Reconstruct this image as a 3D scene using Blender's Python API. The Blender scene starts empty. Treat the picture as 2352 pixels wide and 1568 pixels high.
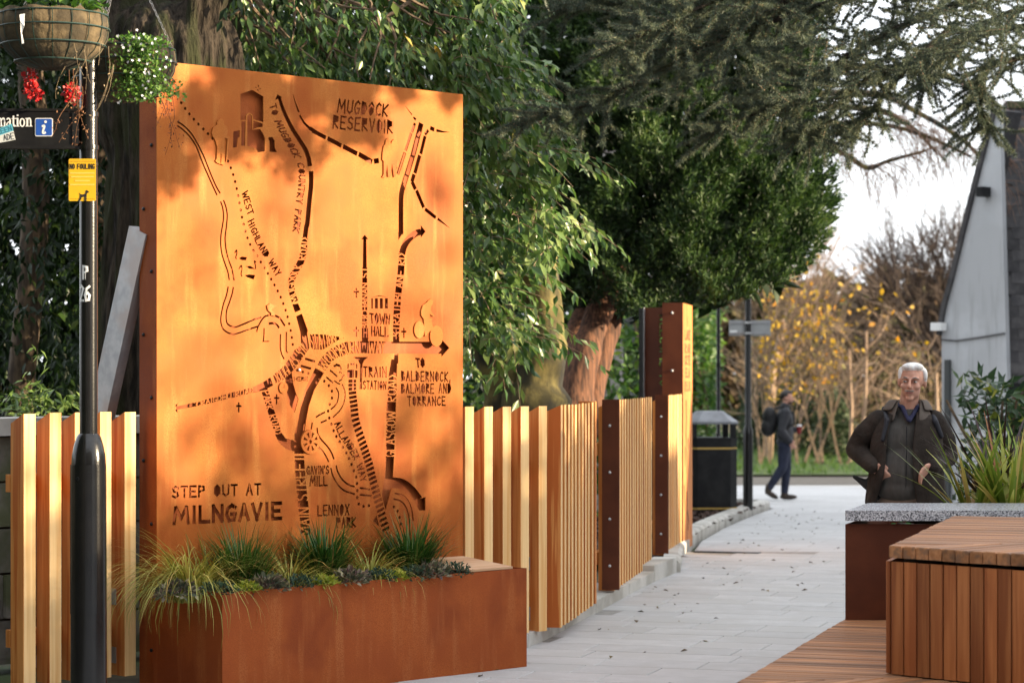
import bpy, math, random
import numpy as np
from mathutils import Vector, Matrix
from mathutils.geometry import delaunay_2d_cdt
random.seed(11); rng = np.random.default_rng(11)
S = bpy.context.scene; C = S.collection
R = math.radians

# ------------------------------------------------------------------ camera
EYE = 1.70; FPX = 5556.0; CX = 1176.0; HY = 851.0       # 85 mm lens, horizon a little below the middle
cam = bpy.data.cameras.new('camera'); camo = bpy.data.objects.new('camera', cam); C.objects.link(camo)
camo.location = (0, 0, EYE); camo.rotation_euler = (R(90), 0, 0)
cam.sensor_width = 36; cam.lens = FPX / 2352 * 36; cam.shift_y = 67 / 2352
cam.clip_start = .1; cam.clip_end = 900
cam.dof.use_dof = True; cam.dof.focus_distance = 12.9; cam.dof.aperture_fstop = 3.6; cam.dof.aperture_blades = 8
S.camera = camo

# ------------------------------------------------------------------ sun and sky
SUN_EL = R(11.0)
SDX, SDY = .972, -.235                                   # horizontal direction towards the sun
_l = math.hypot(SDX, SDY); SDX /= _l; SDY /= _l
sund = Vector((SDX*math.cos(SUN_EL), SDY*math.cos(SUN_EL), math.sin(SUN_EL)))
sl = bpy.data.lights.new('sun', 'SUN'); slo = bpy.data.objects.new('sun', sl); C.objects.link(slo)
sl.energy = 5.0; sl.angle = R(.6); sl.color = (1.0, .81, .55)
slo.rotation_euler = (-sund).to_track_quat('-Z', 'Y').to_euler(); slo.location = (30, -5, 12)
W = bpy.data.worlds.new('World'); S.world = W; W.use_nodes = True
nt = W.node_tree; nt.nodes.clear()
def wn(t, **k):
    n = nt.nodes.new(t)
    for a, b in k.items(): setattr(n, a, b)
    return n
sky = wn('ShaderNodeTexSky', sky_type='NISHITA', sun_disc=False)
sky.sun_elevation = SUN_EL; sky.sun_rotation = math.atan2(SDX, SDY); sky.air_density = 1.0; sky.dust_density = 2.5; sky.ozone_density = 1.0
tc = wn('ShaderNodeTexCoord'); mp = wn('ShaderNodeMapping'); mp.inputs['Scale'].default_value = (1.2, 1.2, 4.5)
cn = wn('ShaderNodeTexNoise'); cn.inputs['Scale'].default_value = 2.2; cn.inputs['Detail'].default_value = 6; cn.inputs['Roughness'].default_value = .55
cr = wn('ShaderNodeMapRange'); cr.inputs[1].default_value = .30; cr.inputs[2].default_value = .62; cr.inputs[3].default_value = .45; cr.inputs[4].default_value = .95
mx = wn('ShaderNodeMix', data_type='RGBA'); mx.inputs[7].default_value = (8.6, 8.9, 9.4, 1)
bg = wn('ShaderNodeBackground'); bg.inputs[1].default_value = .085
ow = wn('ShaderNodeOutputWorld')
L = nt.links.new
L(tc.outputs['Generated'], mp.inputs[0]); L(mp.outputs[0], cn.inputs['Vector']); L(cn.outputs[0], cr.inputs[0])
L(cr.outputs[0], mx.inputs[0]); L(sky.outputs[0], mx.inputs[6]); L(mx.outputs[2], bg.inputs[0]); L(bg.outputs[0], ow.inputs[0])
S.view_settings.view_transform = 'Standard'; S.view_settings.look = 'None'; S.view_settings.gamma = 1
S.view_settings.use_curve_mapping = False; S.view_settings.exposure = 1.62
S.render.engine = 'CYCLES'; S.cycles.max_bounces = 6; S.cycles.transparent_max_bounces = 4; S.cycles.use_denoising = True
S.cycles.sample_clamp_indirect = 6

# ------------------------------------------------------------------ helpers
def P(x, y, Y): return Vector(((x-CX)/FPX*Y, Y, EYE-(y-HY)/FPX*Y))          # a point at depth Y on the ray of a place in the photo
def G(x, y, z=0.0):                                                          # where that ray meets height z
    Y = (EYE-z)*FPX/(y-HY); return Vector(((x-CX)/FPX*Y, Y, z))
def tag(o, label=None, cat=None, group=None, kind=None):
    if label: o['label'] = label
    if cat: o['category'] = cat
    if group: o['group'] = group
    if kind: o['kind'] = kind
    return o
def thing(name, label, cat, loc=(0, 0, 0), rz=0, group=None):
    o = bpy.data.objects.new(name, None); C.objects.link(o); o.location = loc; o.rotation_euler = (0, 0, rz); o.empty_display_size = .1
    return tag(o, label, cat, group)
def link(name, me, mat=None, parent=None, loc=None, rot=None):
    o = bpy.data.objects.new(name, me); C.objects.link(o)
    if mat is not None and len(me.materials) == 0: me.materials.append(mat)
    if parent is not None: o.parent = parent
    if loc is not None: o.location = loc
    if rot is not None: o.rotation_euler = rot
    return o
def np_mesh(name, v, f, smooth=False, tint=None):
    """v (N,3), f (M,k) arrays of equal-size faces"""
    me = bpy.data.meshes.new(name); v = np.asarray(v, 'f4'); f = np.asarray(f, 'i4'); M, k = f.shape
    me.vertices.add(len(v)); me.vertices.foreach_set('co', v.ravel())
    me.loops.add(M*k); me.loops.foreach_set('vertex_index', f.ravel())
    me.polygons.add(M); me.polygons.foreach_set('loop_start', np.arange(0, M*k, k, dtype='i4'))
    me.update(calc_edges=True)
    if smooth: me.polygons.foreach_set('use_smooth', np.ones(M, bool))
    if tint is not None:
        a = me.attributes.new('tint', 'FLOAT', 'POINT'); a.data.foreach_set('value', np.asarray(tint, 'f4'))
    me.validate(); return me

class MB:
    def __init__(s): s.v = []; s.f = []
    def add(s, vs, fs):
        b = len(s.v); s.v += [tuple(p) for p in vs]; s.f += [tuple(i+b for i in f) for f in fs]; return s
    def box(s, c, d, rz=0, M=None):
        x, y, z = (q/2 for q in d); vs = [Vector((a*x, b*y, e*z)) for e in (-1, 1) for a, b in ((-1, -1), (1, -1), (1, 1), (-1, 1))]
        m = M if M is not None else Matrix.Rotation(rz, 3, 'Z'); c = Vector(c)
        return s.add([m @ v + c for v in vs], [(3, 2, 1, 0), (4, 5, 6, 7), (0, 1, 5, 4), (1, 2, 6, 5), (2, 3, 7, 6), (3, 0, 4, 7)])
    def prism(s, poly, z0, z1, M=None, zt=None):
        """polygon (x,y) counter-clockwise, extruded z0..z1; zt(x,y) may give a top height"""
        n = len(poly); vs = [Vector((x, y, z0)) for x, y in poly] + [Vector((x, y, z1 if zt is None else zt(x, y))) for x, y in poly]
        if M is not None: vs = [M @ v for v in vs]
        return s.add(vs, [tuple(range(n-1, -1, -1)), tuple(range(n, 2*n))] + [(i, (i+1) % n, (i+1) % n+n, i+n) for i in range(n)])
    def cbox(s, x0, x1, y0, y1, z0, z1, c=.003, zt=None):
        return s.prism([(x0+c, y0), (x1-c, y0), (x1, y0+c), (x1, y1-c), (x1-c, y1), (x0+c, y1), (x0, y1-c), (x0, y0+c)], z0, z1, zt=zt)
    def tube(s, pts, rad, n=8, cap=True):
        pts = [Vector(p) for p in pts]
        if not hasattr(rad, '__len__'): rad = [rad]*len(pts)
        b = len(s.v); up = None
        for i, p in enumerate(pts):
            t = (pts[min(i+1, len(pts)-1)]-pts[max(i-1, 0)])
            if t.length < 1e-9: t = Vector((0, 0, 1))
            t.normalize()
            if up is None: up = t.orthogonal().normalized()
            u = up - t*up.dot(t)
            u = u.normalized() if u.length > 1e-6 else t.orthogonal().normalized()
            up = u; w = t.cross(u)
            for k in range(n):
                a = 2*math.pi*k/n; s.v.append(tuple(p+(u*math.cos(a)+w*math.sin(a))*rad[i]))
        for i in range(len(pts)-1):
            for k in range(n):
                k2 = (k+1) % n; s.f.append((b+i*n+k, b+i*n+k2, b+(i+1)*n+k2, b+(i+1)*n+k))
        if cap and n > 2:
            s.f.append(tuple(b+k for k in range(n-1, -1, -1))); e = b+(len(pts)-1)*n; s.f.append(tuple(e+k for k in range(n)))
        return s
    def lathe(s, prof, n=24, c=(0, 0, 0), cap=True):
        b = len(s.v); c = Vector(c)
        for r, z in prof:
            for k in range(n): a = 2*math.pi*k/n; s.v.append((c.x+r*math.cos(a), c.y+r*math.sin(a), c.z+z))
        for i in range(len(prof)-1):
            for k in range(n): k2 = (k+1) % n; s.f.append((b+i*n+k, b+i*n+k2, b+(i+1)*n+k2, b+(i+1)*n+k))
        if cap:
            s.f.append(tuple(b+k for k in range(n-1, -1, -1))); e = b+(len(prof)-1)*n; s.f.append(tuple(e+k for k in range(n)))
        return s
    def ell(s, c, r, n=14, m=9, M=None):
        c = Vector(c); r = (r, r, r) if not hasattr(r, '__len__') else r; b = len(s.v)
        def put(x, y, z):
            v = Vector((x*r[0], y*r[1], z*r[2])); v = M @ v if M is not None else v; s.v.append(tuple(c+v))
        put(0, 0, -1)
        for i in range(1, m):
            t = -math.pi/2+math.pi*i/m
            for k in range(n): a = 2*math.pi*k/n; put(math.cos(t)*math.cos(a), math.cos(t)*math.sin(a), math.sin(t))
        put(0, 0, 1); e = len(s.v)-1
        for k in range(n):
            k2 = (k+1) % n; s.f.append((b, b+1+k2, b+1+k)); s.f.append((e, e-n+k, e-n+k2))
            for i in range(m-2): q = b+1+i*n; s.f.append((q+k, q+k2, q+n+k2, q+n+k))
        return s
    def mesh(s, name, smooth=False, sharp=None):
        me = bpy.data.meshes.new(name); me.from_pydata(s.v, [], s.f); me.update()
        if smooth:
            me.polygons.foreach_set('use_smooth', [True]*len(me.polygons))
            if sharp: me.set_sharp_from_angle(angle=R(sharp))
        return me
    def build(s, name, mat, parent=None, smooth=False, sharp=40, loc=None, rot=None):
        return link(name, s.mesh(name, smooth, sharp), mat, parent, loc, rot)

def catmull(pts, n=6):
    pts = [np.array(p, float) for p in pts]
    if len(pts) < 3: return [tuple(p) for p in pts]
    q = [2*pts[0]-pts[1]]+pts+[2*pts[-1]-pts[-2]]; out = []
    for i in range(1, len(q)-2):
        for k in range(n):
            t = k/n; a, b, c, d = q[i-1:i+3]
            out.append(tuple(.5*((2*b)+(c-a)*t+(2*a-5*b+4*c-d)*t*t+(3*b-a-3*c+d)*t**3)))
    out.append(tuple(pts[-1])); return out

# ------------------------------------------------------------------ materials
MATS = {}
def pmat(name, c1, c2=None, scale=6, stretch=(1, 1, 1), detail=5, rough=.6, rough2=None, bump=0, bdist=.01, bscale=None, metal=0, spec=.5,
         rnd=0, c3=None, scale3=1.2, lo=.35, hi=.65, fine=None, fscale=180, streak=None, sstretch=(9, 9, .6), coat=0, lo3=.45, hi3=.62, bstr=None):
    if name in MATS: return MATS[name]
    m = bpy.data.materials.new(name); m.use_nodes = True; t = m.node_tree; N = t.nodes; K = t.links.new; b = N['Principled BSDF']
    tc = N.new('ShaderNodeTexCoord'); oi = N.new('ShaderNodeObjectInfo')
    off = N.new('ShaderNodeVectorMath'); off.operation = 'SCALE'; off.inputs[0].default_value = (37.1, 21.7, 53.3); K(oi.outputs['Random'], off.inputs['Scale'])
    ad = N.new('ShaderNodeVectorMath'); ad.operation = 'ADD'; K(tc.outputs['Object'], ad.inputs[0]); K(off.outputs[0], ad.inputs[1])
    def noise(sc, st, det=5, ro=.55):
        mp = N.new('ShaderNodeMapping'); mp.inputs['Scale'].default_value = st; K(ad.outputs[0], mp.inputs[0])
        n = N.new('ShaderNodeTexNoise'); n.inputs['Scale'].default_value = sc; n.inputs['Detail'].default_value = det; n.inputs['Roughness'].default_value = ro
        K(mp.outputs[0], n.inputs['Vector']); return n.outputs[0]
    def rmp(src, a, e):
        r = N.new('ShaderNodeMapRange'); r.interpolation_type = 'SMOOTHSTEP'; r.inputs[1].default_value = a; r.inputs[2].default_value = e; K(src, r.inputs[0]); return r.outputs[0]
    def mix(f, a, e, bt='MIX'):
        x = N.new('ShaderNodeMix'); x.data_type = 'RGBA'; x.blend_type = bt
        for i, q in ((0, f), (6, a), (7, e)):
            if isinstance(q, (int, float)): x.inputs[i].default_value = q
            elif isinstance(q, tuple): x.inputs[i].default_value = (*q[:3], 1)
            else: K(q, x.inputs[i])
        return x.outputs[2]
    n1 = noise(scale, stretch, detail)
    col = mix(rmp(n1, lo, hi), c1, c2 or c1)
    if c3: col = mix(rmp(noise(scale3, stretch if streak is None else (1, 1, 1), 4), lo3, hi3), col, c3)
    if streak: col = mix(rmp(noise(3.0, sstretch, 4), .5, .75), col, streak)
    if fine: col = mix(rmp(noise(fscale, (1, 1, 1), 2), .42, .62), col, fine)
    if rnd:
        hv = N.new('ShaderNodeHueSaturation'); r = N.new('ShaderNodeMapRange'); r.inputs[3].default_value = 1-rnd; r.inputs[4].default_value = 1+rnd
        K(oi.outputs['Random'], r.inputs[0]); K(r.outputs[0], hv.inputs['Value']); K(col, hv.inputs['Color']); col = hv.outputs[0]
    K(col, b.inputs['Base Color']); b.inputs['Roughness'].default_value = rough; b.inputs['Metallic'].default_value = metal
    b.inputs['Specular IOR Level'].default_value = spec; b.inputs['Coat Weight'].default_value = coat
    if rough2 is not None:
        r = N.new('ShaderNodeMapRange'); r.inputs[1].default_value = .3; r.inputs[2].default_value = .7; r.inputs[3].default_value = rough; r.inputs[4].default_value = rough2
        K(n1, r.inputs[0]); K(r.outputs[0], b.inputs['Roughness'])
    if bump:
        bn = noise(bscale or scale*4, bstr or stretch, 6); bp = N.new('ShaderNodeBump'); bp.inputs['Strength'].default_value = bump; bp.inputs['Distance'].default_value = bdist
        K(bn, bp.inputs['Height']); K(bp.outputs[0], b.inputs['Normal'])
    MATS[name] = m; return m
def plain(name, c, rough=.5, metal=0, spec=.5, coat=0):
    if name in MATS: return MATS[name]
    m = bpy.data.materials.new(name); m.use_nodes = True; b = m.node_tree.nodes['Principled BSDF']
    b.inputs['Base Color'].default_value = (*c, 1); b.inputs['Roughness'].default_value = rough; b.inputs['Metallic'].default_value = metal
    b.inputs['Specular IOR Level'].default_value = spec; b.inputs['Coat Weight'].default_value = coat
    MATS[name] = m; return m
def leafmat(name, stops, rough=.42, trans=.3, spec=.3):
    """colours by each leaf's own tint; thin leaves let some light through"""
    m = bpy.data.materials.new(name); m.use_nodes = True; t = m.node_tree; N = t.nodes; K = t.links.new; b = N['Principled BSDF']
    at = N.new('ShaderNodeAttribute'); at.attribute_name = 'tint'; ra = N.new('ShaderNodeValToRGB'); e = ra.color_ramp.elements
    for i, (p, c) in enumerate(stops):
        q = e[i] if i < 2 else e.new(p); q.position = p; q.color = (*c, 1)
    K(at.outputs['Fac'], ra.inputs[0]); K(ra.outputs[0], b.inputs['Base Color']); b.inputs['Roughness'].default_value = rough; b.inputs['Specular IOR Level'].default_value = spec
    if trans:
        tr = N.new('ShaderNodeBsdfTranslucent'); ms = N.new('ShaderNodeMixShader'); ms.inputs[0].default_value = trans
        hs = N.new('ShaderNodeHueSaturation'); hs.inputs['Saturation'].default_value = 1.1; hs.inputs['Value'].default_value = 1.5
        K(ra.outputs[0], hs.inputs['Color']); K(hs.outputs[0], tr.inputs[0])
        K(b.outputs[0], ms.inputs[1]); K(tr.outputs[0], ms.inputs[2]); K(ms.outputs[0], N['Material Output'].inputs[0])
    MATS[name] = m; return m

M_CORTEN = pmat('weathered_steel', (.36, .090, .009), (.47, .165, .029), scale=1.8, stretch=(1, 1, .9), rough=.62, rough2=.75, bump=.10, bscale=160, c3=(.30, .062, .006), scale3=1.6, streak=(.48, .185, .04), sstretch=(4, 4, .5), fine=(.34, .092, .013), fscale=260, spec=.22)
M_CORTEN2 = pmat('planter_steel', (.29, .062, .012), (.37, .095, .02), scale=3.2, rough=.6, rough2=.75, bump=.12, bscale=140, c3=(.21, .043, .01), scale3=1.7, streak=(.39, .125, .035), sstretch=(5, 5, .5), fine=(.26, .056, .011), fscale=300, spec=.22)
M_STEELBR = pmat('brown_steel', (.085, .021, .008), (.115, .03, .011), scale=4, spec=.25, rough=.55, bump=.08, bscale=120, rnd=.15)
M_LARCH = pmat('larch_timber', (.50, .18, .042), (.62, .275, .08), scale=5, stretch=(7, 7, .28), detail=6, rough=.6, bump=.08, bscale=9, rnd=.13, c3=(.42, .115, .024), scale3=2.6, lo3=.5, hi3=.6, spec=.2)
M_LARCHF = pmat('larch_sunlit_grain', (.70, .43, .18), (.80, .55, .27), scale=5, stretch=(9, 9, .22), detail=6, rough=.6, bump=.06, bscale=9, rnd=.06, c3=(.66, .36, .13), scale3=2.6, lo3=.52, hi3=.64, spec=.2)  # pale straight grain of slat fronts, with sunlit brightness put into the colour
M_DECK = pmat('deck_timber', (.27, .115, .045), (.38, .18, .08), scale=5, stretch=(.35, 8, 8), detail=6, rough=.6, bump=.12, bscale=9, rnd=.28, c3=(.19, .10, .055), scale3=3.0, spec=.3)
M_CLAD = pmat('cladding_timber', (.30, .098, .03), (.40, .15, .05), scale=5, stretch=(8, 8, .35), detail=6, rough=.55, bump=.10, bscale=9, rnd=.22, c3=(.23, .068, .02), scale3=2.4, spec=.3)
M_GREEN_OAK = pmat('oak_post', (.50, .18, .05), (.62, .27, .085), scale=4, stretch=(8, 8, .3), detail=6, rough=.65, bump=.2, bscale=8, c3=(.36, .10, .025), scale3=3.5, spec=.25)
M_PAVER = pmat('paver_stone', (.43, .425, .42), (.50, .495, .49), scale=7, rough=.75, bump=.10, bscale=160, rnd=.06, fine=(.38, .375, .37), fscale=240, c3=(.42, .41, .395), scale3=2.0)
M_JOINT = pmat('joint_sand', (.22, .21, .195), (.30, .285, .26), scale=20, rough=.95)
M_CONC = pmat('concrete', (.46, .44, .40), (.56, .54, .50), scale=5, rough=.85, bump=.12, bscale=70, c3=(.33, .31, .27), scale3=2.5, rnd=.08)
M_GRAN = pmat('speckled_granite', (.05, .055, .065), (.62, .63, .66), scale=95, detail=2, rough=.25, lo=.42, hi=.56, fine=(.30, .31, .34), fscale=150)
M_BLACK = pmat('black_paint', (.007, .007, .008), (.012, .012, .012), scale=8, rough=.2, spec=.5, bump=.05, bscale=90, fine=(.014, .013, .012), fscale=160)
M_BLACKM = pmat('black_enamel', (.009, .009, .01), (.018, .018, .018), scale=5, rough=.5, spec=.18, bump=.04, bscale=60)
M_GALV = pmat('galvanised_steel', (.33, .335, .35), (.44, .44, .45), scale=14, rough=.45, metal=.55, c3=(.38, .33, .31), scale3=3)
M_BOLT = plain('dark_bolt', (.02, .02, .022), .35, .6)
M_ZINC = plain('zinc_bolt', (.55, .55, .55), .4, .5)
M_WHITE = plain('white_paint', (.8, .8, .78), .5)
M_BARK = pmat('rough_bark', (.012, .010, .008), (.055, .043, .032), scale=6, stretch=(4, 4, .8), detail=9, rough=.95, bump=1.0, bdist=.05, bscale=7, bstr=(3.5, 3.5, .7), c3=(.032, .034, .016), scale3=1.6, spec=.15)
M_BARKL = pmat('grey_bark', (.045, .03, .02), (.13, .09, .055), scale=9, stretch=(3, 3, .7), detail=8, rough=.9, bump=.8, bscale=10)
M_MOSS = pmat('mossy_bark', (.06, .05, .018), (.20, .16, .05), scale=5, stretch=(1.5, 1.5, .9), detail=7, rough=.9, bump=.7, bscale=14, c3=(.035, .032, .022), scale3=2.6)
M_YEWBK = pmat('red_bark', (.04, .018, .011), (.17, .075, .04), scale=6, stretch=(6, 6, .5), detail=7, rough=.9, bump=.8, bscale=8)
M_TWIG = pmat('twig_bark', (.10, .07, .045), (.19, .13, .08), scale=20, rough=.85)
M_TWIGP = pmat('pale_twig', (.26, .17, .11), (.36, .25, .17), scale=20, rough=.85)
M_SOIL = pmat('soil', (.02, .014, .01), (.05, .034, .022), scale=40, rough=.95, bump=.8, bscale=60)
M_MULCH = pmat('bark_mulch', (.025, .014, .01), (.085, .04, .025), scale=38, rough=.95, bump=1.0, bscale=50)
M_STONE = pmat('field_stone', (.11, .10, .085), (.20, .185, .16), scale=6, rough=.9, bump=.5, bscale=22, rnd=.2, c3=(.09, .10, .05), scale3=2.4)
# ------------------------------------------------------------------ ground, path, kerbs, bed, road, verge
def zt(Y): return 0.0 if Y < 24 else (-.025*(Y-24) if Y < 50 else (-.65 if Y < 54 else min(.5, -.65+.05*(Y-54))))
E1 = Vector((.30, .954, 0)).normalized(); E2 = Vector((E1.y, -E1.x, 0))         # paving directions: along and across
D2 = Vector((.1705, .9854, 0)).normalized(); N2 = Vector((D2.y, -D2.x, 0))      # fence along the path, and its face towards the path
F0 = Vector((.306, 15.2, 0))                                                    # start of that fence
def strip_sheet(name, left, right, mat, dz=0.0, nx=6):
    """left/right: lists of (x,y) with equal length; height follows the terrain"""
    v = []; f = []
    for (a, b), (c, d) in zip(left, right):
        for k in range(nx+1):
            t = k/nx; x = a+(c-a)*t; y = b+(d-b)*t; v.append((x, y, zt(y)+dz))
    for i in range(len(left)-1):
        for k in range(nx): q = i*(nx+1)+k; f.append((q, q+1, q+nx+2, q+nx+1))
    me = bpy.data.meshes.new(name); me.from_pydata(v, [], f); return tag(link(name, me, mat), kind='structure')
M_EARTH = pmat('garden_earth', (.045, .035, .02), (.075, .06, .03), scale=3, rough=.95, bump=.5, bscale=30, c3=(.05, .075, .02), scale3=.8)
ys = [-30, 0, 12, 24, 30, 36, 42, 50, 54, 60, 70, 90, 140, 400]
strip_sheet('ground', [(-200, y) for y in ys], [(200, y) for y in ys], M_EARTH, -.06, 8)
# brick-patterned paving beyond the single pavers
mpav = bpy.data.materials.new('far_paving'); mpav.use_nodes = True
t_ = mpav.node_tree; N_ = t_.nodes; b_ = N_['Principled BSDF']; b_.inputs['Roughness'].default_value = .78
tc_ = N_.new('ShaderNodeTexCoord'); mp_ = N_.new('ShaderNodeMapping'); mp_.inputs['Rotation'].default_value = (0, 0, math.atan2(.30, .954)); br_ = N_.new('ShaderNodeTexBrick')
br_.inputs['Color1'].default_value = (.45, .445, .44, 1); br_.inputs['Color2'].default_value = (.50, .495, .49, 1); br_.inputs['Mortar'].default_value = (.33, .32, .30, 1)
br_.inputs['Scale'].default_value = 1; br_.inputs['Mortar Size'].default_value = .006; br_.inputs['Brick Width'].default_value = .62; br_.inputs['Row Height'].default_value = .35
nz_ = N_.new('ShaderNodeTexNoise'); nz_.inputs['Scale'].default_value = 1.3; nz_.inputs['Detail'].default_value = 8
mr_ = N_.new('ShaderNodeMapRange'); mr_.inputs[1].default_value = .3; mr_.inputs[2].default_value = .7; mr_.inputs[3].default_value = .86; mr_.inputs[4].default_value = 1.06
hv_ = N_.new('ShaderNodeHueSaturation')
t_.links.new(tc_.outputs['Object'], mp_.inputs[0]); t_.links.new(mp_.outputs[0], br_.inputs['Vector']); t_.links.new(tc_.outputs['Object'], nz_.inputs['Vector'])
t_.links.new(nz_.outputs[0], mr_.inputs[0]); t_.links.new(mr_.outputs[0], hv_.inputs['Value']); t_.links.new(br_.outputs['Color'], hv_.inputs['Color']); t_.links.new(hv_.outputs[0], b_.inputs['Base Color'])
KERB = catmull([(1.42, 20.4), (1.62, 22.6), (2.1, 26), (2.85, 30.4), (3.72, 34.9)], 5)
pl = [(-3.0, -25), (-3.0, 2), (-3.0, 8), (-2.6, 12.0), (-.9, 14.6), (-.3, 15.1), (.3, 18), (.9, 20.4)] + [(x+.05, y) for x, y in KERB[4::4]] + [(3.3, 36.2), (3.0, 40), (2.4, 50)]
pr = [(14, y) for x, y in pl]
path = strip_sheet('path', pl, pr, mpav, -.012, 4)
sandp = [(-2.2, 12.0), (-.7, 14.4), (0, 15.6), (.5, 18.5), (.95, 20.6), (1.3, 22.8)]
strip_sheet('jointing_sand', sandp, [(5, y) for x, y in sandp], M_JOINT, -.005, 2)
def paver_mesh(L, Wd, T=.03, c=.004):
    l, w = L/2, Wd/2; v = [(-l, -w, -T), (l, -w, -T), (l, w, -T), (-l, w, -T), (-l, -w, -c), (l, -w, -c), (l, w, -c), (-l, w, -c), (-l+c, -w+c, 0), (l-c, -w+c, 0), (l-c, w-c, 0), (-l+c, w-c, 0)]
    f = [(8, 9, 10, 11)]
    for a in (0, 4):
        for i in range(4): f.append((a+i, a+(i+1) % 4, a+4+(i+1) % 4, a+4+i))
    me = bpy.data.meshes.new('paver'); me.from_pydata(v, [], f); me.materials.append(M_PAVER); return me
PITCH = .35; JG = .007; plens = [.45, .6, .75, .9]; pmesh = {q: paver_mesh(q-JG, PITCH-JG) for q in plens}
rot_p = math.atan2(E2.y, E2.x); npav = 0
for row in range(28, 76):
    a = row*PITCH; b = -9+random.random()*.7
    while b < 3.5:
        q = random.choice(plens); c = E1*a+E2*(b+q/2); b += q
        if not (12.6 < c.y < 22.5): continue
        xp = CX+FPX*c.x/c.y; yp = HY+FPX*EYE/c.y
        lim = 1960 if yp < 1425 else 1945-(yp-1417)*1.69
        lo = 1217-(yp-1529)*8.3 if yp > 1529 else 1217+(1529-yp)*1.55
        if c.x < (-.7 if c.y < 15 else -.15+(c.y-15)*.173) or xp < lo-110 or xp-.5*q*FPX/c.y > lim+12: continue
        link('paver', pmesh[q], None, path, (c.x, c.y, random.uniform(-.001, .001)), (random.uniform(-.002, .002), random.uniform(-.0015, .0015), rot_p)); npav += 1
print('pavers', npav)
# planting bed with bark mulch behind a stone kerb
bed = strip_sheet('mulch_bed', [(1.35-.9, 21.2)]+[(x-3.4, y) for x, y in KERB[3::2]]+[(.4, 36)], [(1.55, 21.2)]+[(x-.1, y) for x, y in KERB[3::2]]+[(3.2, 36)], M_MULCH, .07, 6)
kerb = tag(bpy.data.objects.new('kerb', None), kind='structure'); C.objects.link(kerb)
KB2 = KERB+[(3.30, 36.0), (3.05, 37.2)]; KN = []
for i in range(len(KB2)):
    a = Vector(KB2[max(i-1, 0)]); b = Vector(KB2[min(i+1, len(KB2)-1)]); d = (b-a).normalized(); KN.append(Vector((-d.y, d.x)))
for i in range(0, len(KB2)-1):
    q = []
    for j, sh in ((i, .004), (i+1, -.004)):
        p = Vector(KB2[j]); d = (Vector(KB2[i+1])-Vector(KB2[i])).normalized(); p = p+d*sh; z = zt(p.y); n_ = KN[j]
        for o_, h_ in ((0, -.1), (.0, .075), (.03, .105), (.15, .11), (.15, -.1)): q.append((p.x+n_.x*o_, p.y+n_.y*o_, z+h_))
    MB().add(q, [(0, 5, 6, 1), (1, 6, 7, 2), (2, 7, 8, 3), (3, 8, 9, 4), (4, 3, 2, 1, 0), (5, 6, 7, 8, 9)]).build('kerb_stone', M_CONC, kerb)
# mulch chips
n = 2600; i_ = rng.integers(3, len(KERB)-1, n); kx = np.array(KERB)[i_]; bx = kx[:, 0]-.12-rng.random(n)**1.5*1.8; by = kx[:, 1]+rng.normal(0, .5, n)
by = np.clip(by, 21.3, 35.8)
def chips(name, X, Y, Z, size, mat, parent=None, flat=.25, tint=None, amp=1.0):
    n = len(X); a = rng.random(n)*6.28; s = size*(.5+rng.random(n)); tl = (rng.random((n, 2))-.5)*amp
    u = np.stack([np.cos(a), np.sin(a), tl[:, 0]], 1)*s[:, None]; w = np.stack([-np.sin(a), np.cos(a), tl[:, 1]], 1)*(s*(.35+.3*rng.random(n)))[:, None]
    c = np.stack([X, Y, Z], 1); up = np.zeros((n, 3)); up[:, 2] = s*flat
    v = np.stack([c-u, c+w+up, c+u, c-w+up], 1).reshape(-1, 3); f = np.arange(4*n).reshape(n, 4)
    return link(name, np_mesh(name, v, f, tint=None if tint is None else np.repeat(tint, 4)), mat, parent)
tag(chips('bark_chips', bx, by, np.array([zt(q) for q in by])+.075, .045, M_MULCH, amp=.8), 'dark brown bark chips covering the planting bed behind the kerb', 'bark chips', kind='stuff')
# fallen leaves on the paving
M_LITTER = leafmat('leaf_litter', [(0, (.07, .035, .015)), (.4, (.12, .07, .025)), (.7, (.05, .045, .02)), (1, (.22, .15, .03))], .7, 0)
lx = []; ly = []
while len(lx) < 120:
    y = random.uniform(13, 34); e = 1.42+(y-20.4)*.16 if y > 20.4 else .31+(y-15.2)*.173 if y > 15.2 else -.3
    x = e+.12+abs(random.gauss(0, 1))**1.5*.75 if y < 20.4 else e+.08+abs(random.gauss(0, 1))*.7
    if x < e+4: lx.append(x); ly.append(y)
lx = np.array(lx); ly = np.array(ly)
tag(chips('fallen_leaves', lx, ly, np.array([zt(q) for q in ly])+.004, .02, M_LITTER, flat=.35, tint=rng.random(120), amp=.5), 'small dry leaves and bits of twig scattered over the pale paving', 'leaves', kind='stuff')
# drain slot in the paving
dr = G(1675, 1268); tag(MB().box((0, 0, 0), (.62, .12, .01)).build('drain_cover', M_BLACKM, None, loc=(dr.x-.02, dr.y, .002), rot=(0, 0, rot_p)), 'narrow dark drain slot set in the paving near the kerb', 'drain')
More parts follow.
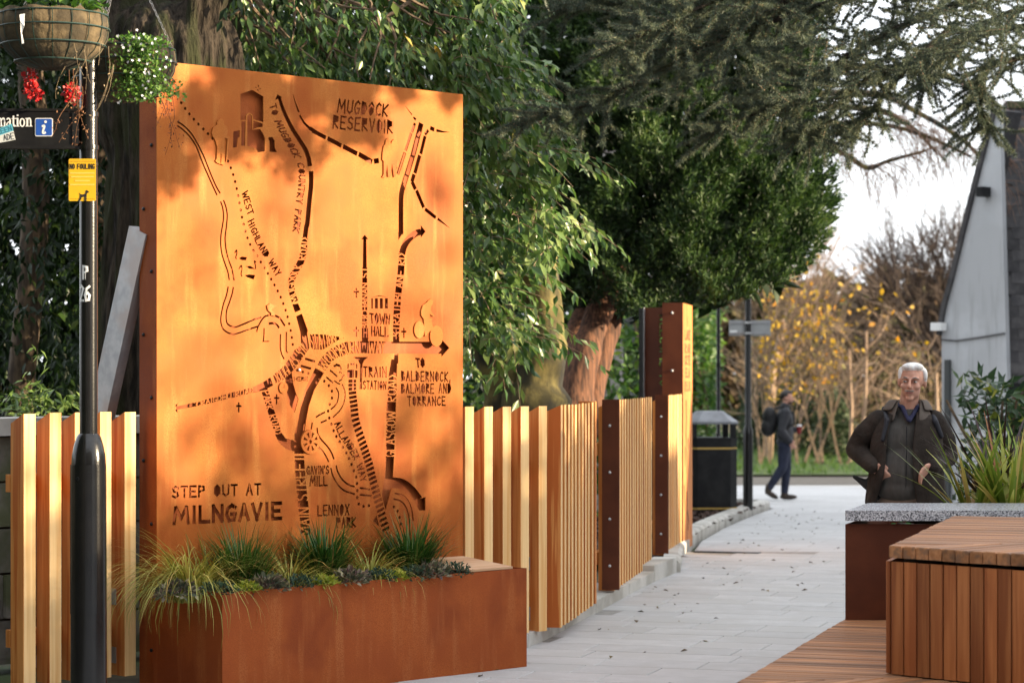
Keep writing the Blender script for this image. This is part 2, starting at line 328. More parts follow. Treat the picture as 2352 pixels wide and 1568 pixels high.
# road and grass verge at the end of the path
M_TAR = pmat('tarmac', (.05, .048, .046), (.075, .072, .07), scale=12, rough=.9, bump=.3, bscale=80)
strip_sheet('road', [(-40, 49.8), (-40, 53.6)], [(60, 49.8), (60, 53.6)], M_TAR, .0, 2)
strip_sheet('verge', [(-40, 53.6), (-40, 56), (-40, 60), (-40, 66)], [(60, 53.6), (60, 56), (60, 60), (60, 66)], pmat('verge_soil', (.03, .06, .012), (.05, .085, .02), scale=4, rough=.9), .05, 4)
def blades_mesh(name, base, ang, length, droop, width, tint, segs=3, lean=None):
    """curved strap leaves; base (n,3) ang (n) length (n) droop (n): 0 upright..1.6 arching over"""
    n = len(base); out = np.stack([np.cos(ang), np.sin(ang), np.zeros(n)], 1); side = np.stack([-np.sin(ang), np.cos(ang), np.zeros(n)], 1)
    lean = np.full(n, .15) if lean is None else lean
    V = np.zeros((n, (segs+1)*2, 3)); p = np.array(base, float); V[:, 0] = p-side*width[:, None]*.5; V[:, 1] = p+side*width[:, None]*.5
    for s in range(1, segs+1):
        t = (s-.5)/segs; th = lean+droop*t*1.35; st = (length/segs)[:, None]*(out*np.sin(th)[:, None]+np.array([0, 0, 1.0])*np.cos(th)[:, None])
        p = p+st; w = width*(1-(s/segs)**1.6*.93); V[:, 2*s] = p-side*w[:, None]*.5; V[:, 2*s+1] = p+side*w[:, None]*.5
    k = (segs+1)*2; q = np.array([[2*s, 2*s+1, 2*s+3, 2*s+2] for s in range(segs)])
    F = (q[None]+(np.arange(n)*k)[:, None, None]).reshape(-1, 4)
    return np_mesh(name, V.reshape(-1, 3), F, True, np.repeat(tint, k))
M_GRASS = leafmat('lawn_grass', [(0, (.03, .07, .012)), (.5, (.055, .12, .022)), (1, (.10, .15, .035))], .5, .3)
n = 9000; gx = rng.uniform(2, 16, n); gy = rng.uniform(53.7, 62, n)
gb = np.stack([gx, gy, np.array([zt(q) for q in gy])+.04], 1)
tag(link('verge_grass', blades_mesh('verge_grass', gb, rng.random(n)*6.28, rng.uniform(.1, .2, n), rng.uniform(.3, 1, n), rng.uniform(.02, .035, n), rng.random(n), 2), M_GRASS), 'short green grass on the verge across the far road', 'grass', kind='stuff')
# ------------------------------------------------------------------ the cut-out steel map panel
PHI = math.atan2(6813-CX, FPX); PD = Vector((math.sin(PHI), math.cos(PHI), 0)); PN = Vector((PD.y, -PD.x, 0)); PO = Vector((-1.884, 12.83, 0))
PRZ = math.atan2(PD.y, PD.x)
def pan(x, y):                                              # place in the photo (2352-wide) -> (u, v) on the panel face
    rx = (x-CX)/FPX; t = (PO.x*PN.x+PO.y*PN.y)/(rx*PN.x+PN.y)
    return ((t*rx-PO.x)*PD.x+(t-PO.y)*PD.y, EYE-(y-HY)/FPX*t)
CR = {1: (380, 140, 420/1568), 2: (760, 200, 420/1568), 3: (420, 540, 420/1568), 4: (760, 560, 420/1568), 5: (400, 900, 420/1568), 6: (740, 900, 420/1568), 7: (640, 800, 260/1568)}
def cv(k, pts):
    ox, oy, s = CR[k]; return [np.array(pan((ox+x*s)/1.08844, (oy+y*s)/1.08844)) for x, y in pts]
POLY = []; KEEP = []
def put(pts, keep=False):
    a = 0.0; n = len(pts)
    for i in range(n): x0, y0 = pts[i]; x1, y1 = pts[(i+1) % n]; a += x0*y1-x1*y0
    if abs(a) < 2e-7: return
    POLY.append([tuple(map(float, p)) for p in (pts if a > 0 else pts[::-1])]); KEEP.append(keep)
def ribbon(pts, w, keep=False):                             # band of width w (scalar or (w0,w1)) along a polyline
    pts = [np.array(p) for p in pts]; n = len(pts); L_ = []; R_ = []
    for i, p in enumerate(pts):
        d = pts[min(i+1, n-1)]-pts[max(i-1, 0)]; d = d/(np.linalg.norm(d)+1e-9); q = np.array([-d[1], d[0]])
        ww = w if not isinstance(w, tuple) else w[0]+(w[1]-w[0])*i/(n-1)
        L_.append(p+q*ww/2); R_.append(p-q*ww/2)
    for i in range(n-1): put([R_[i], R_[i+1], L_[i+1], L_[i]], keep)
def dot(p, r, n=10, keep=False): put([(p[0]+r*math.cos(6.2832*i/n), p[1]+r*math.sin(6.2832*i/n)) for i in range(n)], keep)
def seg(a, b, w, keep=False, ext=.45):
    a = np.array(a); b = np.array(b); d = b-a; l = np.linalg.norm(d)
    if l < 1e-6: return
    d = d/l; q = np.array([-d[1], d[0]]); a = a-d*w*ext; b = b+d*w*ext; put([a-q*w/2, b-q*w/2, b+q*w/2, a+q*w/2], keep)
FONT = {'A': [[(0, 0), (.5, 1), (1, 0)], [(.22, .38), (.78, .38)]], 'B': [[(0, 0), (0, 1), (.7, .93), (.78, .7), (0, .52)], [(.1, .52), (.9, .4), (.9, .12), (0, 0)]],
 'C': [[(1, .88), (.62, 1), (.18, .8), (0, .45), (.2, .1), (.62, 0), (1, .12)]], 'D': [[(0, 0), (0, 1), (.62, .88), (1, .5), (.62, .1), (0, 0)]],
 'E': [[(1, 1), (0, 1), (0, 0), (1, 0)], [(0, .5), (.8, .5)]], 'F': [[(1, 1), (0, 1), (0, 0)], [(0, .5), (.8, .5)]],
 'G': [[(1, .86), (.6, 1), (.12, .78), (0, .4), (.3, 0), (.85, .05), (1, .42), (.55, .42)]], 'H': [[(0, 0), (0, 1)], [(1, 0), (1, 1)], [(0, .5), (1, .5)]],
 'I': [[(.5, 0), (.5, 1)]], 'J': [[(1, 1), (1, .2), (.5, 0), (0, .2)]], 'K': [[(0, 0), (0, 1)], [(1, 1), (0, .45), (1, 0)]], 'L': [[(0, 1), (0, 0), (1, 0)]],
 'M': [[(0, 0), (.12, 1), (.5, .3), (.88, 1), (1, 0)]], 'N': [[(0, 0), (0, 1), (1, 0), (1, 1)]], 'O': [[(.5, 1), (.08, .75), (.08, .25), (.5, 0), (.92, .25), (.92, .75), (.5, 1)]],
 'P': [[(0, 0), (0, 1), (.85, .92), (.9, .62), (0, .45)]], 'R': [[(0, 0), (0, 1), (.85, .92), (.85, .62), (0, .48), (1, 0)]],
 'S': [[(.95, .88), (.5, 1), (.08, .82), (.2, .58), (.8, .42), (.92, .16), (.5, 0), (.02, .12)]], 'T': [[(0, 1), (1, 1)], [(.5, 1), (.5, 0)]],
 'U': [[(0, 1), (.03, .2), (.5, 0), (.97, .2), (1, 1)]], 'V': [[(0, 1), (.5, 0), (1, 1)]], 'W': [[(0, 1), (.22, 0), (.5, .7), (.78, 0), (1, 1)]],
 'X': [[(0, 0), (1, 1)], [(0, 1), (1, 0)]], 'Y': [[(0, 1), (.5, .5), (1, 1)], [(.5, .5), (.5, 0)]], "'": [[(.5, 1.05), (.4, .8)]], ',': [[(.5, .12), (.3, -.18)]],
 '2': [[(.05, .85), (.5, 1), (.95, .8), (.1, 0), (1, 0)]], '6': [[(.9, .95), (.4, .8), (.05, .35), (.3, 0), (.8, .05), (.95, .35), (.6, .52), (.1, .35)]], '1': [[(.2, .8), (.5, 1), (.5, 0)]]}
WID = {'I': .25, "'": .15, ',': .2, 'M': 1.25, 'W': 1.25, ' ': .55}
def along(pts, t):
    d = [0.0]
    for i in range(len(pts)-1): d.append(d[-1]+float(np.linalg.norm(np.array(pts[i+1])-np.array(pts[i]))))
    s = t*d[-1]
    for i in range(len(pts)-1):
        if s <= d[i+1] or i == len(pts)-2: k = (s-d[i])/max(d[i+1]-d[i], 1e-9); return np.array(pts[i])*(1-k)+np.array(pts[i+1])*k
def lettering(text, B, T, w, keep=False, gap=.32, jit=.03, sub=1, stencil=False, filled_o=False):
    """letters between a foot line B and a head line T"""
    adv = [WID.get(c, .8) for c in text]; tot = sum(adv)+gap*(len(text)-1); x = 0.0
    for c, a in zip(text, adv):
        if c in FONT:
            for st in FONT[c]:
                st = [(p[0]+random.uniform(-jit, jit), p[1]+random.uniform(-jit, jit)) for p in st]
                q = []
                for px, py in st:
                    t = (x+px*a)/tot; b_, t_ = along(B, min(max(t, -.05), 1.05)), along(T, min(max(t, -.05), 1.05)); q.append(b_+(t_-b_)*(py if not keep else -.07+1.14*py))
                for i in range(len(q)-1): seg(q[i], q[i+1], w, keep)
            if stencil and c in 'OPAD':
                t = (x+.5*a)/tot; b_, t_ = along(B, t), along(T, t); e_ = (t_-b_); seg(b_-e_*.05, t_+e_*.05, w*.3, True, 0)
        x += a+gap
def offset(pts, h):
    pts = [np.array(p) for p in pts]; o = []
    for i, p in enumerate(pts):
        d = pts[min(i+1, len(pts)-1)]-pts[max(i-1, 0)]; d = d/np.linalg.norm(d); o.append(p+np.array([-d[1], d[0]])*h)
    return o
def road_text(text, B, T, w, gap=.3, ncut=24):              # a cut band with the letters left standing in it
    for i in range(ncut):
        a, b = i/ncut, (i+1)/ncut; put([along(B, a), along(B, b), along(T, b), along(T, a)])
    if text: lettering(text, B, T, w, True, gap, .02)
px = .30/1000*4                                              # about one traced pixel (~0.75 mm) in metres for stroke widths
# --- west highland way dots, stream, figures, castle
put(cv(1, [(185, 255), (205, 222), (228, 250)]))
for p in cv(1, [(243, 377), (273, 438), (310, 492), (349, 543), (391, 592), (434, 637), (479, 683), (523, 727), (565, 770), (709, 983), (736, 1045), (758, 1108), (776, 1173), (791, 1239), (804, 1305), (816, 1372), (828, 1438), (840, 1505)]): dot(p, .0085)
for p in cv(3, [(706, 77), (722, 142), (742, 205), (767, 266), (797, 322), (832, 373), (866, 429), (899, 481), (932, 535), (963, 589), (994, 643), (1024, 699), (1052, 757), (1076, 817), (1098, 878), (1116, 940), (1131, 1004), (1145, 1068), (1156, 1133), (1164, 1198)]): dot(p, .0085)
def line(k, pts, w=.0095): ribbon(catmull(cv(k, pts), 4), w)
line(1, [(236, 612), (300, 655), (370, 730), (430, 830), (480, 930), (520, 1030), (560, 1130), (600, 1220), (637, 1283)]); line(1, [(236, 652), (290, 690), (350, 750), (410, 840), (450, 940), (490, 1040), (530, 1130), (570, 1220), (607, 1300)])
ribbon(catmull(cv(1, [(667, 1345), (690, 1410), (702, 1490)])+cv(3, [(545, 100), (533, 200), (540, 300), (562, 400), (595, 490), (617, 602)]), 4), .0095)
ribbon(catmull(cv(1, [(640, 1358), (660, 1420), (668, 1500)])+cv(3, [(510, 80), (494, 180), (492, 270), (505, 360), (530, 440), (558, 520), (572, 598)]), 4), .0095)
line(3, [(610, 662), (600, 720), (575, 800), (548, 880), (543, 960), (560, 1010), (620, 1035), (700, 1010), (790, 970), (870, 943)]); line(3, [(562, 658), (545, 740), (515, 830), (495, 930), (495, 1000), (520, 1060), (590, 1100), (660, 1090), (740, 1060), (838, 1030)])
line(3, [(827, 1082), (838, 1040), (865, 985), (900, 940), (940, 925)]); line(3, [(990, 925), (1040, 950), (1075, 1000), (1092, 1025)], .012); line(3, [(940, 1003), (985, 1000), (1020, 1020), (1038, 1045)], .013); line(3, [(897, 1045), (895, 1110), (890, 1168)], .009); line(3, [(880, 1170), (945, 1168)], .005)
line(3, [(1050, 1100), (1048, 1220), (1062, 1290), (1085, 1335)]); line(3, [(1105, 1080), (1103, 1200), (1105, 1260), (1118, 1275)])
for q in ([(826, 355), (935, 318), (1040, 380), (1040, 618), (945, 592), (940, 550), (915, 530), (890, 540), (878, 560), (876, 598), (826, 600)], [(834, 612), (874, 610), (868, 838), (834, 838)], [(890, 560), (912, 545), (932, 560), (936, 690), (1010, 684), (1035, 720), (1055, 770), (1052, 890), (990, 900), (970, 865), (890, 840)], [(948, 605), (1034, 632), (1034, 665), (990, 665), (942, 688)], [(760, 705), (818, 695), (818, 755), (800, 770), (792, 850), (755, 858)], [(1090, 760), (1125, 758), (1145, 790), (1148, 860), (1165, 898), (1098, 895), (1096, 800), (1085, 770)], [(966, 288), (980, 298), (966, 300)], [(985, 272), (1000, 275), (992, 296)], [(1005, 300), (1018, 302), (1004, 318)], [(978, 318), (990, 310), (996, 332)]): put(cv(1, q))
# --- mugdock road
put(cv(1, [(1148, 412), (1172, 358), (1215, 388)])); ribbon(catmull(cv(1, [(1190, 390), (1210, 460), (1250, 560), (1310, 680), (1380, 790), (1430, 870), (1460, 950), (1475, 1030)]), 4), (.022, .034))
ribbon(catmull(cv(1, [(1485, 1075), (1485, 1200), (1470, 1350), (1450, 1560)])+cv(3, [(1292, 100), (1278, 205)]), 4), .034)
mr = catmull(cv(3, [(1190, 810), (1160, 720), (1150, 620), (1180, 530), (1230, 450), (1262, 350), (1278, 205)]), 4); road_text('MUGDOCK ROAD', offset(mr, -.023), offset(mr, .023), .0075, .25)
put(cv(3, [(1160, 825), (1215, 815), (1240, 875), (1185, 900)])); put(cv(3, [(1195, 935), (1250, 910), (1305, 1065), (1300, 1100), (1320, 1230), (1300, 1258), (1240, 1180), (1235, 1085)]))
tp = catmull(cv(1, [(1128, 455), (1150, 540), (1195, 655), (1275, 800), (1340, 910), (1392, 1030), (1397, 1200), (1380, 1320), (1360, 1480)])+cv(3, [(1205, 80), (1193, 150)]), 4); lettering('TO MUGDOCK COUNTRY PARK', offset(tp, -.021), offset(tp, .021), .0085, gap=.4)
wp = catmull(cv(1, [(865, 1270), (900, 1400), (925, 1490)])+cv(3, [(775, 60), (815, 160), (860, 260), (915, 350), (975, 440), (1035, 545)]), 4); lettering('WEST HIGHLAND WAY', offset(wp, -.020), offset(wp, .020), .008, gap=.42)
# --- swans
for c_, b_ in (([(622, 345), (640, 318), (642, 350), (632, 385), (640, 402)], [(660, 395), (690, 378), (738, 385), (728, 412), (690, 412)]), ([(660, 495), (685, 462), (688, 500), (682, 540), (690, 565)], [(715, 552), (760, 545), (815, 550), (800, 592), (740, 572)]), ([(822, 432), (806, 420), (815, 460), (818, 495)], [(722, 468), (770, 465), (815, 495), (760, 492)])): line(3, c_, .008); put(cv(3, b_))
# --- reservoir
ribbon(cv(1, [(1315, 358), (1335, 430), (1370, 525)]), (.003, .012)); ribbon(cv(1, [(1378, 555), (1420, 625), (1475, 680)]), (.012, .017)); ribbon(cv(1, [(1490, 690), (1568, 740)])+cv(2, [(55, 450)]), (.018, .024))
for a, b, w in (((75, 472), (205, 540), .024), ((220, 545), (350, 615), .026), ((365, 620), (497, 690), .028), ((510, 692), (636, 766), .03), ((652, 760), (700, 752), .03)): seg(*cv(2, [a, b]), w, ext=0)
lettering('MUGDOCK', cv(2, [(310, 300), (775, 340)]), cv(2, [(325, 185), (785, 232)]), .0115, gap=.45); lettering('RESERVOIR', cv(2, [(272, 448), (822, 498)]), cv(2, [(280, 335), (825, 385)]), .0108, gap=.45)
ribbon(cv(2, [(945, 243), (980, 290), (1008, 326)]), (.002, .008)); ribbon(cv(2, [(1020, 348), (1044, 372)]), (.010, .018))
for a, b, w in (((1036, 405), (1006, 488), .019), ((1000, 498), (948, 660), .02), ((942, 678), (875, 880), .022), ((1178, 448), (1216, 466), .024), ((1160, 470), (1130, 510), .02), ((1130, 525), (1090, 690), .024), ((1080, 705), (1035, 870), .027), ((1027, 882), (1008, 950), .028), ((1008, 950), (1040, 1020), .026), ((1050, 1032), (1117, 1190), .025), ((1130, 1205), (1230, 1285), .022)): seg(*cv(2, [a, b]), w, ext=.03)
ribbon(cv(2, [(1235, 472), (1300, 485), (1360, 488)]), (.018, .001)); ribbon(cv(2, [(1248, 1295), (1360, 1382)]), (.017, .001)); put(cv(2, [(845, 800), (872, 815), (850, 865)]))
ribbon(catmull(cv(2, [(1095, 405), (1065, 520), (1020, 690), (965, 870), (930, 980), (908, 1080), (905, 1250), (905, 1440)]), 4), .038); put(cv(2, [(880, 1420), (932, 1415), (880, 1495)]))
# --- strathblane road, buchanan street, town hall
put(cv(4, [(1090, 10), (1135, 70), (1090, 130)])); ribbon(catmull(cv(4, [(1092, 72), (1040, 90), (975, 145), (935, 210), (915, 280)]), 4), (.036, .05))
sb = catmull(cv(4, [(858, 1050), (865, 850), (876, 700), (890, 560), (905, 440), (913, 278)]), 4); road_text('STRATHBLANE RD', offset(sb, -.026), offset(sb, .026), .0075, .22); put(cv(4, [(830, 1048), (890, 1048), (890, 1100), (830, 1100)]))
put(cv(4, [(535, 142), (567, 100), (600, 142)])); put(cv(4, [(553, 140), (582, 140), (586, 405), (548, 405)])); bs = cv(4, [(567, 970), (567, 405)]); road_text('BUCHANAN ST', offset(bs, -.019), offset(bs, .019), .0065, .24); put(cv(4, [(540, 968), (597, 968), (605, 1200), (540, 1200)]))
def cross(k, x, y, s=1.0): a, b, c, d = cv(k, [(x, y-47*s), (x, y+47*s), (x-25*s, y-12*s), (x+25*s, y-12*s)]); seg(a, b, .010, ext=0); seg(c, d, .010, ext=0)
for k, x, y in ((4, 488, 643), (4, 488, 1005), (4, 932, 1015), (5, 735, 440), (5, 1088, 365)): cross(k, x, y)
for x0, x1 in ((628, 643), (662, 690), (707, 736), (756, 783)): put(cv(4, [(x0, 692), (x1, 692), (x1, 788), (x0, 788)]))
put(cv(4, [(630, 684), (705, 664), (782, 684), (705, 673)]))
lettering('TOWN', cv(4, [(620, 922), (795, 932)]), cv(4, [(615, 838), (800, 842)]), .010, gap=.4); lettering('HALL', cv(4, [(630, 1040), (785, 1045)]), cv(4, [(632, 958), (785, 965)]), .010, gap=.4)
# --- station road, woodburn way, its big arrow
road_text('STATION RD', cv(7, [(830, 437), (1010, 445), (1240, 300), (1375, 270)]), cv(7, [(795, 207), (1030, 218), (1240, 248), (1375, 266)]), .0065, .22)
wb = catmull(cv(7, [(1050, 760), (1140, 630), (1250, 560), (1400, 512)])+cv(4, [(420, 1212), (520, 1203)]), 4); wt = catmull(cv(7, [(920, 680), (1010, 540), (1160, 410), (1350, 330)])+cv(4, [(420, 1098), (520, 1090)]), 4); road_text('WOODBURN', wb, wt, .0075, .22)
road_text('WAY', cv(4, [(605, 1205), (752, 1208)]), cv(4, [(605, 1090), (755, 1095)]), .0085, .22, 6); put(cv(4, [(750, 1096), (1296, 1098), (1282, 1210), (750, 1207)])); put(cv(4, [(1282, 1072), (1358, 1155), (1282, 1240)])); put(cv(4, [(520, 1092), (606, 1092), (606, 1205), (520, 1203)]))
# --- craigdhu road, douglas street, park road and the fork
put(cv(5, [(138, 428), (163, 402), (160, 430)])); put(cv(5, [(140, 462), (163, 458), (162, 492)]))
put(cv(5, [(150, 432), (340, 392), (340, 430), (150, 462)])); road_text('CRAIGDHU ROAD', cv(5, [(340, 432), (870, 303)]), cv(5, [(340, 390), (870, 250)]), .0065, .24); put(cv(5, [(868, 252), (975, 198), (1030, 160), (1056, 236), (1005, 262), (945, 288), (868, 304)]))
road_text('DOUGLAS ST', catmull(cv(7, [(295, 958), (440, 880), (560, 760), (690, 590), (770, 470)]), 4), catmull(cv(7, [(250, 835), (390, 720), (495, 590), (590, 440), (680, 380)]), 4), .0065, .22)
put(cv(7, [(440, 870), (540, 790), (560, 950), (600, 1090), (640, 1190), (585, 1395), (510, 1280), (470, 1120), (450, 1000)]))
put(cv(5, [(1450, 72), (1532, 118), (1440, 280), (1390, 430), (1365, 560), (1350, 660), (1345, 872), (1255, 872), (1255, 690), (1290, 560), (1310, 400), (1350, 280)]))
put(cv(5, [(945, 265), (1000, 255), (1012, 285), (950, 305)])); road_text('PARK ROAD', cv(5, [(945, 292), (990, 430), (1030, 560), (1080, 695)]), cv(5, [(1012, 280), (1060, 450), (1100, 560), (1137, 682)]), .007, .24)
put(cv(5, [(1075, 695), (1137, 680), (1172, 728), (1258, 750), (1258, 852), (1180, 830), (1110, 770)]))
road_text('MAIN STREET', cv(5, [(1405, 1640), (1385, 1330), (1360, 1130), (1345, 893)]), cv(5, [(1322, 1640), (1285, 1330), (1265, 1100), (1255, 893)]), .009, .24)
# --- you are here
for p in cv(7, [(622, 755), (706, 780), (787, 803)]): dot(p, .0085)
seg(*cv(7, [(740, 580), (890, 625)]), .013, ext=0); seg(*cv(7, [(675, 688), (832, 732)]), .013, ext=0); lettering('HERE', cv(7, [(575, 912), (778, 912)]), cv(7, [(575, 860), (778, 860)]), .005, jit=0, stencil=True)
put(cv(7, [(1165, 690), (1215, 652), (1265, 670), (1290, 720), (1285, 760), (1265, 710), (1220, 690), (1180, 710)])); line(7, [(1250, 795), (1270, 778), (1290, 802)], .007); line(7, [(1332, 825), (1300, 850), (1290, 895), (1250, 918)], .008); seg(*cv(7, [(1115, 752), (1225, 850)]), .010, ext=0); seg(*cv(7, [(1060, 857), (1160, 945)]), .010, ext=0)
line(7, [(1180, 912), (1225, 945), (1270, 965)], .008); line(7, [(1300, 965), (1340, 1080), (1335, 1200), (1280, 1340), (1160, 1465)], .0085); line(7, [(1205, 1015), (1245, 1100), (1230, 1220), (1180, 1300), (1125, 1345)]); line(7, [(1043, 1385), (970, 1420), (900, 1465)], .010); line(7, [(1067, 1505), (975, 1545)], .010)
for p in cv(7, [(1030, 920), (1098, 985), (1145, 1070), (1145, 1172), (1110, 1268), (1087, 1370), (1105, 1473)])+cv(6, [(330, 597), (351, 657), (377, 711), (408, 760), (438, 812), (469, 863), (495, 916), (518, 972), (541, 1030), (562, 1089), (570, 1150), (572, 1215), (572, 1280), (587, 1341), (630, 1363), (680, 1357), (914, 1367), (949, 1408), (967, 1466), (980, 1527)]): dot(p, .0095)
# --- train, track, signal, glasgow road
for q in ([(480, 35), (494, 32), (490, 80), (480, 78)], [(508, 28), (545, 28), (545, 45), (508, 45)], [(560, 32), (572, 38), (572, 82), (562, 78)], [(478, 92), (540, 88), (540, 165), (480, 165)], [(552, 92), (575, 98), (572, 165), (552, 165)]): put(cv(6, q))
trk = [(525, 195), (525, 232), (526, 268), (528, 305), (531, 345), (536, 385), (541, 425), (546, 465), (549, 510), (556, 555), (566, 600), (580, 645), (594, 690), (608, 733), (622, 775), (635, 815), (648, 857), (660, 895), (672, 935), (683, 975), (694, 1015), (703, 1060), (713, 1100), (723, 1140), (735, 1185), (745, 1225), (755, 1268), (767, 1310), (778, 1355), (789, 1398), (801, 1440), (813, 1485), (826, 1530), (838, 1575)]
tv = cv(6, trk)
for i, p in enumerate(tv):
    d = tv[min(i+1, len(tv)-1)]-tv[max(i-1, 0)]; d = d/np.linalg.norm(d); q = np.array([-d[1], d[0]]); seg(p-q*.029, p+q*.029, .017, ext=0)
put(cv(4, [(462, 1240), (600, 1240), (562, 1272), (546, 1310), (540, 1480), (542, 1540), (518, 1540), (522, 1480), (524, 1310), (505, 1272)]))
lettering('TRAIN', cv(4, [(558, 1422), (765, 1425)]), cv(4, [(556, 1334), (765, 1336)]), .009, gap=.45); lettering('STATION', cv(4, [(552, 1537), (762, 1540)]), cv(4, [(552, 1464), (765, 1470)]), .008, gap=.45)
put(cv(6, [(890, -8), (947, -8), (940, 142), (865, 140)])); put(cv(4, [(845, 1205), (880, 1205), (880, 1300), (835, 1300)]))
road_text('ROAD', cv(6, [(935, 388), (942, 142)]), cv(6, [(852, 385), (862, 140)]), .008, .22, 8); put(cv(6, [(848, 388), (935, 388), (932, 480), (845, 480)])); road_text('GLASGOW', cv(6, [(918, 900), (932, 478)]), cv(6, [(838, 900), (845, 478)]), .008, .22, 12)
put(cv(6, [(838, 898), (917, 898), (905, 1095), (825, 1105)])); put(cv(6, [(825, 1100), (905, 1093), (900, 1186), (812, 1190)])); put(cv(6, [(812, 1186), (892, 1184), (838, 1405), (800, 1260)]))
ar = cv(6, [(890, 1140), (990, 1155), (1075, 1215), (1150, 1310)]); ribbon(catmull(ar, 4), .062); put(cv(6, [(1105, 1330), (1165, 1290), (1208, 1275), (1208, 1400), (1150, 1400)])); put(cv(6, [(750, 1445), (780, 1555), (720, 1500)]))
lettering('ALLANDER WAY', offset(catmull(cv(6, [(385, 580), (430, 690), (490, 775), (545, 870), (580, 940), (605, 1010), (632, 1125)]), 4), -.021), offset(catmull(cv(6, [(385, 580), (430, 690), (490, 775), (545, 870), (580, 940), (605, 1010), (632, 1125)]), 4), .021), .0085, gap=.42)
for q in ([(152, 580), (142, 645)], [(197, 630), (205, 690), (240, 745), (290, 800), (330, 860), (355, 925)], [(205, 805), (250, 850), (285, 905), (305, 950)], [(375, 980), (390, 1040), (430, 1110), (490, 1160), (548, 1180)], [(325, 1005), (345, 1080), (390, 1160), (450, 1215), (550, 1250)], [(595, 1190), (690, 1205)], [(597, 1253), (705, 1265)], [(920, 1240), (1000, 1265), (1050, 1320), (1080, 1400), (1095, 1500)], [(910, 1293), (970, 1310), (1020, 1360), (1050, 1450), (1062, 1540)]): line(6, q, .0105)
lettering("GAVIN'S", cv(6, [(102, 1062), (305, 1058)]), cv(6, [(100, 992), (305, 988)]), .0085, gap=.42); lettering('MILL', cv(6, [(130, 1170), (290, 1168)]), cv(6, [(138, 1085), (285, 1082)]), .0095, gap=.42); lettering('LENNOX', cv(6, [(205, 1447), (492, 1440)]), cv(6, [(205, 1358), (495, 1345)]), .0095, gap=.45); lettering('PARK', cv(6, [(380, 1560), (555, 1555)]), cv(6, [(380, 1470), (555, 1468)]), .010, gap=.42)
lettering('TO', cv(4, [(1050, 1335), (1125, 1330)]), cv(4, [(1045, 1258), (1120, 1258)]), .012); lettering('BALDERNOCK,', cv(6, [(985, 190), (1440, 197)]), cv(6, [(985, 104), (1440, 114)]), .0088, gap=.5); lettering('BALMORE AND', cv(6, [(985, 307), (1445, 307)]), cv(6, [(985, 224), (1445, 221)]), .0088, gap=.48); lettering('TORRANCE', cv(6, [(1045, 422), (1392, 420)]), cv(6, [(1042, 341), (1392, 341)]), .0088, gap=.5)
lettering('STEP OUT AT', cv(5, [(118, 1280), (938, 1250)]), cv(5, [(118, 1182), (938, 1155)]), .0118, jit=0, gap=.42, stencil=True)
lettering('MILNGAVIE', cv(5, [(132, 1520), (1128, 1474)]), cv(5, [(132, 1378), (1128, 1332)]), .0215, jit=0, gap=.42, stencil=True)

def plate_mesh(name, outer, polys, keeps, y0, y1, largest=False):
    """flat plate in the local x-z plane between y0 (front) and y1, with the cut shapes really cut through"""
    V = []; F = []
    for q in [outer]+polys: F.append(list(range(len(V), len(V)+len(q)))); V += [Vector(p) for p in q]
    r = delaunay_2d_cdt(V, [], F, 1, 1e-5); vv, ff = r[0], r[2]; co = np.array([(p.x, p.y) for p in vv]); ft = np.array([tuple(f) for f in ff])
    ce = co[ft].mean(1); top = np.full(len(ft), -1)
    for i, q in enumerate([outer]+polys):
        q = np.array(q); k = np.where((ce[:, 0] > q[:, 0].min()) & (ce[:, 0] < q[:, 0].max()) & (ce[:, 1] > q[:, 1].min()) & (ce[:, 1] < q[:, 1].max()))[0]
        if len(k) == 0: continue
        x, y = ce[k, 0], ce[k, 1]; ins = np.zeros(len(k), bool)
        for j in range(len(q)):
            (ax, ay), (bx_, by_) = q[j], q[j-1]
            if ay == by_: continue
            ins ^= ((ay > y) != (by_ > y)) & (x < (bx_-ax)*(y-ay)/(by_-ay)+ax)
        top[k[ins]] = i
    tri = [tuple(f) for f, t in zip(ff, top) if t == 0 or (t > 0 and keeps[t-1])]
    par = {}
    def find(i):
        while par.setdefault(i, i) != i: par[i] = par[par[i]]; i = par[i]
        return i
    for f in tri:
        r0 = find(f[0]); par[find(f[1])] = r0; par[find(f[2])] = r0
    if largest:
        sz = {}
        for f in tri: q = find(f[0]); sz[q] = sz.get(q, 0)+1
        big = max(sz, key=sz.get); tri = [f for f in tri if find(f[0]) == big]
    used = sorted({i for f in tri for i in f}); mp = {i: k for k, i in enumerate(used)}; n = len(used)
    verts = [(vv[i].x, y0, vv[i].y) for i in used]+[(vv[i].x, y1, vv[i].y) for i in used]; faces = []; cnt = {}
    for a, b, c in tri:
        a, b, c = mp[a], mp[b], mp[c]; faces.append((a, b, c)); faces.append((c+n, b+n, a+n))
        for e in ((a, b), (b, c), (c, a)): cnt[e] = cnt.get(e, 0)+1
    for (a, b) in cnt:
        if (b, a) not in cnt: faces.append((b, a, a+n, b+n))
    me = bpy.data.meshes.new(name); me.from_pydata(verts, [], faces); me.update(); return me
PW = pan(1063, 217)[0]; PH = pan(400, 144)[1]; PDEP = .15
panel = thing('map_panel', 'tall rust orange steel panel with a cut-out street map above the planter', 'sign', PO, PRZ)
fp = link('front_plate', plate_mesh('front_plate', [(0, .02), (PW, .02), (PW, PH), (0, PH)], POLY, KEEP, 0, .006, True), M_CORTEN, panel)
MB().box((PW/2, .044, PH/2), (PW-.02, .006, PH-.04)).build('back_plate', M_CORTEN2, panel)
sp = MB().box((.003, .006+PDEP/2, PH/2), (.006, PDEP-.002, PH-.004)).build('side_plate', M_CORTEN2, panel)
MB().box((PW-.003, .006+PDEP/2, PH/2), (.006, PDEP-.002, PH-.004)).build('side_plate', M_CORTEN2, panel)
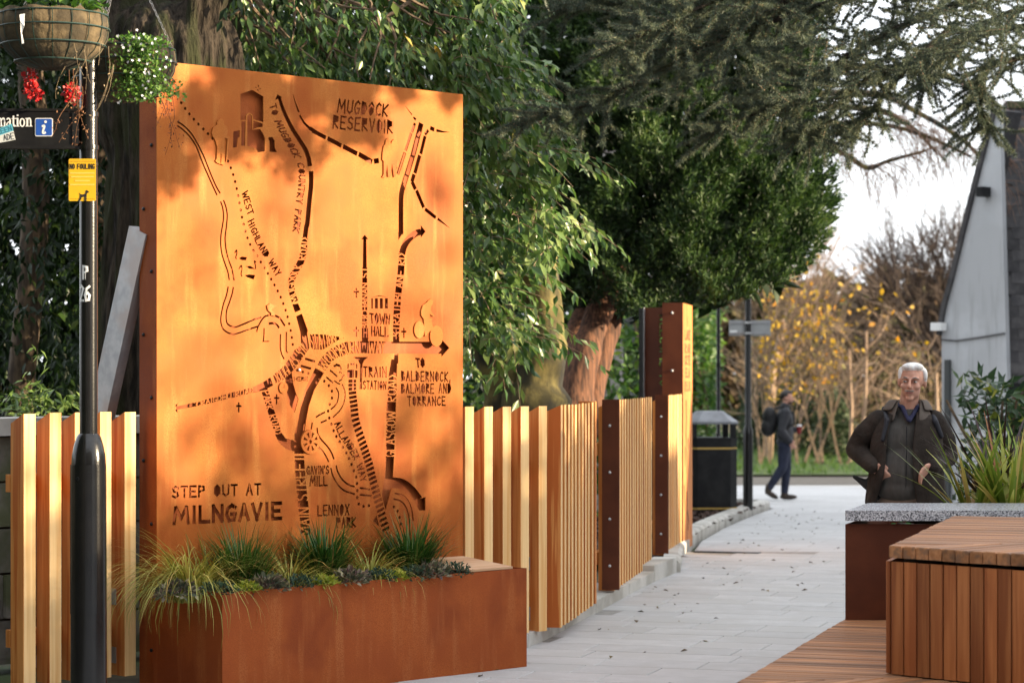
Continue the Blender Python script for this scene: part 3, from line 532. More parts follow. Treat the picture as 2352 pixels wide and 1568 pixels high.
MB().box((PW/2, .006+PDEP/2, PH-.004), (PW-.014, PDEP-.002, .005)).build('top_plate', M_CORTEN2, panel)
MB().box((PW/2, PDEP, PH/2), (PW-.014, .005, PH-.012)).build('rear_plate', M_STEELBR, panel)
bm_ = MB().lathe([(.010, 0), (.010, .004), (.007, .008), (.002, .0095)], 10).mesh('bolt', True); bm_.materials.append(M_BOLT)
for i, y in enumerate(list(range(333, 1700, 145))):
    b = link('bolt', bm_, None, sp, (-.0005, .045 if i % 2 == 0 else .115, EYE-(y-HY)/FPX*12.85), (0, R(-90), 0))
# raised figures standing 8 mm proud of the face
def raised(name, polys, holes=(), lab=None, t=.009):
    if isinstance(polys[0][0], (int, float, np.floating)): polys = [polys]
    xs = [p[0] for q in polys for p in q]; ys_ = [p[1] for q in polys for p in q]; e = .01
    out = [(min(xs)-e, min(ys_)-e), (max(xs)+e, min(ys_)-e), (max(xs)+e, max(ys_)+e), (min(xs)-e, max(ys_)+e)]
    def ccw(q):
        q = [tuple(map(float, p)) for p in q]; a = sum(q[i][0]*q[(i+1) % len(q)][1]-q[(i+1) % len(q)][0]*q[i][1] for i in range(len(q))); return q if a > 0 else q[::-1]
    me = plate_mesh(name, out, [out]+[ccw(q) for q in polys]+[ccw(q) for q in holes], [False]+[True]*len(polys)+[False]*len(holes), -t, -.0005)
    o = link(name, me, M_CORTEN, panel)
    if lab: o['label'] = lab
    return o
def ellp(k, c, rx, ry, n=24): return cv(k, [(c[0]+rx*math.cos(6.2832*i/n), c[1]+ry*math.sin(6.2832*i/n)) for i in range(n)])
raised('hiker_figure', [cv(1, [(610, 600), (640, 588), (662, 602), (664, 640), (690, 665), (700, 700), (690, 745), (715, 757), (690, 988), (683, 988), (696, 775), (670, 765), (665, 850), (670, 900), (668, 1005), (662, 1022), (636, 1012), (640, 920), (632, 905), (628, 990), (634, 1012), (600, 1000), (583, 980), (595, 960), (600, 850), (580, 780), (560, 755), (550, 720), (560, 670), (600, 645), (598, 620)])])
raised('couple_figure', [cv(2, [(755, 560), (775, 542), (795, 555), (797, 585), (805, 600), (812, 575), (830, 555), (855, 560), (860, 590), (872, 620), (878, 680), (862, 760), (845, 905), (830, 905), (812, 780), (800, 905), (775, 905), (768, 790), (750, 912), (720, 910), (735, 880), (735, 760), (722, 745), (725, 680), (735, 620), (750, 600)])])
raised('cyclist_figure', [ellp(4, (1068, 985), 48, 80), ellp(4, (1228, 1045), 60, 98), cv(4, [(1150, 715), (1175, 698), (1195, 720), (1190, 750), (1175, 770), (1175, 810), (1208, 855), (1195, 862), (1165, 840), (1165, 880), (1190, 880), (1180, 905), (1200, 965), (1120, 1050), (1110, 890), (1085, 850), (1085, 810), (1100, 760), (1140, 730)])])
raised('heron_figure', [cv(3, [(915, 835), (945, 815), (975, 830), (1015, 832), (985, 852), (955, 880), (988, 898), (990, 935), (955, 925), (955, 905), (925, 880)])])
raised('clock_face', [ellp(7, (403, 1018), 66, 86)], [cv(7, [(405, 965), (411, 965), (411, 1022), (380, 1018), (380, 1012), (405, 1014)])])
wc = cv(5, [(1392, 760)])[0]; wr = .068; wedges = []
for i in range(8):
    a = i*math.pi/4+.39; wedges.append([wc+wr*.78*np.array([math.cos(a-.17), math.sin(a-.17)]), wc+wr*.78*np.array([math.cos(a+.17), math.sin(a+.17)]), wc+wr*.36*np.array([math.cos(a+.12), math.sin(a+.12)]), wc+wr*.36*np.array([math.cos(a-.12), math.sin(a-.12)])])
raised('mill_wheel', [[wc+wr*np.array([math.cos(6.2832*i/28), math.sin(6.2832*i/28)]) for i in range(28)]], wedges+[[wc+wr*.16*np.array([math.cos(6.2832*i/10), math.sin(6.2832*i/10)]) for i in range(10)]], t=.012)
wd = cv(7, [(650, 750)])[0]; MB().ell((wd[0], -.004, wd[1]), .0085, 12, 8).build('location_stud', M_WHITE, panel, True)['label'] = 'small white stud marking the spot on the map'
# galvanised stay behind the panel
m = MB(); a = Vector((.02, PDEP+.01, 2.45)); b = Vector((-.02, PDEP+.86, .02)); d = (b-a).normalized(); sx = Vector((1, 0, 0)); nn = d.cross(sx).normalized()
for k in (-1, 1):
    w_ = .075
q = []
for p in (a, b):
    for s1, s2 in ((-.03, -.08), (.03, -.08), (.03, .08), (-.03, .08)): q.append(p+sx*s1+nn*s2)
m.add(q, [(0, 1, 2, 3), (7, 6, 5, 4), (0, 4, 5, 1), (1, 5, 6, 2), (2, 6, 7, 3), (3, 7, 4, 0)]); m.build('back_stay', M_GALV, panel)
# ------------------------------------------------------------------ leaves and small print helpers
def leaves_mesh(name, pos, d, nrm, Ln, Wd, tint, fold=.12, curl=.0):
    """pointed leaves folded along the midrib: 5 vertices, 4 triangles each"""
    d = d/(np.linalg.norm(d, axis=1, keepdims=True)+1e-9); s = np.cross(d, nrm); s = s/(np.linalg.norm(s, axis=1, keepdims=True)+1e-9); u = np.cross(s, d)
    Ln = Ln[:, None]; Wd = Wd[:, None]; mid = pos+d*Ln*.45
    V = np.stack([pos, mid-u*Wd*fold, mid+s*Wd*.5+u*Wd*fold, mid-s*Wd*.5+u*Wd*fold, pos+d*Ln-u*Ln*curl], 1); n = len(pos)
    q = np.array([[0, 2, 1], [0, 1, 3], [1, 2, 4], [1, 4, 3]]); F = (q[None]+(np.arange(n)*5)[:, None, None]).reshape(-1, 3)
    return np_mesh(name, V.reshape(-1, 3), F, False, np.repeat(tint, 5))
def unit(n): v = rng.normal(size=(n, 3)); return v/np.linalg.norm(v, axis=1, keepdims=True)
def flat_union(name, polys, y0, y1):
    xs = [p[0] for q in polys for p in q]; zs = [p[1] for q in polys for p in q]; e = .02
    out = [(min(xs)-e, min(zs)-e), (max(xs)+e, min(zs)-e), (max(xs)+e, max(zs)+e), (min(xs)-e, max(zs)+e)]
    return plate_mesh(name, out, [out]+[[tuple(map(float, p)) for p in q] for q in polys], [False]+[True]*len(polys), y0, y1)
def stroke_polys(fn):
    """run a drawing function that uses put/seg/lettering and take its polygons"""
    a = len(POLY); fn(); q = POLY[a:]; del POLY[a:]; del KEEP[a:]; return q
def print_mesh(txt, size, bold=0.0, italic=0.0, thick=.0006, sx=1.0):
    cu = bpy.data.curves.new('print', 'FONT'); cu.body = txt; cu.size = size; cu.offset = bold*size; cu.shear = italic; cu.extrude = thick/2; cu.align_x = 'CENTER'; cu.align_y = 'CENTER'; cu.resolution_u = 3
    o = bpy.data.objects.new('print', cu); C.objects.link(o); dg = bpy.context.evaluated_depsgraph_get(); me = bpy.data.meshes.new_from_object(o.evaluated_get(dg)); bpy.data.objects.remove(o); bpy.data.curves.remove(cu)
    me.transform(Matrix.Scale(sx, 4, (1, 0, 0))); return me
def blob(name, parts, voxel, mat, parent, smooth=3):
    """one continuous skin over tapered limbs and rounded masses"""
    m = MB()
    for q in parts:
        if q[0] == 'c':
            _, a, ra, b, rb = q; a = Vector(a); b = Vector(b); m.tube([a, b], [ra, rb], 14); m.ell(a, ra*.999, 14, 9); m.ell(b, rb*.999, 14, 9)
        else: m.ell(q[1], q[2], 18, 12, q[3] if len(q) > 3 else None)
    me = m.mesh(name); o = bpy.data.objects.new(name, me); C.objects.link(o); r = o.modifiers.new('r', 'REMESH'); r.mode = 'VOXEL'; r.voxel_size = voxel; r.use_smooth_shade = True
    s = o.modifiers.new('s', 'SMOOTH'); s.factor = .5; s.iterations = smooth
    dg = bpy.context.evaluated_depsgraph_get(); nm = bpy.data.meshes.new_from_object(o.evaluated_get(dg)); bpy.data.objects.remove(o); nm.name = name
    nm.polygons.foreach_set('use_smooth', [True]*len(nm.polygons)); return link(name, nm, mat, parent)
# ------------------------------------------------------------------ timber slat fences
def uat(x, yo):                                             # u on the plane yo behind the panel face at photo column x
    rx = (x-CX)/FPX; o = PO-PN*yo; t = (o.x*PN.x+o.y*PN.y)/(rx*PN.x+PN.y); return (t*rx-o.x)*PD.x+(t-o.y)*PD.y
SW, SDp, STOP, SBOT = .076, .12, 1.482, .085
def slat_mesh(h0=SBOT, h1=STOP, w=SW, dp=SDp):
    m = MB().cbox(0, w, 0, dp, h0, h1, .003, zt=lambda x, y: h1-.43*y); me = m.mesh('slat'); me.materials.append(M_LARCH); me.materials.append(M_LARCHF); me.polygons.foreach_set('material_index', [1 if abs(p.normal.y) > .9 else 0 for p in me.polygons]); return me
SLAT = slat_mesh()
def fence(name, label, loc, rz, us, y0, rails=True, brackets=()):
    t = thing(name, label, 'fence', loc, rz, 'upright larch slat fences')
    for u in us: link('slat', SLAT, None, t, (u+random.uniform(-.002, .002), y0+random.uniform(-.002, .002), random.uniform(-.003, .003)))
    if rails:
        for z in (.32, 1.12): MB().box(((min(us)+max(us)+SW)/2, y0+SDp+.022, z), (max(us)-min(us)+SW, .04, .09)).build('rail', M_LARCH, t)
    for u, z in brackets: MB().box((u-.003, y0+SDp-.025, z), (.005, .045, .085)).build('bracket', M_GALV, t)
    return t
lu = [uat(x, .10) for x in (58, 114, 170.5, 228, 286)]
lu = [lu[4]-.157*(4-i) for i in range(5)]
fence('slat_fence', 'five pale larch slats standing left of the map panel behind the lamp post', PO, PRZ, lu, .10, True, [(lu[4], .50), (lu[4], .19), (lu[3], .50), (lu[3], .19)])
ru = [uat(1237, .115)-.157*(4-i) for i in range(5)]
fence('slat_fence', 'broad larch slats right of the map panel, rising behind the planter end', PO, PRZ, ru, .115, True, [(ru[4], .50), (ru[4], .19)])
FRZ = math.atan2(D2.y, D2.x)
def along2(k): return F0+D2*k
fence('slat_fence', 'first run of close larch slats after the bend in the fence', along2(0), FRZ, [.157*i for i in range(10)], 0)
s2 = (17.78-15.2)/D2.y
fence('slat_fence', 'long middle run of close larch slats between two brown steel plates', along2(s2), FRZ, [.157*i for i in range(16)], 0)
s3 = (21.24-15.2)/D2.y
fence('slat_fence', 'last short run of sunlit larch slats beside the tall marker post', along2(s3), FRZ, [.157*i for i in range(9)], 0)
def plate_post(label, s, w, y0, h=1.49, z0=.105):
    t = thing('fence_post', label, 'post', along2(s), FRZ, 'steel faced fence posts')
    MB().cbox(.012, .13, y0, y0+w, .107, h-.004, .004).build('timber_post', M_GREEN_OAK, t)
    pl_ = MB().box((.005, y0+w/2-.006, (h+z0)/2), (.01, w+.012, h-z0)).build('steel_plate', M_STEELBR, t)
    for z in (.28, .62, .96, 1.30):
        b = link('bolt', MB().lathe([(.011, 0), (.011, .004), (.005, .009)], 8).mesh('bolt', True), M_ZINC, pl_, (-.0005, y0+w/2, z), (0, R(-90), 0))
plate_post('dark brown steel faced post between the first and second slat runs', (17.62-15.2)/D2.y, .115, -.045)
plate_post('brown steel faced post just before the last slat run and marker', (21.06-15.2)/D2.y, .105, -.03)
MB_ = MB().cbox(0, .06, 0, .12, .085, 1.488, .003).build('timber_end_post', M_GREEN_OAK, None, loc=along2(1.60), rot=(0, 0, FRZ)); tag(MB_, 'split orange timber post closing the first close slat run', 'post')
# low wall of concrete blocks under the fence
lw = thing('low_wall', 'low pale concrete block wall running under the slat fence', 'wall', (0, 0, 0))
wp_ = [(.02, 14.62), (.11, 14.86), (.36, 15.9), (.60, 17.0), (.905, 18.4), (1.16, 19.5), (1.40, 20.4)]
for i in range(len(wp_)-1):
    a = Vector((*wp_[i], 0)); b = Vector((*wp_[i+1], 0)); d = (b-a).normalized(); L_ = (b-a).length-.012
    o = MB().cbox(-L_/2, L_/2, .01, .2, -.1, .084 if i < 5 else .13, .006).build('wall_block', M_CONC, lw, loc=(a+b)/2, rot=(0, 0, math.atan2(d.y, d.x)))
for q in ((-.16, 14.45), (-.32, 14.3)): MB().cbox(-.085, .085, 0, .2, -.1, .084, .006).build('wall_block', M_CONC, lw, loc=(q[0], q[1], 0), rot=(0, 0, PRZ))
# ------------------------------------------------------------------ tall marker at the end of the fence
mk = thing('marker_post', 'tall oak and brown steel welcome marker at the end of the fence', 'sign', along2((22.62-15.2)/D2.y), FRZ)
MH = 2.335; MW = .185
bt = link('oak_slab', MB().cbox(.02, 1.0, 0, MW, .0, MH, .006).mesh('oak_slab'), M_GREEN_OAK, mk)
cp = MB().box((.009, MW/2-.004, (MH+.1)/2), (.018, MW+.008, MH-.1)).build('steel_end_plate', M_STEELBR, mk)
for z in (2.24, 1.70, 1.2, .7, .3): link('bolt', MB().lathe([(.013, 0), (.013, .005), (.006, .01)], 8).mesh('bolt', True), M_ZINC, cp, (-.0005, MW/2, z), (0, R(-90), 0))
rows = [('I', 2.17), ('LARE', 2.04), ('RIAR', 1.91), ('CRTE', 1.80), ('ELA', 1.68), ('RILR', 1.55)]
M_CARVE = plain('carved_shadow_oak', (.16, .05, .02), .8)
def carve():
    for tx, z in rows:
        w_ = .125*len(tx)+.02; lettering(tx, [(.52-w_/2, z-.04), (.52+w_/2, z-.04)], [(.52-w_/2, z+.04), (.52+w_/2, z+.04)], .018, gap=.35)
link('carved_lettering', flat_union('carved_lettering', stroke_polys(carve), -.002, .002), M_CARVE, mk)['label'] = 'rows of small dark lettering cut into the oak face'
def cracks():
    for q in ([(.38, 1.42), (.40, 1.25), (.36, 1.1), (.44, .9), (.40, .72)], [(.55, 1.05), (.60, .95)], [(.42, .55), (.48, .4)], [(.5, .36), (.62, .26), (.55, .18)], [(.2, .62), (.24, .38)], [(.3, .98), (.27, .8)]): ribbon(q, (.05, .018))
link('split', flat_union('split', stroke_polys(cracks), -.002, .003), plain('dark_split', (.03, .012, .006), .9), mk)['label'] = 'dark drying splits in the oak face'
# set-back plate with the cut words, and its black edge post
wa, wb2 = P(1482, 851, 23.1), P(1534, 851, 22.95); wdir = (wb2-wa); wl = wdir.length; wrz = math.atan2(wdir.y, wdir.x)-FRZ
inv = Matrix.Rotation(-FRZ, 3, 'Z'); wloc = inv@(Vector((wa.x, wa.y, 0))-mk.location)
def welcome():
    B = [(wl*.64, 2.24), (wl*.64, 1.56)]; T = [(wl*.96, 2.24), (wl*.96, 1.56)]; lettering('WELCOME TO', B, T, .013, gap=.35, jit=0)
wpoly = stroke_polys(welcome)
link('word_plate', plate_mesh('word_plate', [(0, .1), (wl, .1), (wl, 2.30), (0, 2.30)], wpoly, [False]*len(wpoly), 0, .008), M_STEELBR, mk, wloc, (0, 0, wrz))['label'] = 'dark steel plate with the words cut out, reading downwards'
MB().box((-.035, .03, 1.15), (.055, .09, 2.30)).build('edge_post', M_BLACK, mk, loc=wloc, rot=(0, 0, wrz)); MB().box((-.0035, -.012, 1.16), (.006, .02, 2.28)).build('edge_strip', M_GALV, mk, loc=wloc, rot=(0, 0, wrz))
# ------------------------------------------------------------------ steel planter and what grows in it
PU0, PU1, PY0, PZ = -.032, 2.168, -.605, .566
pt = thing('steel_planter', 'long low rusty steel planter box in front of the map panel', 'planter', PO, PRZ)
MB().box(((PU0+PU1)/2, PY0+.003, PZ/2), (PU1-PU0, .006, PZ)).build('front_plate', M_CORTEN2, pt)
for u in (PU0+.003, PU1-.003): MB().box((u, (PY0-.004)/2+.001, PZ/2), (.006, -PY0-.012, PZ-.001)).build('side_plate', M_CORTEN2, pt)
MB().box(((PU0+1.62)/2, PY0/2, .25), (1.62-PU0-.02, -PY0-.03, .5)).build('soil', M_SOIL, pt)
MB().box(((1.60+PU1)/2, PY0/2, PZ-.012), (PU1-1.60-.014, -PY0-.016, .006)).build('top_plate', M_STEELBR, pt)
M_PLY = pmat('plywood', (.50, .33, .20), (.60, .43, .28), scale=5, stretch=(.5, 7, 1), rough=.6, c3=(.45, .27, .15), scale3=2.5)
bd = MB().prism([(1.72, -.61), (2.06, -.60), (2.16, -.08), (1.66, -.05)], 0, .012); bd.v = [(x, y, z+PZ+.003+max(0, (y+.6))*.05) for x, y, z in bd.v]
tag(bd.build('plywood_board', M_PLY, None, loc=PO, rot=(0, 0, PRZ)), 'loose pale plywood board lying on the right end of the planter', 'board')
def uplane(x, yo): return uat(x, yo)
M_LIRI = leafmat('dark_strap_leaf', [(0, (.012, .042, .009)), (.6, (.035, .11, .02)), (.9, (.08, .17, .035)), (1, (.28, .20, .07))], .35, .2)
M_SEDGE = leafmat('pale_sedge', [(0, (.12, .14, .025)), (.5, (.30, .31, .06)), (.85, (.48, .47, .14)), (1, (.40, .20, .06))], .45, .25)
def clump(name, label, mat, u, y, z, n, L0, L1, w, dr0, dr1, spread, lean, cat='grass', grp=None, bias=None):
    a = rng.random(n)*6.283
    if bias is not None: a = np.where(rng.random(n) < .62, bias+rng.normal(0, .55, n), a)
    rr = np.abs(rng.normal(0, 1, n))*spread; b = np.stack([np.cos(a)*rr, np.sin(a)*rr, np.zeros(n)], 1)
    me = blades_mesh(name, b, a+rng.normal(0, .5, n), rng.uniform(L0, L1, n), rng.uniform(dr0, dr1, n), w*rng.uniform(.7, 1.2, n), rng.random(n), 6, rng.uniform(0, lean, n))
    o = link(name, me, mat); w_ = PO+PD*u-PN*y; o.location = (w_.x, w_.y, z); o.rotation_euler = (0, 0, PRZ); return tag(o, label, cat, grp)
for x, y, yo, lab in ((556, 1270, -.24, 'dark green strap leaved clump in the planter under the town name'), (746, 1270, -.2, 'dark green strap leaved clump in the middle of the planter'), (944, 1262, -.18, 'dark green strap leaved clump nearest the plywood board')):
    clump('strap_leaf_clump', lab, M_LIRI, uat(x, yo), yo, .50, 460, .26, .44, .0125, .2, 1.2, .055, .45, 'plant', 'dark strap leaved clumps in the planter')
clump('sedge_clump', 'pale yellow sedge spilling over the left end of the planter', M_SEDGE, uat(440, -.33), -.33, .50, 420, .36, .68, .008, 1.0, 2.3, .05, .7, 'grass', 'pale sedge tufts in the planter', bias=math.pi*.98)
clump('sedge_clump', 'pale yellow sedge tuft between the first two dark green clumps', M_SEDGE, uat(665, -.33), -.33, .50, 320, .24, .46, .0078, .9, 2.2, .05, .8, 'grass', 'pale sedge tufts in the planter')
clump('sedge_clump', 'pale yellow sedge tuft between the last two dark green clumps', M_SEDGE, uat(850, -.33), -.33, .50, 320, .26, .46, .0078, .9, 2.2, .05, .8, 'grass', 'pale sedge tufts in the planter')
clump('sedge_clump', 'pale sedge growing straight up beside the left dark green clump', M_SEDGE, uat(480, -.2), -.2, .50, 170, .28, .42, .0075, .3, 1.5, .06, .7, 'grass', 'pale sedge tufts in the planter')
M_SED = {'var': leafmat('variegated_leaf', [(0, (.05, .07, .05)), (.4, (.12, .13, .07)), (.7, (.12, .07, .075)), (1, (.42, .40, .26))], .5, .15), 'dark': leafmat('blue_sedum', [(0, (.018, .045, .03)), (.6, (.04, .085, .05)), (1, (.07, .12, .08))], .5, .1), 'lime': leafmat('lime_sedum', [(0, (.13, .2, .02)), (.6, (.3, .36, .05)), (1, (.48, .46, .08))], .5, .2)}
seds = [(408, 'var'), (500, 'dark'), (565, 'lime'), (615, 'var'), (690, 'dark'), (745, 'lime'), (805, 'var'), (868, 'dark'), (905, 'lime'), (950, 'dark'), (990, 'var'), (1045, 'dark')]
snm = {'var': 'variegated purple and cream sedum', 'dark': 'blue green sedum cushion', 'lime': 'lime yellow sedum cushion'}; spot = ['at the left corner of the planter front', 'left of the first lime cushion', 'under the first dark strap leaved clump', 'under the second pale sedge', 'left of the middle lime cushion', 'under the middle dark strap leaved clump', 'in the middle of the planter front', 'right of the middle variegated one', 'right of the planter middle', 'under the last dark strap leaved clump', 'left of the plywood board', 'touching the plywood board']
for (x, k), sp_ in zip(seds, spot):
    yo = -.575 if x > 430 else -.53; u = uat(x, yo); n = 260; v = unit(n); v[:, 2] = np.abs(v[:, 2]); sz = .105 if k != 'lime' else .075
    pos = v*np.array([sz*1.15, sz*.75, sz*.62])*rng.uniform(.55, 1.0, (n, 1)); l = {'var': .040, 'dark': .022, 'lime': .025}[k]
    me = leaves_mesh('sedum', pos, v+rng.normal(0, .45, (n, 3))+np.array([0, -.25, .1]), unit(n)+np.array([0, 0, 1.2]), rng.uniform(.7, 1.3, n)*l, rng.uniform(.7, 1.2, n)*l*.55, rng.random(n), .1)
    o = link('sedum', me, M_SED[k]); w_ = PO+PD*u-PN*yo; o.location = (w_.x, w_.y, .558); o.rotation_euler = (0, 0, PRZ); tag(o, snm[k]+' '+sp_, 'succulent', 'low sedums along the planter edge')
# ------------------------------------------------------------------ lamp post with signs and hanging baskets
LX, LY = (203.6-CX)/FPX*11.5, 11.5
lp = thing('lamp_post', 'black painted lamp post with a thick base in front of the left slats', 'lamp post', (LX, LY, 0))
MB().lathe([(.0425, 1.40), (.042, 3.0), (.041, 4.9)], 28, cap=True).build('shaft', M_BLACK, lp, True)
bs_ = MB().lathe([(.086, -.05), (.0855, .55), (.083, 1.24), (.081, 1.27), (.079, 1.30), (.070, 1.345), (.058, 1.385), (.046, 1.402)], 32).build('base', M_BLACK, lp, True)
m = MB(); na = 14; a0, a1 = R(205), R(305)
for rr in (.0895,):
    v = []
    for z in (.55, 1.255):
        for rad in (.075, rr):
            for k in range(na+1): a = a0+(a1-a0)*k/na; v.append((rad*math.cos(a), rad*math.sin(a), z))
    q = na+1; f = []
    for k in range(na): f += [(q+k, q+k+1, 3*q+k+1, 3*q+k), (3*q+k, 3*q+k+1, 2*q+k+1, 2*q+k), (k, k+1, q+k+1, q+k)]
    f += [(0, q, 3*q, 2*q), (q-1, 3*q-1, 4*q-1, 2*q-1)]
    m.add(v, f)
dr_ = m.build('access_door', M_BLACK, lp); 
a = R(245); link('lock', MB().lathe([(.010, 0), (.010, .004), (.005, .005)], 10).mesh('lock'), M_BOLT, dr_, (.0895*math.cos(a), .0895*math.sin(a), 1.19), (R(90), 0, a+R(90)))
MB().lathe([(.02, 0), (.02, .02)], 12).build('lantern_arm', M_BLACK, lp, loc=(0, 0, 4.9))
for z, r_ in ((2.905, .048), (2.748, .048)):
    MB().lathe([(.043, 0), (r_, .001), (r_, .022), (.043, .023)], 24, cap=False).build('clamp_band', M_BLACK, lp, True, loc=(0, 0, z))
# stencilled numbers
def on_shaft(me, ang, z, rad=.0432):
    for v in me.vertices:
        a = ang+v.co.x/rad; r_ = rad-v.co.y*0+(.0004 if v.co.y < 0 else 0); v.co = (r_*math.cos(a), r_*math.sin(a), z+v.co.z)
    return me
def st_p(): lettering('P', [(-.014, 0), (.010, 0)], [(-.014, .06), (.010, .06)], .009, jit=0, stencil=True)
def st_26(): lettering('26', [(-.034, 0), (.022, 0)], [(-.034, .07), (.022, .07)], .0105, jit=0, stencil=True, gap=.25)
vz = lambda y: EYE-(y-HY)/FPX*11.46
pm_ = [plate_mesh('number', [(-.06, -.02), (.06, -.02), (.06, .1), (-.06, .1)], [[(-.06, -.02), (.06, -.02), (.06, .1), (-.06, .1)]]+q, [False]+[True]*len(q), -.001, 0) for q in (stroke_polys(st_p), stroke_polys(st_26))]
link('stencilled_letter', on_shaft(pm_[0], R(262), vz(640)), M_WHITE, lp); link('stencilled_number', on_shaft(pm_[1], R(258), vz(690)), M_WHITE, lp)
# finger sign
fz0, fz1 = vz(335), vz(253); fx0, fx1 = (-70-203.6)/FPX*11.46, (186-203.6)/FPX*11.46
fs = thing('finger_sign', 'black direction sign arm with white lettering and blue information symbol', 'sign', (LX, LY, 0))
MB().cbox(fx0, fx1-.012, -.03, .012, fz0, fz1, .004).build('sign_board', M_BLACKM, fs)
for z in (fz0-.006, fz1+.002): MB().box(((fx0+fx1)/2, -.009, z), (fx1-fx0, .052, .012)).build('frame_rail', M_BLACKM, fs)
MB().box((fx1-.02, -.009, (fz0+fz1)/2), (.03, .05, fz1-fz0-.02)).build('end_bracket', M_BLACKM, fs)
sxp = lambda x: (x-203.6)/FPX*11.46
def serif():
    x0 = sxp(-2); z0 = vz(290.5); h = .040; s = .0065; b_ = lambda x, w=.017: seg((x-w/2, z0+.0015), (x+w/2, z0+.0015), .0028, ext=0)
    def stem(x, hh=h): seg((x, z0), (x, z0+hh), s*1.25, ext=0); b_(x)
    x = x0; stem(x); seg((x-.008, z0+h-.002), (x, z0+h-.001), .004); ribbon(catmull([(x, z0+h*.78), (x+.008, z0+h*.98), (x+.014, z0+h*.8), (x+.0155, z0)], 4), s); b_(x+.0155); ribbon(catmull([(x+.0155, z0+h*.78), (x+.024, z0+h*.98), (x+.030, z0+h*.8), (x+.0315, z0)], 4), s); b_(x+.0315)
    x += .047; ribbon(catmull([(x-.006, z0+h*.8), (x, z0+h*.96), (x+.008, z0+h*.9), (x+.010, z0+h*.65), (x+.010, z0+.004), (x+.016, z0+.002)], 4), s); ribbon(catmull([(x+.010, z0+h*.58), (x, z0+h*.48), (x-.006, z0+h*.25), (x-.001, z0+.003), (x+.010, z0+.010)], 4), s*.8)
    x += .026; ribbon(catmull([(x, z0+h*1.28), (x, z0+h*.4), (x+.003, z0+.003), (x+.010, z0+.005)], 4), s*1.1); seg((x-.007, z0+h*.95), (x+.010, z0+h*.95), .0035)
    x += .0195; stem(x); seg((x-.008, z0+h-.002), (x, z0+h-.001), .004); dot((x, z0+h*1.35), .0048)
    x += .022; ribbon(catmull([(x+.010*math.sin(t), z0+h*.48+h*.46*math.cos(t)) for t in np.linspace(0, 6.2832, 11)], 2), s)
    x += .024; stem(x); seg((x-.008, z0+h-.002), (x, z0+h-.001), .004); ribbon(catmull([(x, z0+h*.78), (x+.009, z0+h*.98), (x+.015, z0+h*.8), (x+.0165, z0)], 4), s); b_(x+.0165)
link('lettering', flat_union('lettering', stroke_polys(serif), -.0318, -.0303), M_WHITE, fs)
def rrect(x0, x1, z0, z1, r, n=4):
    o = []
    for cx_, cz_, a in ((x1-r, z1-r, 0), (x0+r, z1-r, 90), (x0+r, z0+r, 180), (x1-r, z0+r, 270)):
        for k in range(n+1): t = R(a+90*k/n); o.append((cx_+r*math.cos(t), cz_+r*math.sin(t)))
    return o
ix0, ix1, iz0, iz1 = sxp(83), sxp(124), vz(313), vz(271)
ip = link('information_symbol', flat_union('information_symbol', [rrect(ix0, ix1, iz0, iz1, .008)], -.0320, -.0303), M_WHITE, fs)
link('blue_panel', flat_union('blue_panel', [rrect(ix0+.004, ix1-.004, iz0+.004, iz1-.004, .006)], -.0328, -.0321), plain('sign_blue', (.018, .09, .42), .4), ip)
icx = (ix0+ix1)/2
def eye_(): dot((icx+.008, iz1-.018), .0065, 14); ribbon(catmull([(icx-.010, iz0+.047), (icx+.003, iz0+.049), (icx-.005, iz0+.022), (icx-.001, iz0+.014), (icx+.009, iz0+.020)], 4), .0095)
link('letter', flat_union('letter', stroke_polys(eye_), -.0336, -.0329), M_WHITE, ip)
stx = lambda x, y: (sxp(x), vz(y))
sk = link('sticker', flat_union('sticker', [[stx(-14, 300), stx(30, 284), stx(33, 300), stx(-12, 316)]], -.0326, -.0303), plain('sticker_blue', (.10, .42, .55), .5), fs)
link('sticker_base', flat_union('sticker_base', [[stx(-12, 316), stx(33, 300), stx(38, 321), stx(-10, 330)]], -.0324, -.0303), plain('sticker_white', (.6, .62, .6), .5), fs)
def skt(): lettering('REEN', [stx(-2, 309), stx(30, 299)], [stx(-4, 299), stx(27, 289)], .003, jit=0, gap=.3)
def skt2(): lettering('ADE', [stx(12, 322), stx(35, 319)], [stx(10, 311), stx(33, 305)], .0035, jit=0, gap=.3)
link('sticker_lettering', flat_union('sticker_lettering', stroke_polys(skt), -.0332, -.0327), plain('sticker_dark_blue', (.03, .12, .2), .5), fs); link('sticker_lettering', flat_union('sticker_lettering', stroke_polys(skt2), -.0330, -.0325), plain('sticker_black', (.03, .03, .035), .5), fs)
# yellow dog notice
ns = thing('dog_notice', 'yellow no fouling notice with a black dog strapped to the lamp post', 'sign', (LX, LY, 0))
YY = pmat('notice_yellow', (.78, .44, .012), (.72, .40, .015), scale=9, rough=.4); nx0, nx1, nz0, nz1 = sxp(162), sxp(224), vz(462), vz(365); ncx = (nx0+nx1)/2
link('notice_plate', flat_union('notice_plate', [rrect(nx0, nx1, nz0, nz1, .006)], -.0475, -.0455), YY, ns)
KB = plain('print_black', (.015, .013, .01), .5)
def pr(txt, z, size, bold=0, mat=KB, sx=1.0, nm='lettering'):
    me = print_mesh(txt, size, bold, sx=sx); return link(nm, me, mat, ns, (ncx, -.0482, z), (R(90), 0, 0))
def nf(): lettering('NO FOULING', [(nx0+.006, vz(388)), (nx1-.006, vz(388))], [(nx0+.006, vz(377.5)), (nx1-.006, vz(377.5))], .0042, jit=0, gap=.35)
link('lettering', flat_union('lettering', stroke_polys(nf), -.0484, -.0477), KB, ns)
for z in (vz(371), vz(457.5)): MB().box((ncx, -.048, z), (nx1-nx0-.01, .0008, .0012)).build('rule', KB, ns)
faint = plain('faded_print', (.74, .52, .10), .5)
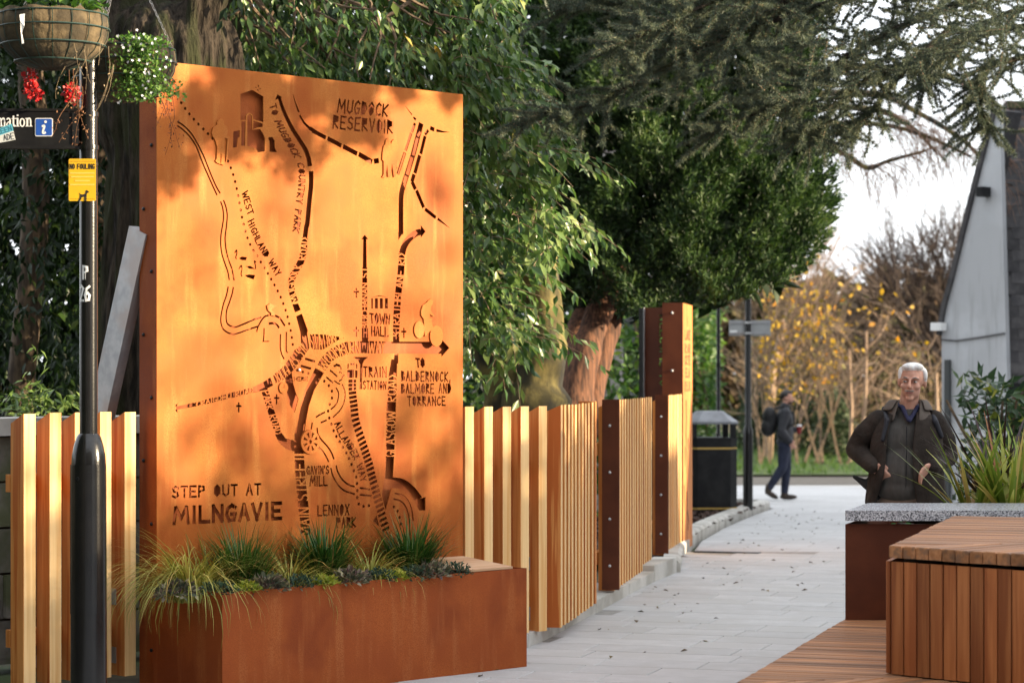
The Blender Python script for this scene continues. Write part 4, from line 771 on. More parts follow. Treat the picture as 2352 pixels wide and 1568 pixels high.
for k, (y, w_) in enumerate(((398, .9), (406.5, .85), (415.5, .55), (424.5, .9))): MB().box((ncx, -.048, vz(y)), ((nx1-nx0)*w_, .0008, .006)).build('faded_line', faint, ns)
dgx = lambda x, y: (sxp(183+(x-625)/3.41*1.0), vz(436+(y-815)/3.41))
def dog():
    for q in ([(640, 850), (665, 853), (692, 842), (694, 868), (672, 872), (650, 876), (640, 868)], [(684, 850), (684, 826), (696, 816), (700, 824), (712, 828), (710, 838), (697, 842), (694, 856)], [(640, 864), (650, 872), (644, 888), (634, 905), (626, 905), (636, 884)], [(648, 870), (656, 872), (650, 890), (642, 905), (636, 905), (644, 888)], [(676, 866), (684, 866), (682, 905), (674, 905)], [(686, 864), (694, 860), (692, 905), (684, 905)], [(641, 858), (635, 842), (638, 840), (646, 853)]): put([np.array(dgx(*p)) for p in q])
link('dog_pictogram', flat_union('dog_pictogram', stroke_polys(dog), -.0484, -.0477), KB, ns)
for z in (nz0+.03, nz1-.03): MB().lathe([(.0435, 0), (.0455, .001), (.0455, .015), (.0435, .016)], 20, cap=False).build('strap', M_BLACKM, ns, loc=(0, 0, z))
# hanging baskets
M_LINER = pmat('coir_liner', (.045, .033, .017), (.14, .10, .05), scale=9, detail=7, rough=.95, bump=.9, bscale=26, c3=(.03, .026, .016), scale3=3)
M_WIRE = plain('basket_wire', (.012, .035, .025), .5)
def basket(label, c, r, h, zrim):
    t = thing('hanging_basket', label, 'hanging basket', (c[0], c[1], 0)); n = 44; v = []; f = []; prof = [(1.0, 0), (1.02, -.18), (.98, -.42), (.86, -.66), (.62, -.88), (.3, -.98), (.02, -1.0)]
    for i, (q, z) in enumerate(prof):
        for k in range(n):
            a = 6.2832*k/n; bul = 1+.035*abs(math.sin(a*9))*(1 if 0 < i < 5 else .3)+random.uniform(-.012, .012); v.append((q*r*bul*math.cos(a), q*r*bul*math.sin(a), zrim+z*h+random.uniform(-.004, .004)+(random.uniform(0, .025) if i == 0 else 0)))
    for i in range(len(prof)-1):
        for k in range(n): f.append((i*n+k, (i+1)*n+k, (i+1)*n+(k+1) % n, i*n+(k+1) % n))
    v.append((0, 0, zrim-.03)); f += [(len(v)-1, k, (k+1) % n) for k in range(n)]
    me = bpy.data.meshes.new('liner'); me.from_pydata(v, [], f); me.polygons.foreach_set('use_smooth', [True]*len(f)); link('liner', me, M_LINER, t)
    for q, z in ((1.03, .01), (1.065, -.25), (.99, -.56), (.72, -.86)):
        MB().tube([(q*r*math.cos(6.2832*k/32), q*r*math.sin(6.2832*k/32), zrim+z*h) for k in range(33)], .0035, 5, False).build('hoop', M_WIRE, t, True)
    for k in range(18):
        a = 6.2832*k/18; MB().tube([(q*r*1.035*math.cos(a), q*r*1.035*math.sin(a), zrim+z*h) for q, z in prof[:-1]], .0024, 4, False).build('wire', M_WIRE, t)
    for k in range(3):
        a = 6.2832*k/3+.15; p0 = Vector((r*math.cos(a), r*math.sin(a), zrim)); p1 = Vector((0, 0, zrim+.52)); mm = MB(); ns_ = 34
        for j in range(ns_):
            q = p0.lerp(p1, (j+.5)/ns_); d = (p1-p0).normalized(); s_ = d.orthogonal().normalized() if j % 2 else d.cross(d.orthogonal()).normalized()
            mm.tube([q-d*.010, q-d*.005+s_*.005, q+d*.005+s_*.005, q+d*.010, q+d*.005-s_*.005, q-d*.005-s_*.005, q-d*.010], .0014, 3, False)
        mm.build('chain', M_GALV, t)
    # steel arm from the post
    top = Vector((0, 0, zrim+.53)); pole = Vector((LX-c[0], LY-c[1], zrim+.40)); MB().tube([pole, pole.lerp(top, .4)+Vector((0, 0, .12)), top], .009, 8).build('bracket_arm', M_BLACK, t, True)
    return t
B1 = P(122, 851, 11.18); B2 = P(283, 851, 11.76)
basket('wire hanging basket with coir liner at the top left in front of the post', B1, .245, .245, 3.335)
basket('wire hanging basket behind the post, overlapping the panel edge', B2, .245, .25, 3.255)
M_GER = leafmat('geranium_leaf', [(0, (.02, .05, .012)), (.6, (.05, .12, .025)), (1, (.13, .22, .04))], .5, .3)
M_BAC = leafmat('bacopa_leaf', [(0, (.03, .08, .015)), (.6, (.08, .17, .03)), (1, (.18, .28, .06))], .5, .3)
M_PETW = plain('white_petal', (.8, .8, .82), .5); M_PETR = pmat('red_petal', (.45, .008, .012), (.6, .02, .02), scale=30, rough=.5); M_DRY = pmat('dry_stem', (.16, .065, .03), (.26, .13, .06), scale=30, rough=.9)
def mound(name, label, mat, c, r, n, l, cat='plant', drop=None, asp=.85):
    v = unit(n); pos = v*np.array(r)*rng.uniform(.45, 1, (n, 1))
    me = leaves_mesh(name, pos, v+rng.normal(0, .6, (n, 3)), unit(n)+np.array([0, 0, 1.0]), rng.uniform(.6, 1.3, n)*l, rng.uniform(.7, 1.2, n)*l*asp, rng.random(n), .1)
    return tag(link(name, me, mat, None, c), label, cat)
g1 = thing('geranium', 'green geranium filling the top of the front basket, with red flower heads', 'plant', (B1.x, B1.y, 3.36))
v = unit(420); v[:, 2] = np.abs(v[:, 2]); pos = v*np.array([.24, .24, .17])*rng.uniform(.5, 1, (420, 1))
link('foliage', leaves_mesh('foliage', pos, v+rng.normal(0, .6, (420, 3)), unit(420)+np.array([0, 0, 1]), rng.uniform(.035, .06, 420), rng.uniform(.035, .055, 420), rng.random(420), .1), M_GER, g1)
for x, y, Y in ((70, 178, 11.35), (82, 215, 11.36), (72, 208, 11.36), (160, 208, 11.38), (170, 222, 11.38)):
    p = P(x, y, Y)-Vector((B1.x, B1.y, 3.36)); n = 46; u_ = unit(n); ps = np.array(p)+u_*np.array([.034, .03, .03])*rng.uniform(.3, 1, (n, 1))
    fh = link('flower_head', leaves_mesh('flower_head', ps, u_+rng.normal(0, .4, (n, 3)), unit(n), rng.uniform(.018, .028, n), rng.uniform(.016, .022, n), rng.random(n), .1), M_PETR, g1)
    q0 = Vector((p.x*.9, .12, -.05)); MB().tube([q0, q0.lerp(p, .5)+Vector((0, .03, .02)), p], .002, 4, False).build('stem', M_DRY, g1)
# dry trailing stems
def trailers(name, label, tops, lens, n_leaf, mat, lsz=.008):
    t = thing(name, label, 'plant', (0, 0, 0)); mm = MB(); lp_ = []
    for p, ln in zip(tops, lens):
        pts = [Vector(p)]; d = Vector((random.gauss(0, .15), random.gauss(0, .1), -1))
        for k in range(7): pts.append(pts[-1]+d.normalized()*ln/7); d += Vector((random.gauss(0, .35), random.gauss(0, .3), -.25))
        mm.tube(pts, [.0016]*4+[.001]*4, 4, False)
        for k in range(n_leaf): i = random.randrange(1, 7); lp_.append(pts[i].lerp(pts[i+1], random.random())+Vector((random.gauss(0, .012), random.gauss(0, .012), random.gauss(0, .008))))
    mm.build('stems', mat, t); n = len(lp_)
    if n: link('withered_leaves', leaves_mesh('withered_leaves', np.array([tuple(q) for q in lp_]), unit(n)+np.array([0, 0, -.6]), unit(n), rng.uniform(.6, 1.5, n)*lsz*1.6, rng.uniform(.6, 1.2, n)*lsz, rng.random(n), .2), mat, t)
    return t
trailers('dry_trailing_stems', 'withered brown stems hanging from the right side of the front basket', [P(random.uniform(165, 262), random.uniform(70, 150), random.uniform(11.0, 11.15)) for _ in range(10)], [random.uniform(.12, .3) for _ in range(10)], 3, pmat('straw_root', (.22, .15, .08), (.32, .24, .14), scale=30, rough=.9))
trailers('dry_trailing_stems', 'withered reddish stems hanging over the information sign', [P(random.uniform(145, 195), random.uniform(165, 200), 11.28) for _ in range(6)], [random.uniform(.15, .36) for _ in range(6)], 18, M_DRY)
trailers('dry_trailing_stems', 'thin dark trailing stems hanging against the left edge of the panel', [P(random.uniform(366, 402), random.uniform(150, 215), 12.0) for _ in range(9)], [random.uniform(.12, .38) for _ in range(9)], 16, pmat('dark_dry_stem', (.06, .018, .01), (.10, .03, .015), scale=30, rough=.9))
bc = thing('bacopa', 'bright green trailing plant with small white flowers in the rear basket', 'plant', (0, 0, 0)); n = 1500
cc = np.array([tuple(P(x, y, Y)) for x, y, Y in zip(rng.normal(325, 32, n).clip(255, 392), rng.uniform(80, 232, n), rng.uniform(11.44, 11.56, n))])
link('foliage', leaves_mesh('foliage', cc, unit(n)+np.array([0, -.5, -.2]), unit(n)+np.array([.6, -.5, .6]), rng.uniform(.014, .028, n), rng.uniform(.010, .02, n), rng.random(n), .12), M_BAC, bc)
pm = MB()
for k in range(5):
    a = k*6.2832/5; pm.add([(0, -.001, 0), (.004*math.cos(a-.5), -.002, .004*math.sin(a-.5)), (.0085*math.cos(a), -.003, .0085*math.sin(a)), (.004*math.cos(a+.5), -.002, .004*math.sin(a+.5))], [(0, 1, 2, 3)])
pme = pm.mesh('flower'); pme.materials.append(M_PETW)
for k in range(46):
    x = random.gauss(330, 36); y = random.uniform(66, 236)
    if 258 < x < 398: link('flower', pme, None, bc, P(x, y, 11.42), (random.uniform(-.7, .7), random.uniform(-.5, .5), random.uniform(-.7, .7)))
t_ = thing('yellow_green_sprig', 'bright lime sprig poking from the rear basket across the panel corner', 'plant', P(392, 205, 11.62)); n = 46
link('foliage', leaves_mesh('foliage', rng.normal(0, 1, (n, 3))*np.array([.03, .02, .022]), unit(n)+np.array([.8, 0, 0]), unit(n)+np.array([0, -1, .5]), rng.uniform(.02, .035, n), rng.uniform(.014, .022, n), rng.uniform(.7, 1, n), .1), M_BAC, t_)
tg = MB(); tg.add([P(45, 34, 10.92), P(57, 32, 10.92), P(56, 60, 10.91), P(50, 76, 10.92), P(55, 100, 10.92), P(50, 101, 10.92), P(48, 74, 10.915), P(47, 48, 10.91)], [(0, 1, 2, 7), (7, 2, 3, 6), (6, 3, 4, 5)]); o = tg.build('plastic_tag', M_WHITE); sm_ = o.modifiers.new('s', 'SOLIDIFY'); sm_.thickness = .0015
tag(o, 'torn white plastic tag hanging on the front basket', 'tag')
# ------------------------------------------------------------------ timber seating block, lower deck, granite topped planter
EB = Vector((.298, .955, 0)).normalized(); FB = Vector((.703, -.711, 0)).normalized(); IN1 = Vector((-FB.y, FB.x, 0)); IN2 = Vector((EB.y, -EB.x, 0))
PK = .066; GAP = .006
def plank_top(parent, K, z0, z1, tmax_front, tmax_left, clip2, clip1):
    """planks laid square to both visible edges and mitred along the corner"""
    k1 = IN1.dot(FB+EB) / FB.dot(FB+EB); k2 = IN2.dot(FB+EB) / EB.dot(FB+EB)
    for n_, (dirE, dirI, kk, tm, cl) in enumerate(((FB, IN1, k1, tmax_front, clip1), (EB, IN2, k2, tmax_left, clip2))):
        t = 0.0
        while t < tm:
            a, b = t+GAP/2, t+PK-GAP/2; la, lb = min(max(a*abs(kk), .012), cl), min(max(b*abs(kk), .03), cl)
            e0 = random.uniform(-.003, .003); ang = math.atan2(dirI.y, dirI.x); c = K+dirE*(t+PK/2)
            # local frame: x along the plank, y across
            sgn = 1 if dirI.cross(dirE).z > 0 else -1; hw = PK/2-GAP/2; ch = .004
            pts = [(e0, -hw), (la if sgn > 0 else lb, -hw), (lb if sgn > 0 else la, hw), (e0, hw)]
            m = MB().prism([(e0, -hw), (pts[1][0], -hw), (pts[2][0], hw), (e0, hw)], z0, z1-ch)
            b0 = len(m.v); m.v += [(e0+.002, -hw+ch, z1), (pts[1][0], -hw+ch, z1), (pts[2][0], hw-ch, z1), (e0+.002, hw-ch, z1)]
            m.f = [f for f in m.f if f != (4, 5, 6, 7)]+[(4, 5, b0+1, b0), (5, 6, b0+2, b0+1), (6, 7, b0+3, b0+2), (7, 4, b0, b0+3), (b0, b0+1, b0+2, b0+3)]
            m.build('plank', M_DECK, parent, loc=(c.x, c.y, random.uniform(-.0015, .0015)), rot=(0, 0, ang)); t += PK
KB_ = Vector((1.576, 10.1, 0)); BH = .97
blk = thing('seating_block', 'high timber block with plank top and vertical slatted front at the right', 'bench', (0, 0, 0))
plank_top(blk, KB_, BH-.05, BH, 1.6, 2.14, 1.9, 1.9)
SLm = MB().cbox(GAP/2, PK-GAP/2, 0, .022, .436, BH-.066, .003).mesh('slat'); SLm.materials.append(M_CLAD)
for i in range(24):
    c = KB_+FB*(PK*i)+IN1*.006; link('slat', SLm, None, blk, (c.x, c.y, random.uniform(-.001, .001)), (0, 0, math.atan2(FB.y, FB.x)))
DKM = plain('shade_fill', (.012, .009, .007), .9)  # near-black fill: shade behind slats and under the slab put into the colour
def quad_prism(pts, z0, z1): return MB().prism([(p.x, p.y) for p in pts], z0, z1)
q = [KB_+IN1*.045+FB*.0+EB*.03+IN2*.02, KB_+FB*1.6+IN1*.045, KB_+FB*1.6+IN1*2.0, KB_+EB*2.1+IN2*.03]
quad_prism(q, .02, BH-.07).build('inner_shade_box', DKM, blk)
ls = MB().cbox(0, 2.12, 0, .02, .436, BH-.066, .003).build('side_panel', M_CLAD, blk, loc=KB_+EB*.03+IN2*.001, rot=(0, 0, math.atan2(EB.y, EB.x)))
KD = Vector((.918, 9.865, 0)); DKZ = .43
dk = thing('low_deck', 'low timber plank deck at the foot of the high block', 'bench', (0, 0, 0))
plank_top(dk, KD, DKZ-.045, DKZ, 1.5, 2.66, 1.25, 1.25)
q = [KD+IN1*.05+EB*.04+IN2*.03, KD+FB*1.5+IN1*.05, KD+FB*1.5+IN1*1.2, KD+EB*2.6+IN2*1.2, KD+EB*2.6+IN2*.05]
quad_prism([q[0], q[1], q[2], q[3], q[4]], .0, DKZ-.05).build('deck_shade_box', DKM, dk)
for i in range(40):
    c = KD+EB*(PK*i)+IN2*.03; link('slat', MB().cbox(GAP/2, PK-GAP/2, -.0, .02, .02, DKZ-.06, .003).mesh('slat'), M_CLAD, dk, (c.x, c.y, 0), (0, 0, math.atan2(EB.y, EB.x)))
gp = thing('granite_planter', 'brown steel planter with a speckled granite slab top at the right', 'planter', (0, 0, 0))
GX0 = (1942-CX)/FPX*12.3
MB().prism([(GX0+.006, 12.3), (4.4, 12.3), (4.4, 13.0), (GX0+.225, 13.0), (GX0+.215, 12.99), (GX0, 12.306)], BH-.033, .99).build('granite_slab', M_GRAN, gp)
MB().box(((GX0+4.4)/2+.16, 12.62, .925), (4.4-GX0-.4, .52, .014)).build('shade_gap_strip', DKM, gp)
bx_ = MB(); bx_.box(((GX0+4.4)/2+.006, 12.345, .459), (4.4-GX0-.012, .008, .918)); bx_.build('front_plate', M_STEELBR, gp)
MB().box((0, 0, 0), (.008, 1.46, .916)).build('side_plate', M_STEELBR, gp, loc=(GX0+.012+.215, 13.045, .459), rot=(0, 0, -math.atan2(.298, .955)))
MB().box(((GX0+4.4)/2+.22, 13.75, .459), (4.4-GX0-.46, .008, .916)).build('rear_plate', M_STEELBR, gp)
MB().box(((GX0+4.4)/2+.24, 13.38, .42), (4.4-GX0-.5, .70, .84)).build('soil', M_SOIL, gp)
MB().cbox(3.03, 3.35, 13.75, 14.3, .90, .99, .006).build('granite_slab', M_GRAN, gp)
# flax and companions
M_FLAX = leafmat('flax_leaf', [(0, (.07, .13, .02)), (.4, (.18, .25, .04)), (.7, (.36, .37, .08)), (.88, (.45, .34, .12)), (1, (.28, .12, .06))], .35, .2)
M_FLAXB = leafmat('bronze_flax', [(0, (.022, .012, .014)), (.6, (.05, .024, .026)), (1, (.10, .05, .04))], .3, .1)
def flax(label, mat, x, Y, n, L0, L1, w, lean, dr):
    a = rng.random(n)*6.283; b = np.stack([np.cos(a)*.03, np.sin(a)*.03, np.zeros(n)], 1)
    me = blades_mesh('flax', b, a, rng.uniform(L0, L1, n), rng.uniform(.1, dr, n), w*rng.uniform(.7, 1.2, n), rng.random(n), 6, rng.uniform(.05, lean, n))
    return tag(link('flax', me, mat, None, ((x-CX)/FPX*Y, Y, .83)), label, 'plant', 'flax plants in the granite planter')
flax('green and cream striped flax nearest the walking man', M_FLAX, 2236, 13.35, 40, .40, .68, .030, .8, .55)
flax('broad yellow green flax at the right edge of the granite planter', M_FLAX, 2318, 13.25, 64, .38, .72, .036, .7, .6)
flax('dark bronze flax standing behind the striped ones', M_FLAXB, 2300, 13.6, 44, .55, .85, .030, .6, .8)
flax('pale striped flax half hidden at the picture edge', M_FLAX, 2372, 13.5, 50, .45, .72, .036, .7, .6)
n = 420; v = unit(n); v[:, 2] = np.abs(v[:, 2]); pos = v*np.array([.35, .18, .12])*rng.uniform(.4, 1, (n, 1))
tag(link('low_foliage', leaves_mesh('low_foliage', pos, v+rng.normal(0, .5, (n, 3)), unit(n)+np.array([0, 0, 1]), rng.uniform(.03, .05, n), rng.uniform(.015, .025, n), rng.random(n), .1), M_LIRI, None, ((2200-CX)/FPX*13.3, 13.3, .84)), 'low dark green leaves along the back of the granite slab', 'plant')
# ------------------------------------------------------------------ bin, poles, wall, railings, buildings
bY = 31.0; bx0, bx1 = (1578-CX)/FPX*bY, (1691-CX)/FPX*bY; bz = zt(bY)+.07; bw = bx1-bx0
bn = thing('litter_bin', 'black octagonal litter bin with gold bands behind the marker post', 'bin', ((bx0+bx1)/2, bY+bw/2, bz), R(6))
def octo(w, c): h = w/2; return [(-h+c, -h), (h-c, -h), (h, -h+c), (h, h-c), (h-c, h), (-h+c, h), (-h, h-c), (-h, -h+c)]
MB().prism(octo(bw, .1), .0, .92).build('body', M_BLACKM, bn); MB().prism(octo(bw+.012, .103), .92, .945).build('rim', M_BLACKM, bn)
GOLD = plain('gold_band', (.55, .36, .09), .4, .4)
for z in (.03, .80): MB().prism(octo(bw+.006, .102), z, z+.02).build('band', GOLD, bn)
for sx in (-1, 1):
    for sy in (-1, 1): MB().box((sx*(bw/2-.06), sy*(bw/2-.06), 1.03), (.07, .07, .18)).build('corner_post', M_BLACKM, bn)
hd = MB(); o1 = octo(bw+.03, .11); o2 = octo(bw*.5, .05); hd.add([(x, y, 1.12) for x, y in o1]+[(x, y, 1.15) for x, y in o1]+[(x, y, 1.285) for x, y in o2], [tuple(range(7, -1, -1)), tuple(range(16, 24))]+[(i, (i+1) % 8, (i+1) % 8+8, i+8) for i in range(8)]+[(i+8, (i+1) % 8+8, (i+1) % 8+16, i+16) for i in range(8)])
hd.build('hood', pmat('sky_tone_hood', (.17, .175, .19), (.24, .25, .27), scale=6, rough=.35), bn)  # lighter blue-grey: the sky's reflection put into the hood colour
MB().box((bw/2-.002-.02, -bw/2+.0, .4), (.001, .001, .001)).build('hinge', M_BLACKM, bn)
sY = 32.0; sX = (1718-CX)/FPX*sY; sz = zt(sY)+.06
sg = thing('sign_pole', 'black pole with the grey back of a road name sign', 'sign', (sX, sY, sz))
MB().lathe([(.066, 0), (.066, 1.0), (.062, 1.06), (.04, 1.12), (.038, 3.1)], 16).build('pole', M_BLACK, sg, True)
szv = lambda y: EYE-(y-HY)/FPX*sY-sz
sb_ = MB().cbox((1675-1718)/FPX*sY, (1771-1718)/FPX*sY, .04, .05, szv(771), szv(735), .004).build('sign_panel', pmat('sign_grey', (.30, .31, .31), (.36, .37, .37), scale=6, rough=.5), sg)
for y in (741, 765): MB().box((.02, .032, szv(y)), (.53, .014, .02)).build('channel', M_GALV, sb_)
for y in (741, 765): MB().lathe([(.042, -.014), (.045, -.01), (.045, .012), (.042, .014)], 14, cap=False).build('clip', M_ZINC, sg, loc=(0, 0, szv(y)))
MB().box((-.19, .036, szv(762)), (.10, .003, .045)).build('white_label', M_WHITE, sb_)
tp_ = thing('thin_post', 'thin black post standing behind the litter bin', 'post', ((1650-CX)/FPX*34, 34, zt(34)))
MB().lathe([(.05, 0), (.05, 1.0), (.028, 1.08), (.026, 3.6)], 12).build('pole', M_BLACK, tp_, True); MB().lathe([(.034, 0), (.034, .05)], 12).build('collar', M_BLACK, tp_, loc=(0, 0, 2.0))
# low stone wall and iron railings behind the left fence
ww = thing('stone_wall', 'old dark stone garden wall behind the left slats and panel', 'wall', PO-PN*1.55, PRZ)
uu = -3.4
for r_ in range(5):
    u = -3.6+random.random()*.3; z0 = .265*r_
    while u < 1.4:
        l = random.uniform(.3, .62); h = .255
        m = MB().cbox(u+.006, u+l-.006, random.uniform(-.012, .012), .3, z0+.004, z0+h, .012); m.build('stone', M_STONE, ww); u += l
MB().box((-1.1, .17, .66), (5.0, .24, 1.30)).build('mortar_core', pmat('lime_mortar', (.10, .09, .075), (.15, .135, .11), scale=14, rough=.95), ww)
u = -3.6
while u < 1.4:
    l = random.uniform(.6, .95); MB().cbox(u, u+l-.008, -.04, .36, 1.325, 1.425, .01).build('coping_stone', M_CONC if u > -1.3 else M_STONE, ww); u += l
rl = thing('iron_railing', 'dark iron bar railing standing behind the stone wall', 'railing', PO-PN*3.2, PRZ)
IRON = plain('old_iron', (.018, .017, .016), .6)
for i in range(34): MB().tube([(-5.0+.12*i, 0, .2), (-5.0+.12*i, 0, 2.2)], .009, 6).build('bar', IRON, rl)
for z in (.5, 2.08): MB().box((-3.0, 0, z), (4.3, .012, .04)).build('rail', IRON, rl)
# grey building with a sweeping gable
bd_ = thing('grey_building', 'grey harled gable with a swept steep slate roof at the right', 'building', (0, 0, 0))
gA, gB = P(2163, 851, 30.6), P(2314, 851, 29.9); gd = (gB-gA); gl = gd.length; grz = math.atan2(gd.y, gd.x)
def gpt(x, y):
    rx = (x-CX)/FPX; nx, ny = gd.y, -gd.x; t = (gA.x*nx+gA.y*ny)/(rx*nx+ny); return (((t*rx-gA.x)*gd.x+(t-gA.y)*gd.y)/gl, EYE-(y-HY)/FPX*t)
gpoly = [gpt(*p) for p in ((2163, 770), (2176, 700), (2190, 650), (2210, 570), (2232, 480), (2256, 385), (2276, 310), (2291, 252), (2296, 252), (2306, 620), (2314, 900))]
zb = zt(29)-.2; gfull = [(gpoly[0][0], zb)]+gpoly+[(gpoly[-1][0], zb)]
M_HARL = pmat('grey_harling', (.46, .475, .49), (.54, .555, .57), scale=4, rough=.9, bump=.3, bscale=60, c3=(.42, .43, .44), scale3=1.0, streak=(.36, .365, .37), sstretch=(4, 4, .4))
gm = MB(); k = len(gfull); gm.add([(x, 0, z) for x, z in gfull]+[(x, .08, z) for x, z in gfull], [tuple(range(k-1, -1, -1)), tuple(range(k, 2*k))]+[((i+1) % k, i, i+k, (i+1) % k+k) for i in range(k)])
gm.f = [tuple(reversed(f)) for f in gm.f]
gw = gm.build('gable_wall', M_HARL, bd_, loc=(gA.x, gA.y, 0), rot=(0, 0, grz))
M_SLATE = pmat('slate', (.045, .042, .045), (.085, .08, .08), scale=7, rough=.7, rnd=.3, bump=.2, bscale=30)
vg = MB(); 
for i in range(len(gpoly)-4):
    (x0, z0), (x1, z1) = gpoly[i], gpoly[i+1]; d = Vector((x1-x0, 0, z1-z0)).normalized(); nn = Vector((-d.z, 0, d.x)); 
    vs = [Vector((x0, -.05, z0)), Vector((x1, -.05, z1)), Vector((x1, -.05, z1))+nn*.06, Vector((x0, -.05, z0))+nn*.06]
    vg.add(vs+[v+Vector((0, .6, 0)) for v in vs], [(0, 1, 2, 3), (7, 6, 5, 4), (0, 4, 5, 1), (2, 6, 7, 3), (3, 7, 4, 0), (1, 5, 6, 2)])
vg.build('roof_edge', M_SLATE, bd_, loc=(gA.x, gA.y, 0), rot=(0, 0, grz))
# slate slope, each slate its own piece
rY0, rY1, rz0, rz1 = 30.0, 31.2, EYE-(885-HY)/FPX*30.0, EYE+(851-246)/FPX*31.2
rX0 = (2303-CX)/FPX*30.0; sl_ = Vector((0, rY1-rY0, rz1-rz0)); sL = sl_.length; sa = math.atan2(sl_.z, sl_.y)
rf = MB().add([(rX0, rY0+.02, rz0), (rX0+6, rY0+.02, rz0), (rX0+6, rY1+.02, rz1), (rX0+.28, rY1+.02, rz1), (rX0+.4, rY0+1.6, rz0), (rX0+6, rY0+1.6, rz0), (rX0+6, rY1+1.6, rz1), (rX0+.7, rY1+1.6, rz1)], [(0, 1, 2, 3), (7, 6, 5, 4), (0, 4, 5, 1), (3, 2, 6, 7), (0, 3, 7, 4), (1, 5, 6, 2)]).build('roof', M_SLATE, bd_)
smesh = MB().prism([(-.098, 0), (.098, 0), (.098, .26), (-.098, .26)], 0, .008).mesh('slate'); smesh.materials.append(M_SLATE)
nr = int(sL/.15)
for r_ in range(nr):
    for c_ in range(6):
        x = rX0+.1+.2*c_+(.1 if r_ % 2 else 0)+.28*r_/nr; p = Vector((x, rY0, rz0))+sl_*(r_*.15/sL)
        link('slate', smesh, None, rf, p+Vector((0, -.004, 0)), (sa-.035, 0, random.uniform(-.01, .01)))
MB().box((rX0+3.3, rY1+.1, rz1+.03), (6, .3, .09)).build('ridge', pmat('mossy_ridge', (.05, .07, .015), (.09, .09, .05), scale=6, rough=.95), bd_)
MB().box((rX0+3, rY0-.03, rz0-.02), (6, .12, .10)).build('gutter', M_BLACKM, bd_)
M_BRICK = bpy.data.materials.new('brick_wall'); M_BRICK.use_nodes = True; _n = M_BRICK.node_tree.nodes; _b = _n.new('ShaderNodeTexBrick'); _t = _n.new('ShaderNodeTexCoord'); _m = _n.new('ShaderNodeMapping'); _m.inputs['Rotation'].default_value = (R(90), 0, 0)
_b.inputs['Scale'].default_value = 1; _b.inputs['Brick Width'].default_value = .225; _b.inputs['Row Height'].default_value = .075; _b.inputs['Mortar Size'].default_value = .006; _b.inputs['Color1'].default_value = (.20, .12, .085, 1); _b.inputs['Color2'].default_value = (.28, .17, .12, 1); _b.inputs['Mortar'].default_value = (.25, .23, .2, 1)
M_BRICK.node_tree.links.new(_t.outputs['Object'], _m.inputs[0]); M_BRICK.node_tree.links.new(_m.outputs[0], _b.inputs['Vector']); M_BRICK.node_tree.links.new(_b.outputs['Color'], _n['Principled BSDF'].inputs['Base Color'])
MB().box((rX0+3.1, rY0+.35, (rz0+zb)/2-.05), (5.8, .3, rz0-zb)).build('brick_wall', M_BRICK, bd_)
MB().box((rX0+.12, rY0+.15, rz0-.30), (.2, .14, .36)).build('timber_fascia', pmat('fascia_brown', (.16, .09, .06), (.2, .12, .08), scale=6, rough=.7), bd_)
x_, z_ = gpt(2181, 826); MB().box((x_, -.04, (z_+zb)/2), (.07, .05, z_-zb)).build('downpipe', plain('pipe_dark', (.05, .055, .055), .5), bd_, loc=(gA.x, gA.y, 0), rot=(0, 0, grz))
x_, z_ = gpt(2162, 752); MB().cbox(x_-.06, x_+.1, -.16, -.02, z_-.04, z_+.06, .01).build('floodlight', M_WHITE, bd_, loc=(gA.x, gA.y, 0), rot=(0, 0, grz))
x_, z_ = gpt(2268, 442); MB().cbox(x_-.05, x_+.07, -.2, -.01, z_-.06, z_+.06, .02).build('camera_box', M_BLACKM, bd_, loc=(gA.x, gA.y, 0), rot=(0, 0, grz))
cb = [gpt(*p) for p in ((2166, 780), (2200, 782), (2250, 775), (2310, 765))]; MB().tube([(x, -.02, z) for x, z in cb], .012, 5, False).build('cable', plain('cable_grey', (.09, .09, .09), .6), bd_, loc=(gA.x, gA.y, 0), rot=(0, 0, grz))
# shop buildings across the square, out of the picture on the right: they keep the paving in shade
def shop(label, x0, x1, y0, y1, eave, ridge):
    t = thing('shop_building', label, 'building', (0, 0, 0), 0, 'shop buildings across the square'); xm = (x0+x1)/2
    MB().box((xm, (y0+y1)/2, eave/2), (x1-x0, y1-y0, eave)).build('wall', M_HARL, t)
    r = MB(); r.add([(x0-.3, y0-.2, eave-.1), (x1+.3, y0-.2, eave-.1), (x1+.3, y1+.2, eave-.1), (x0-.3, y1+.2, eave-.1), (xm, y0-.2, ridge), (xm, y1+.2, ridge)], [(3, 2, 1, 0), (0, 1, 4), (2, 3, 5), (1, 2, 5, 4), (3, 0, 4, 5)]); r.build('roof', M_SLATE, t)
    y = y0+1.2
    while y < y1-1.2:
        w = MB().box((x0-.02, y, 1.5), (.06, 1.5, 2.2)).build('window', M_BLACKM, t); MB().box((x0-.06, y, 1.5), (.03, 1.36, 2.06)).build('pane', plain('shop_glass', (.05, .06, .07), .08), w); y += 2.3
shop('long low shop building facing the paved square', 20.5, 27.5, -14, 16.6, 3.6, 5.5)
shop('second low shop building beyond the narrow lane', 20.5, 27.5, 18.3, 44, 3.6, 5.9)

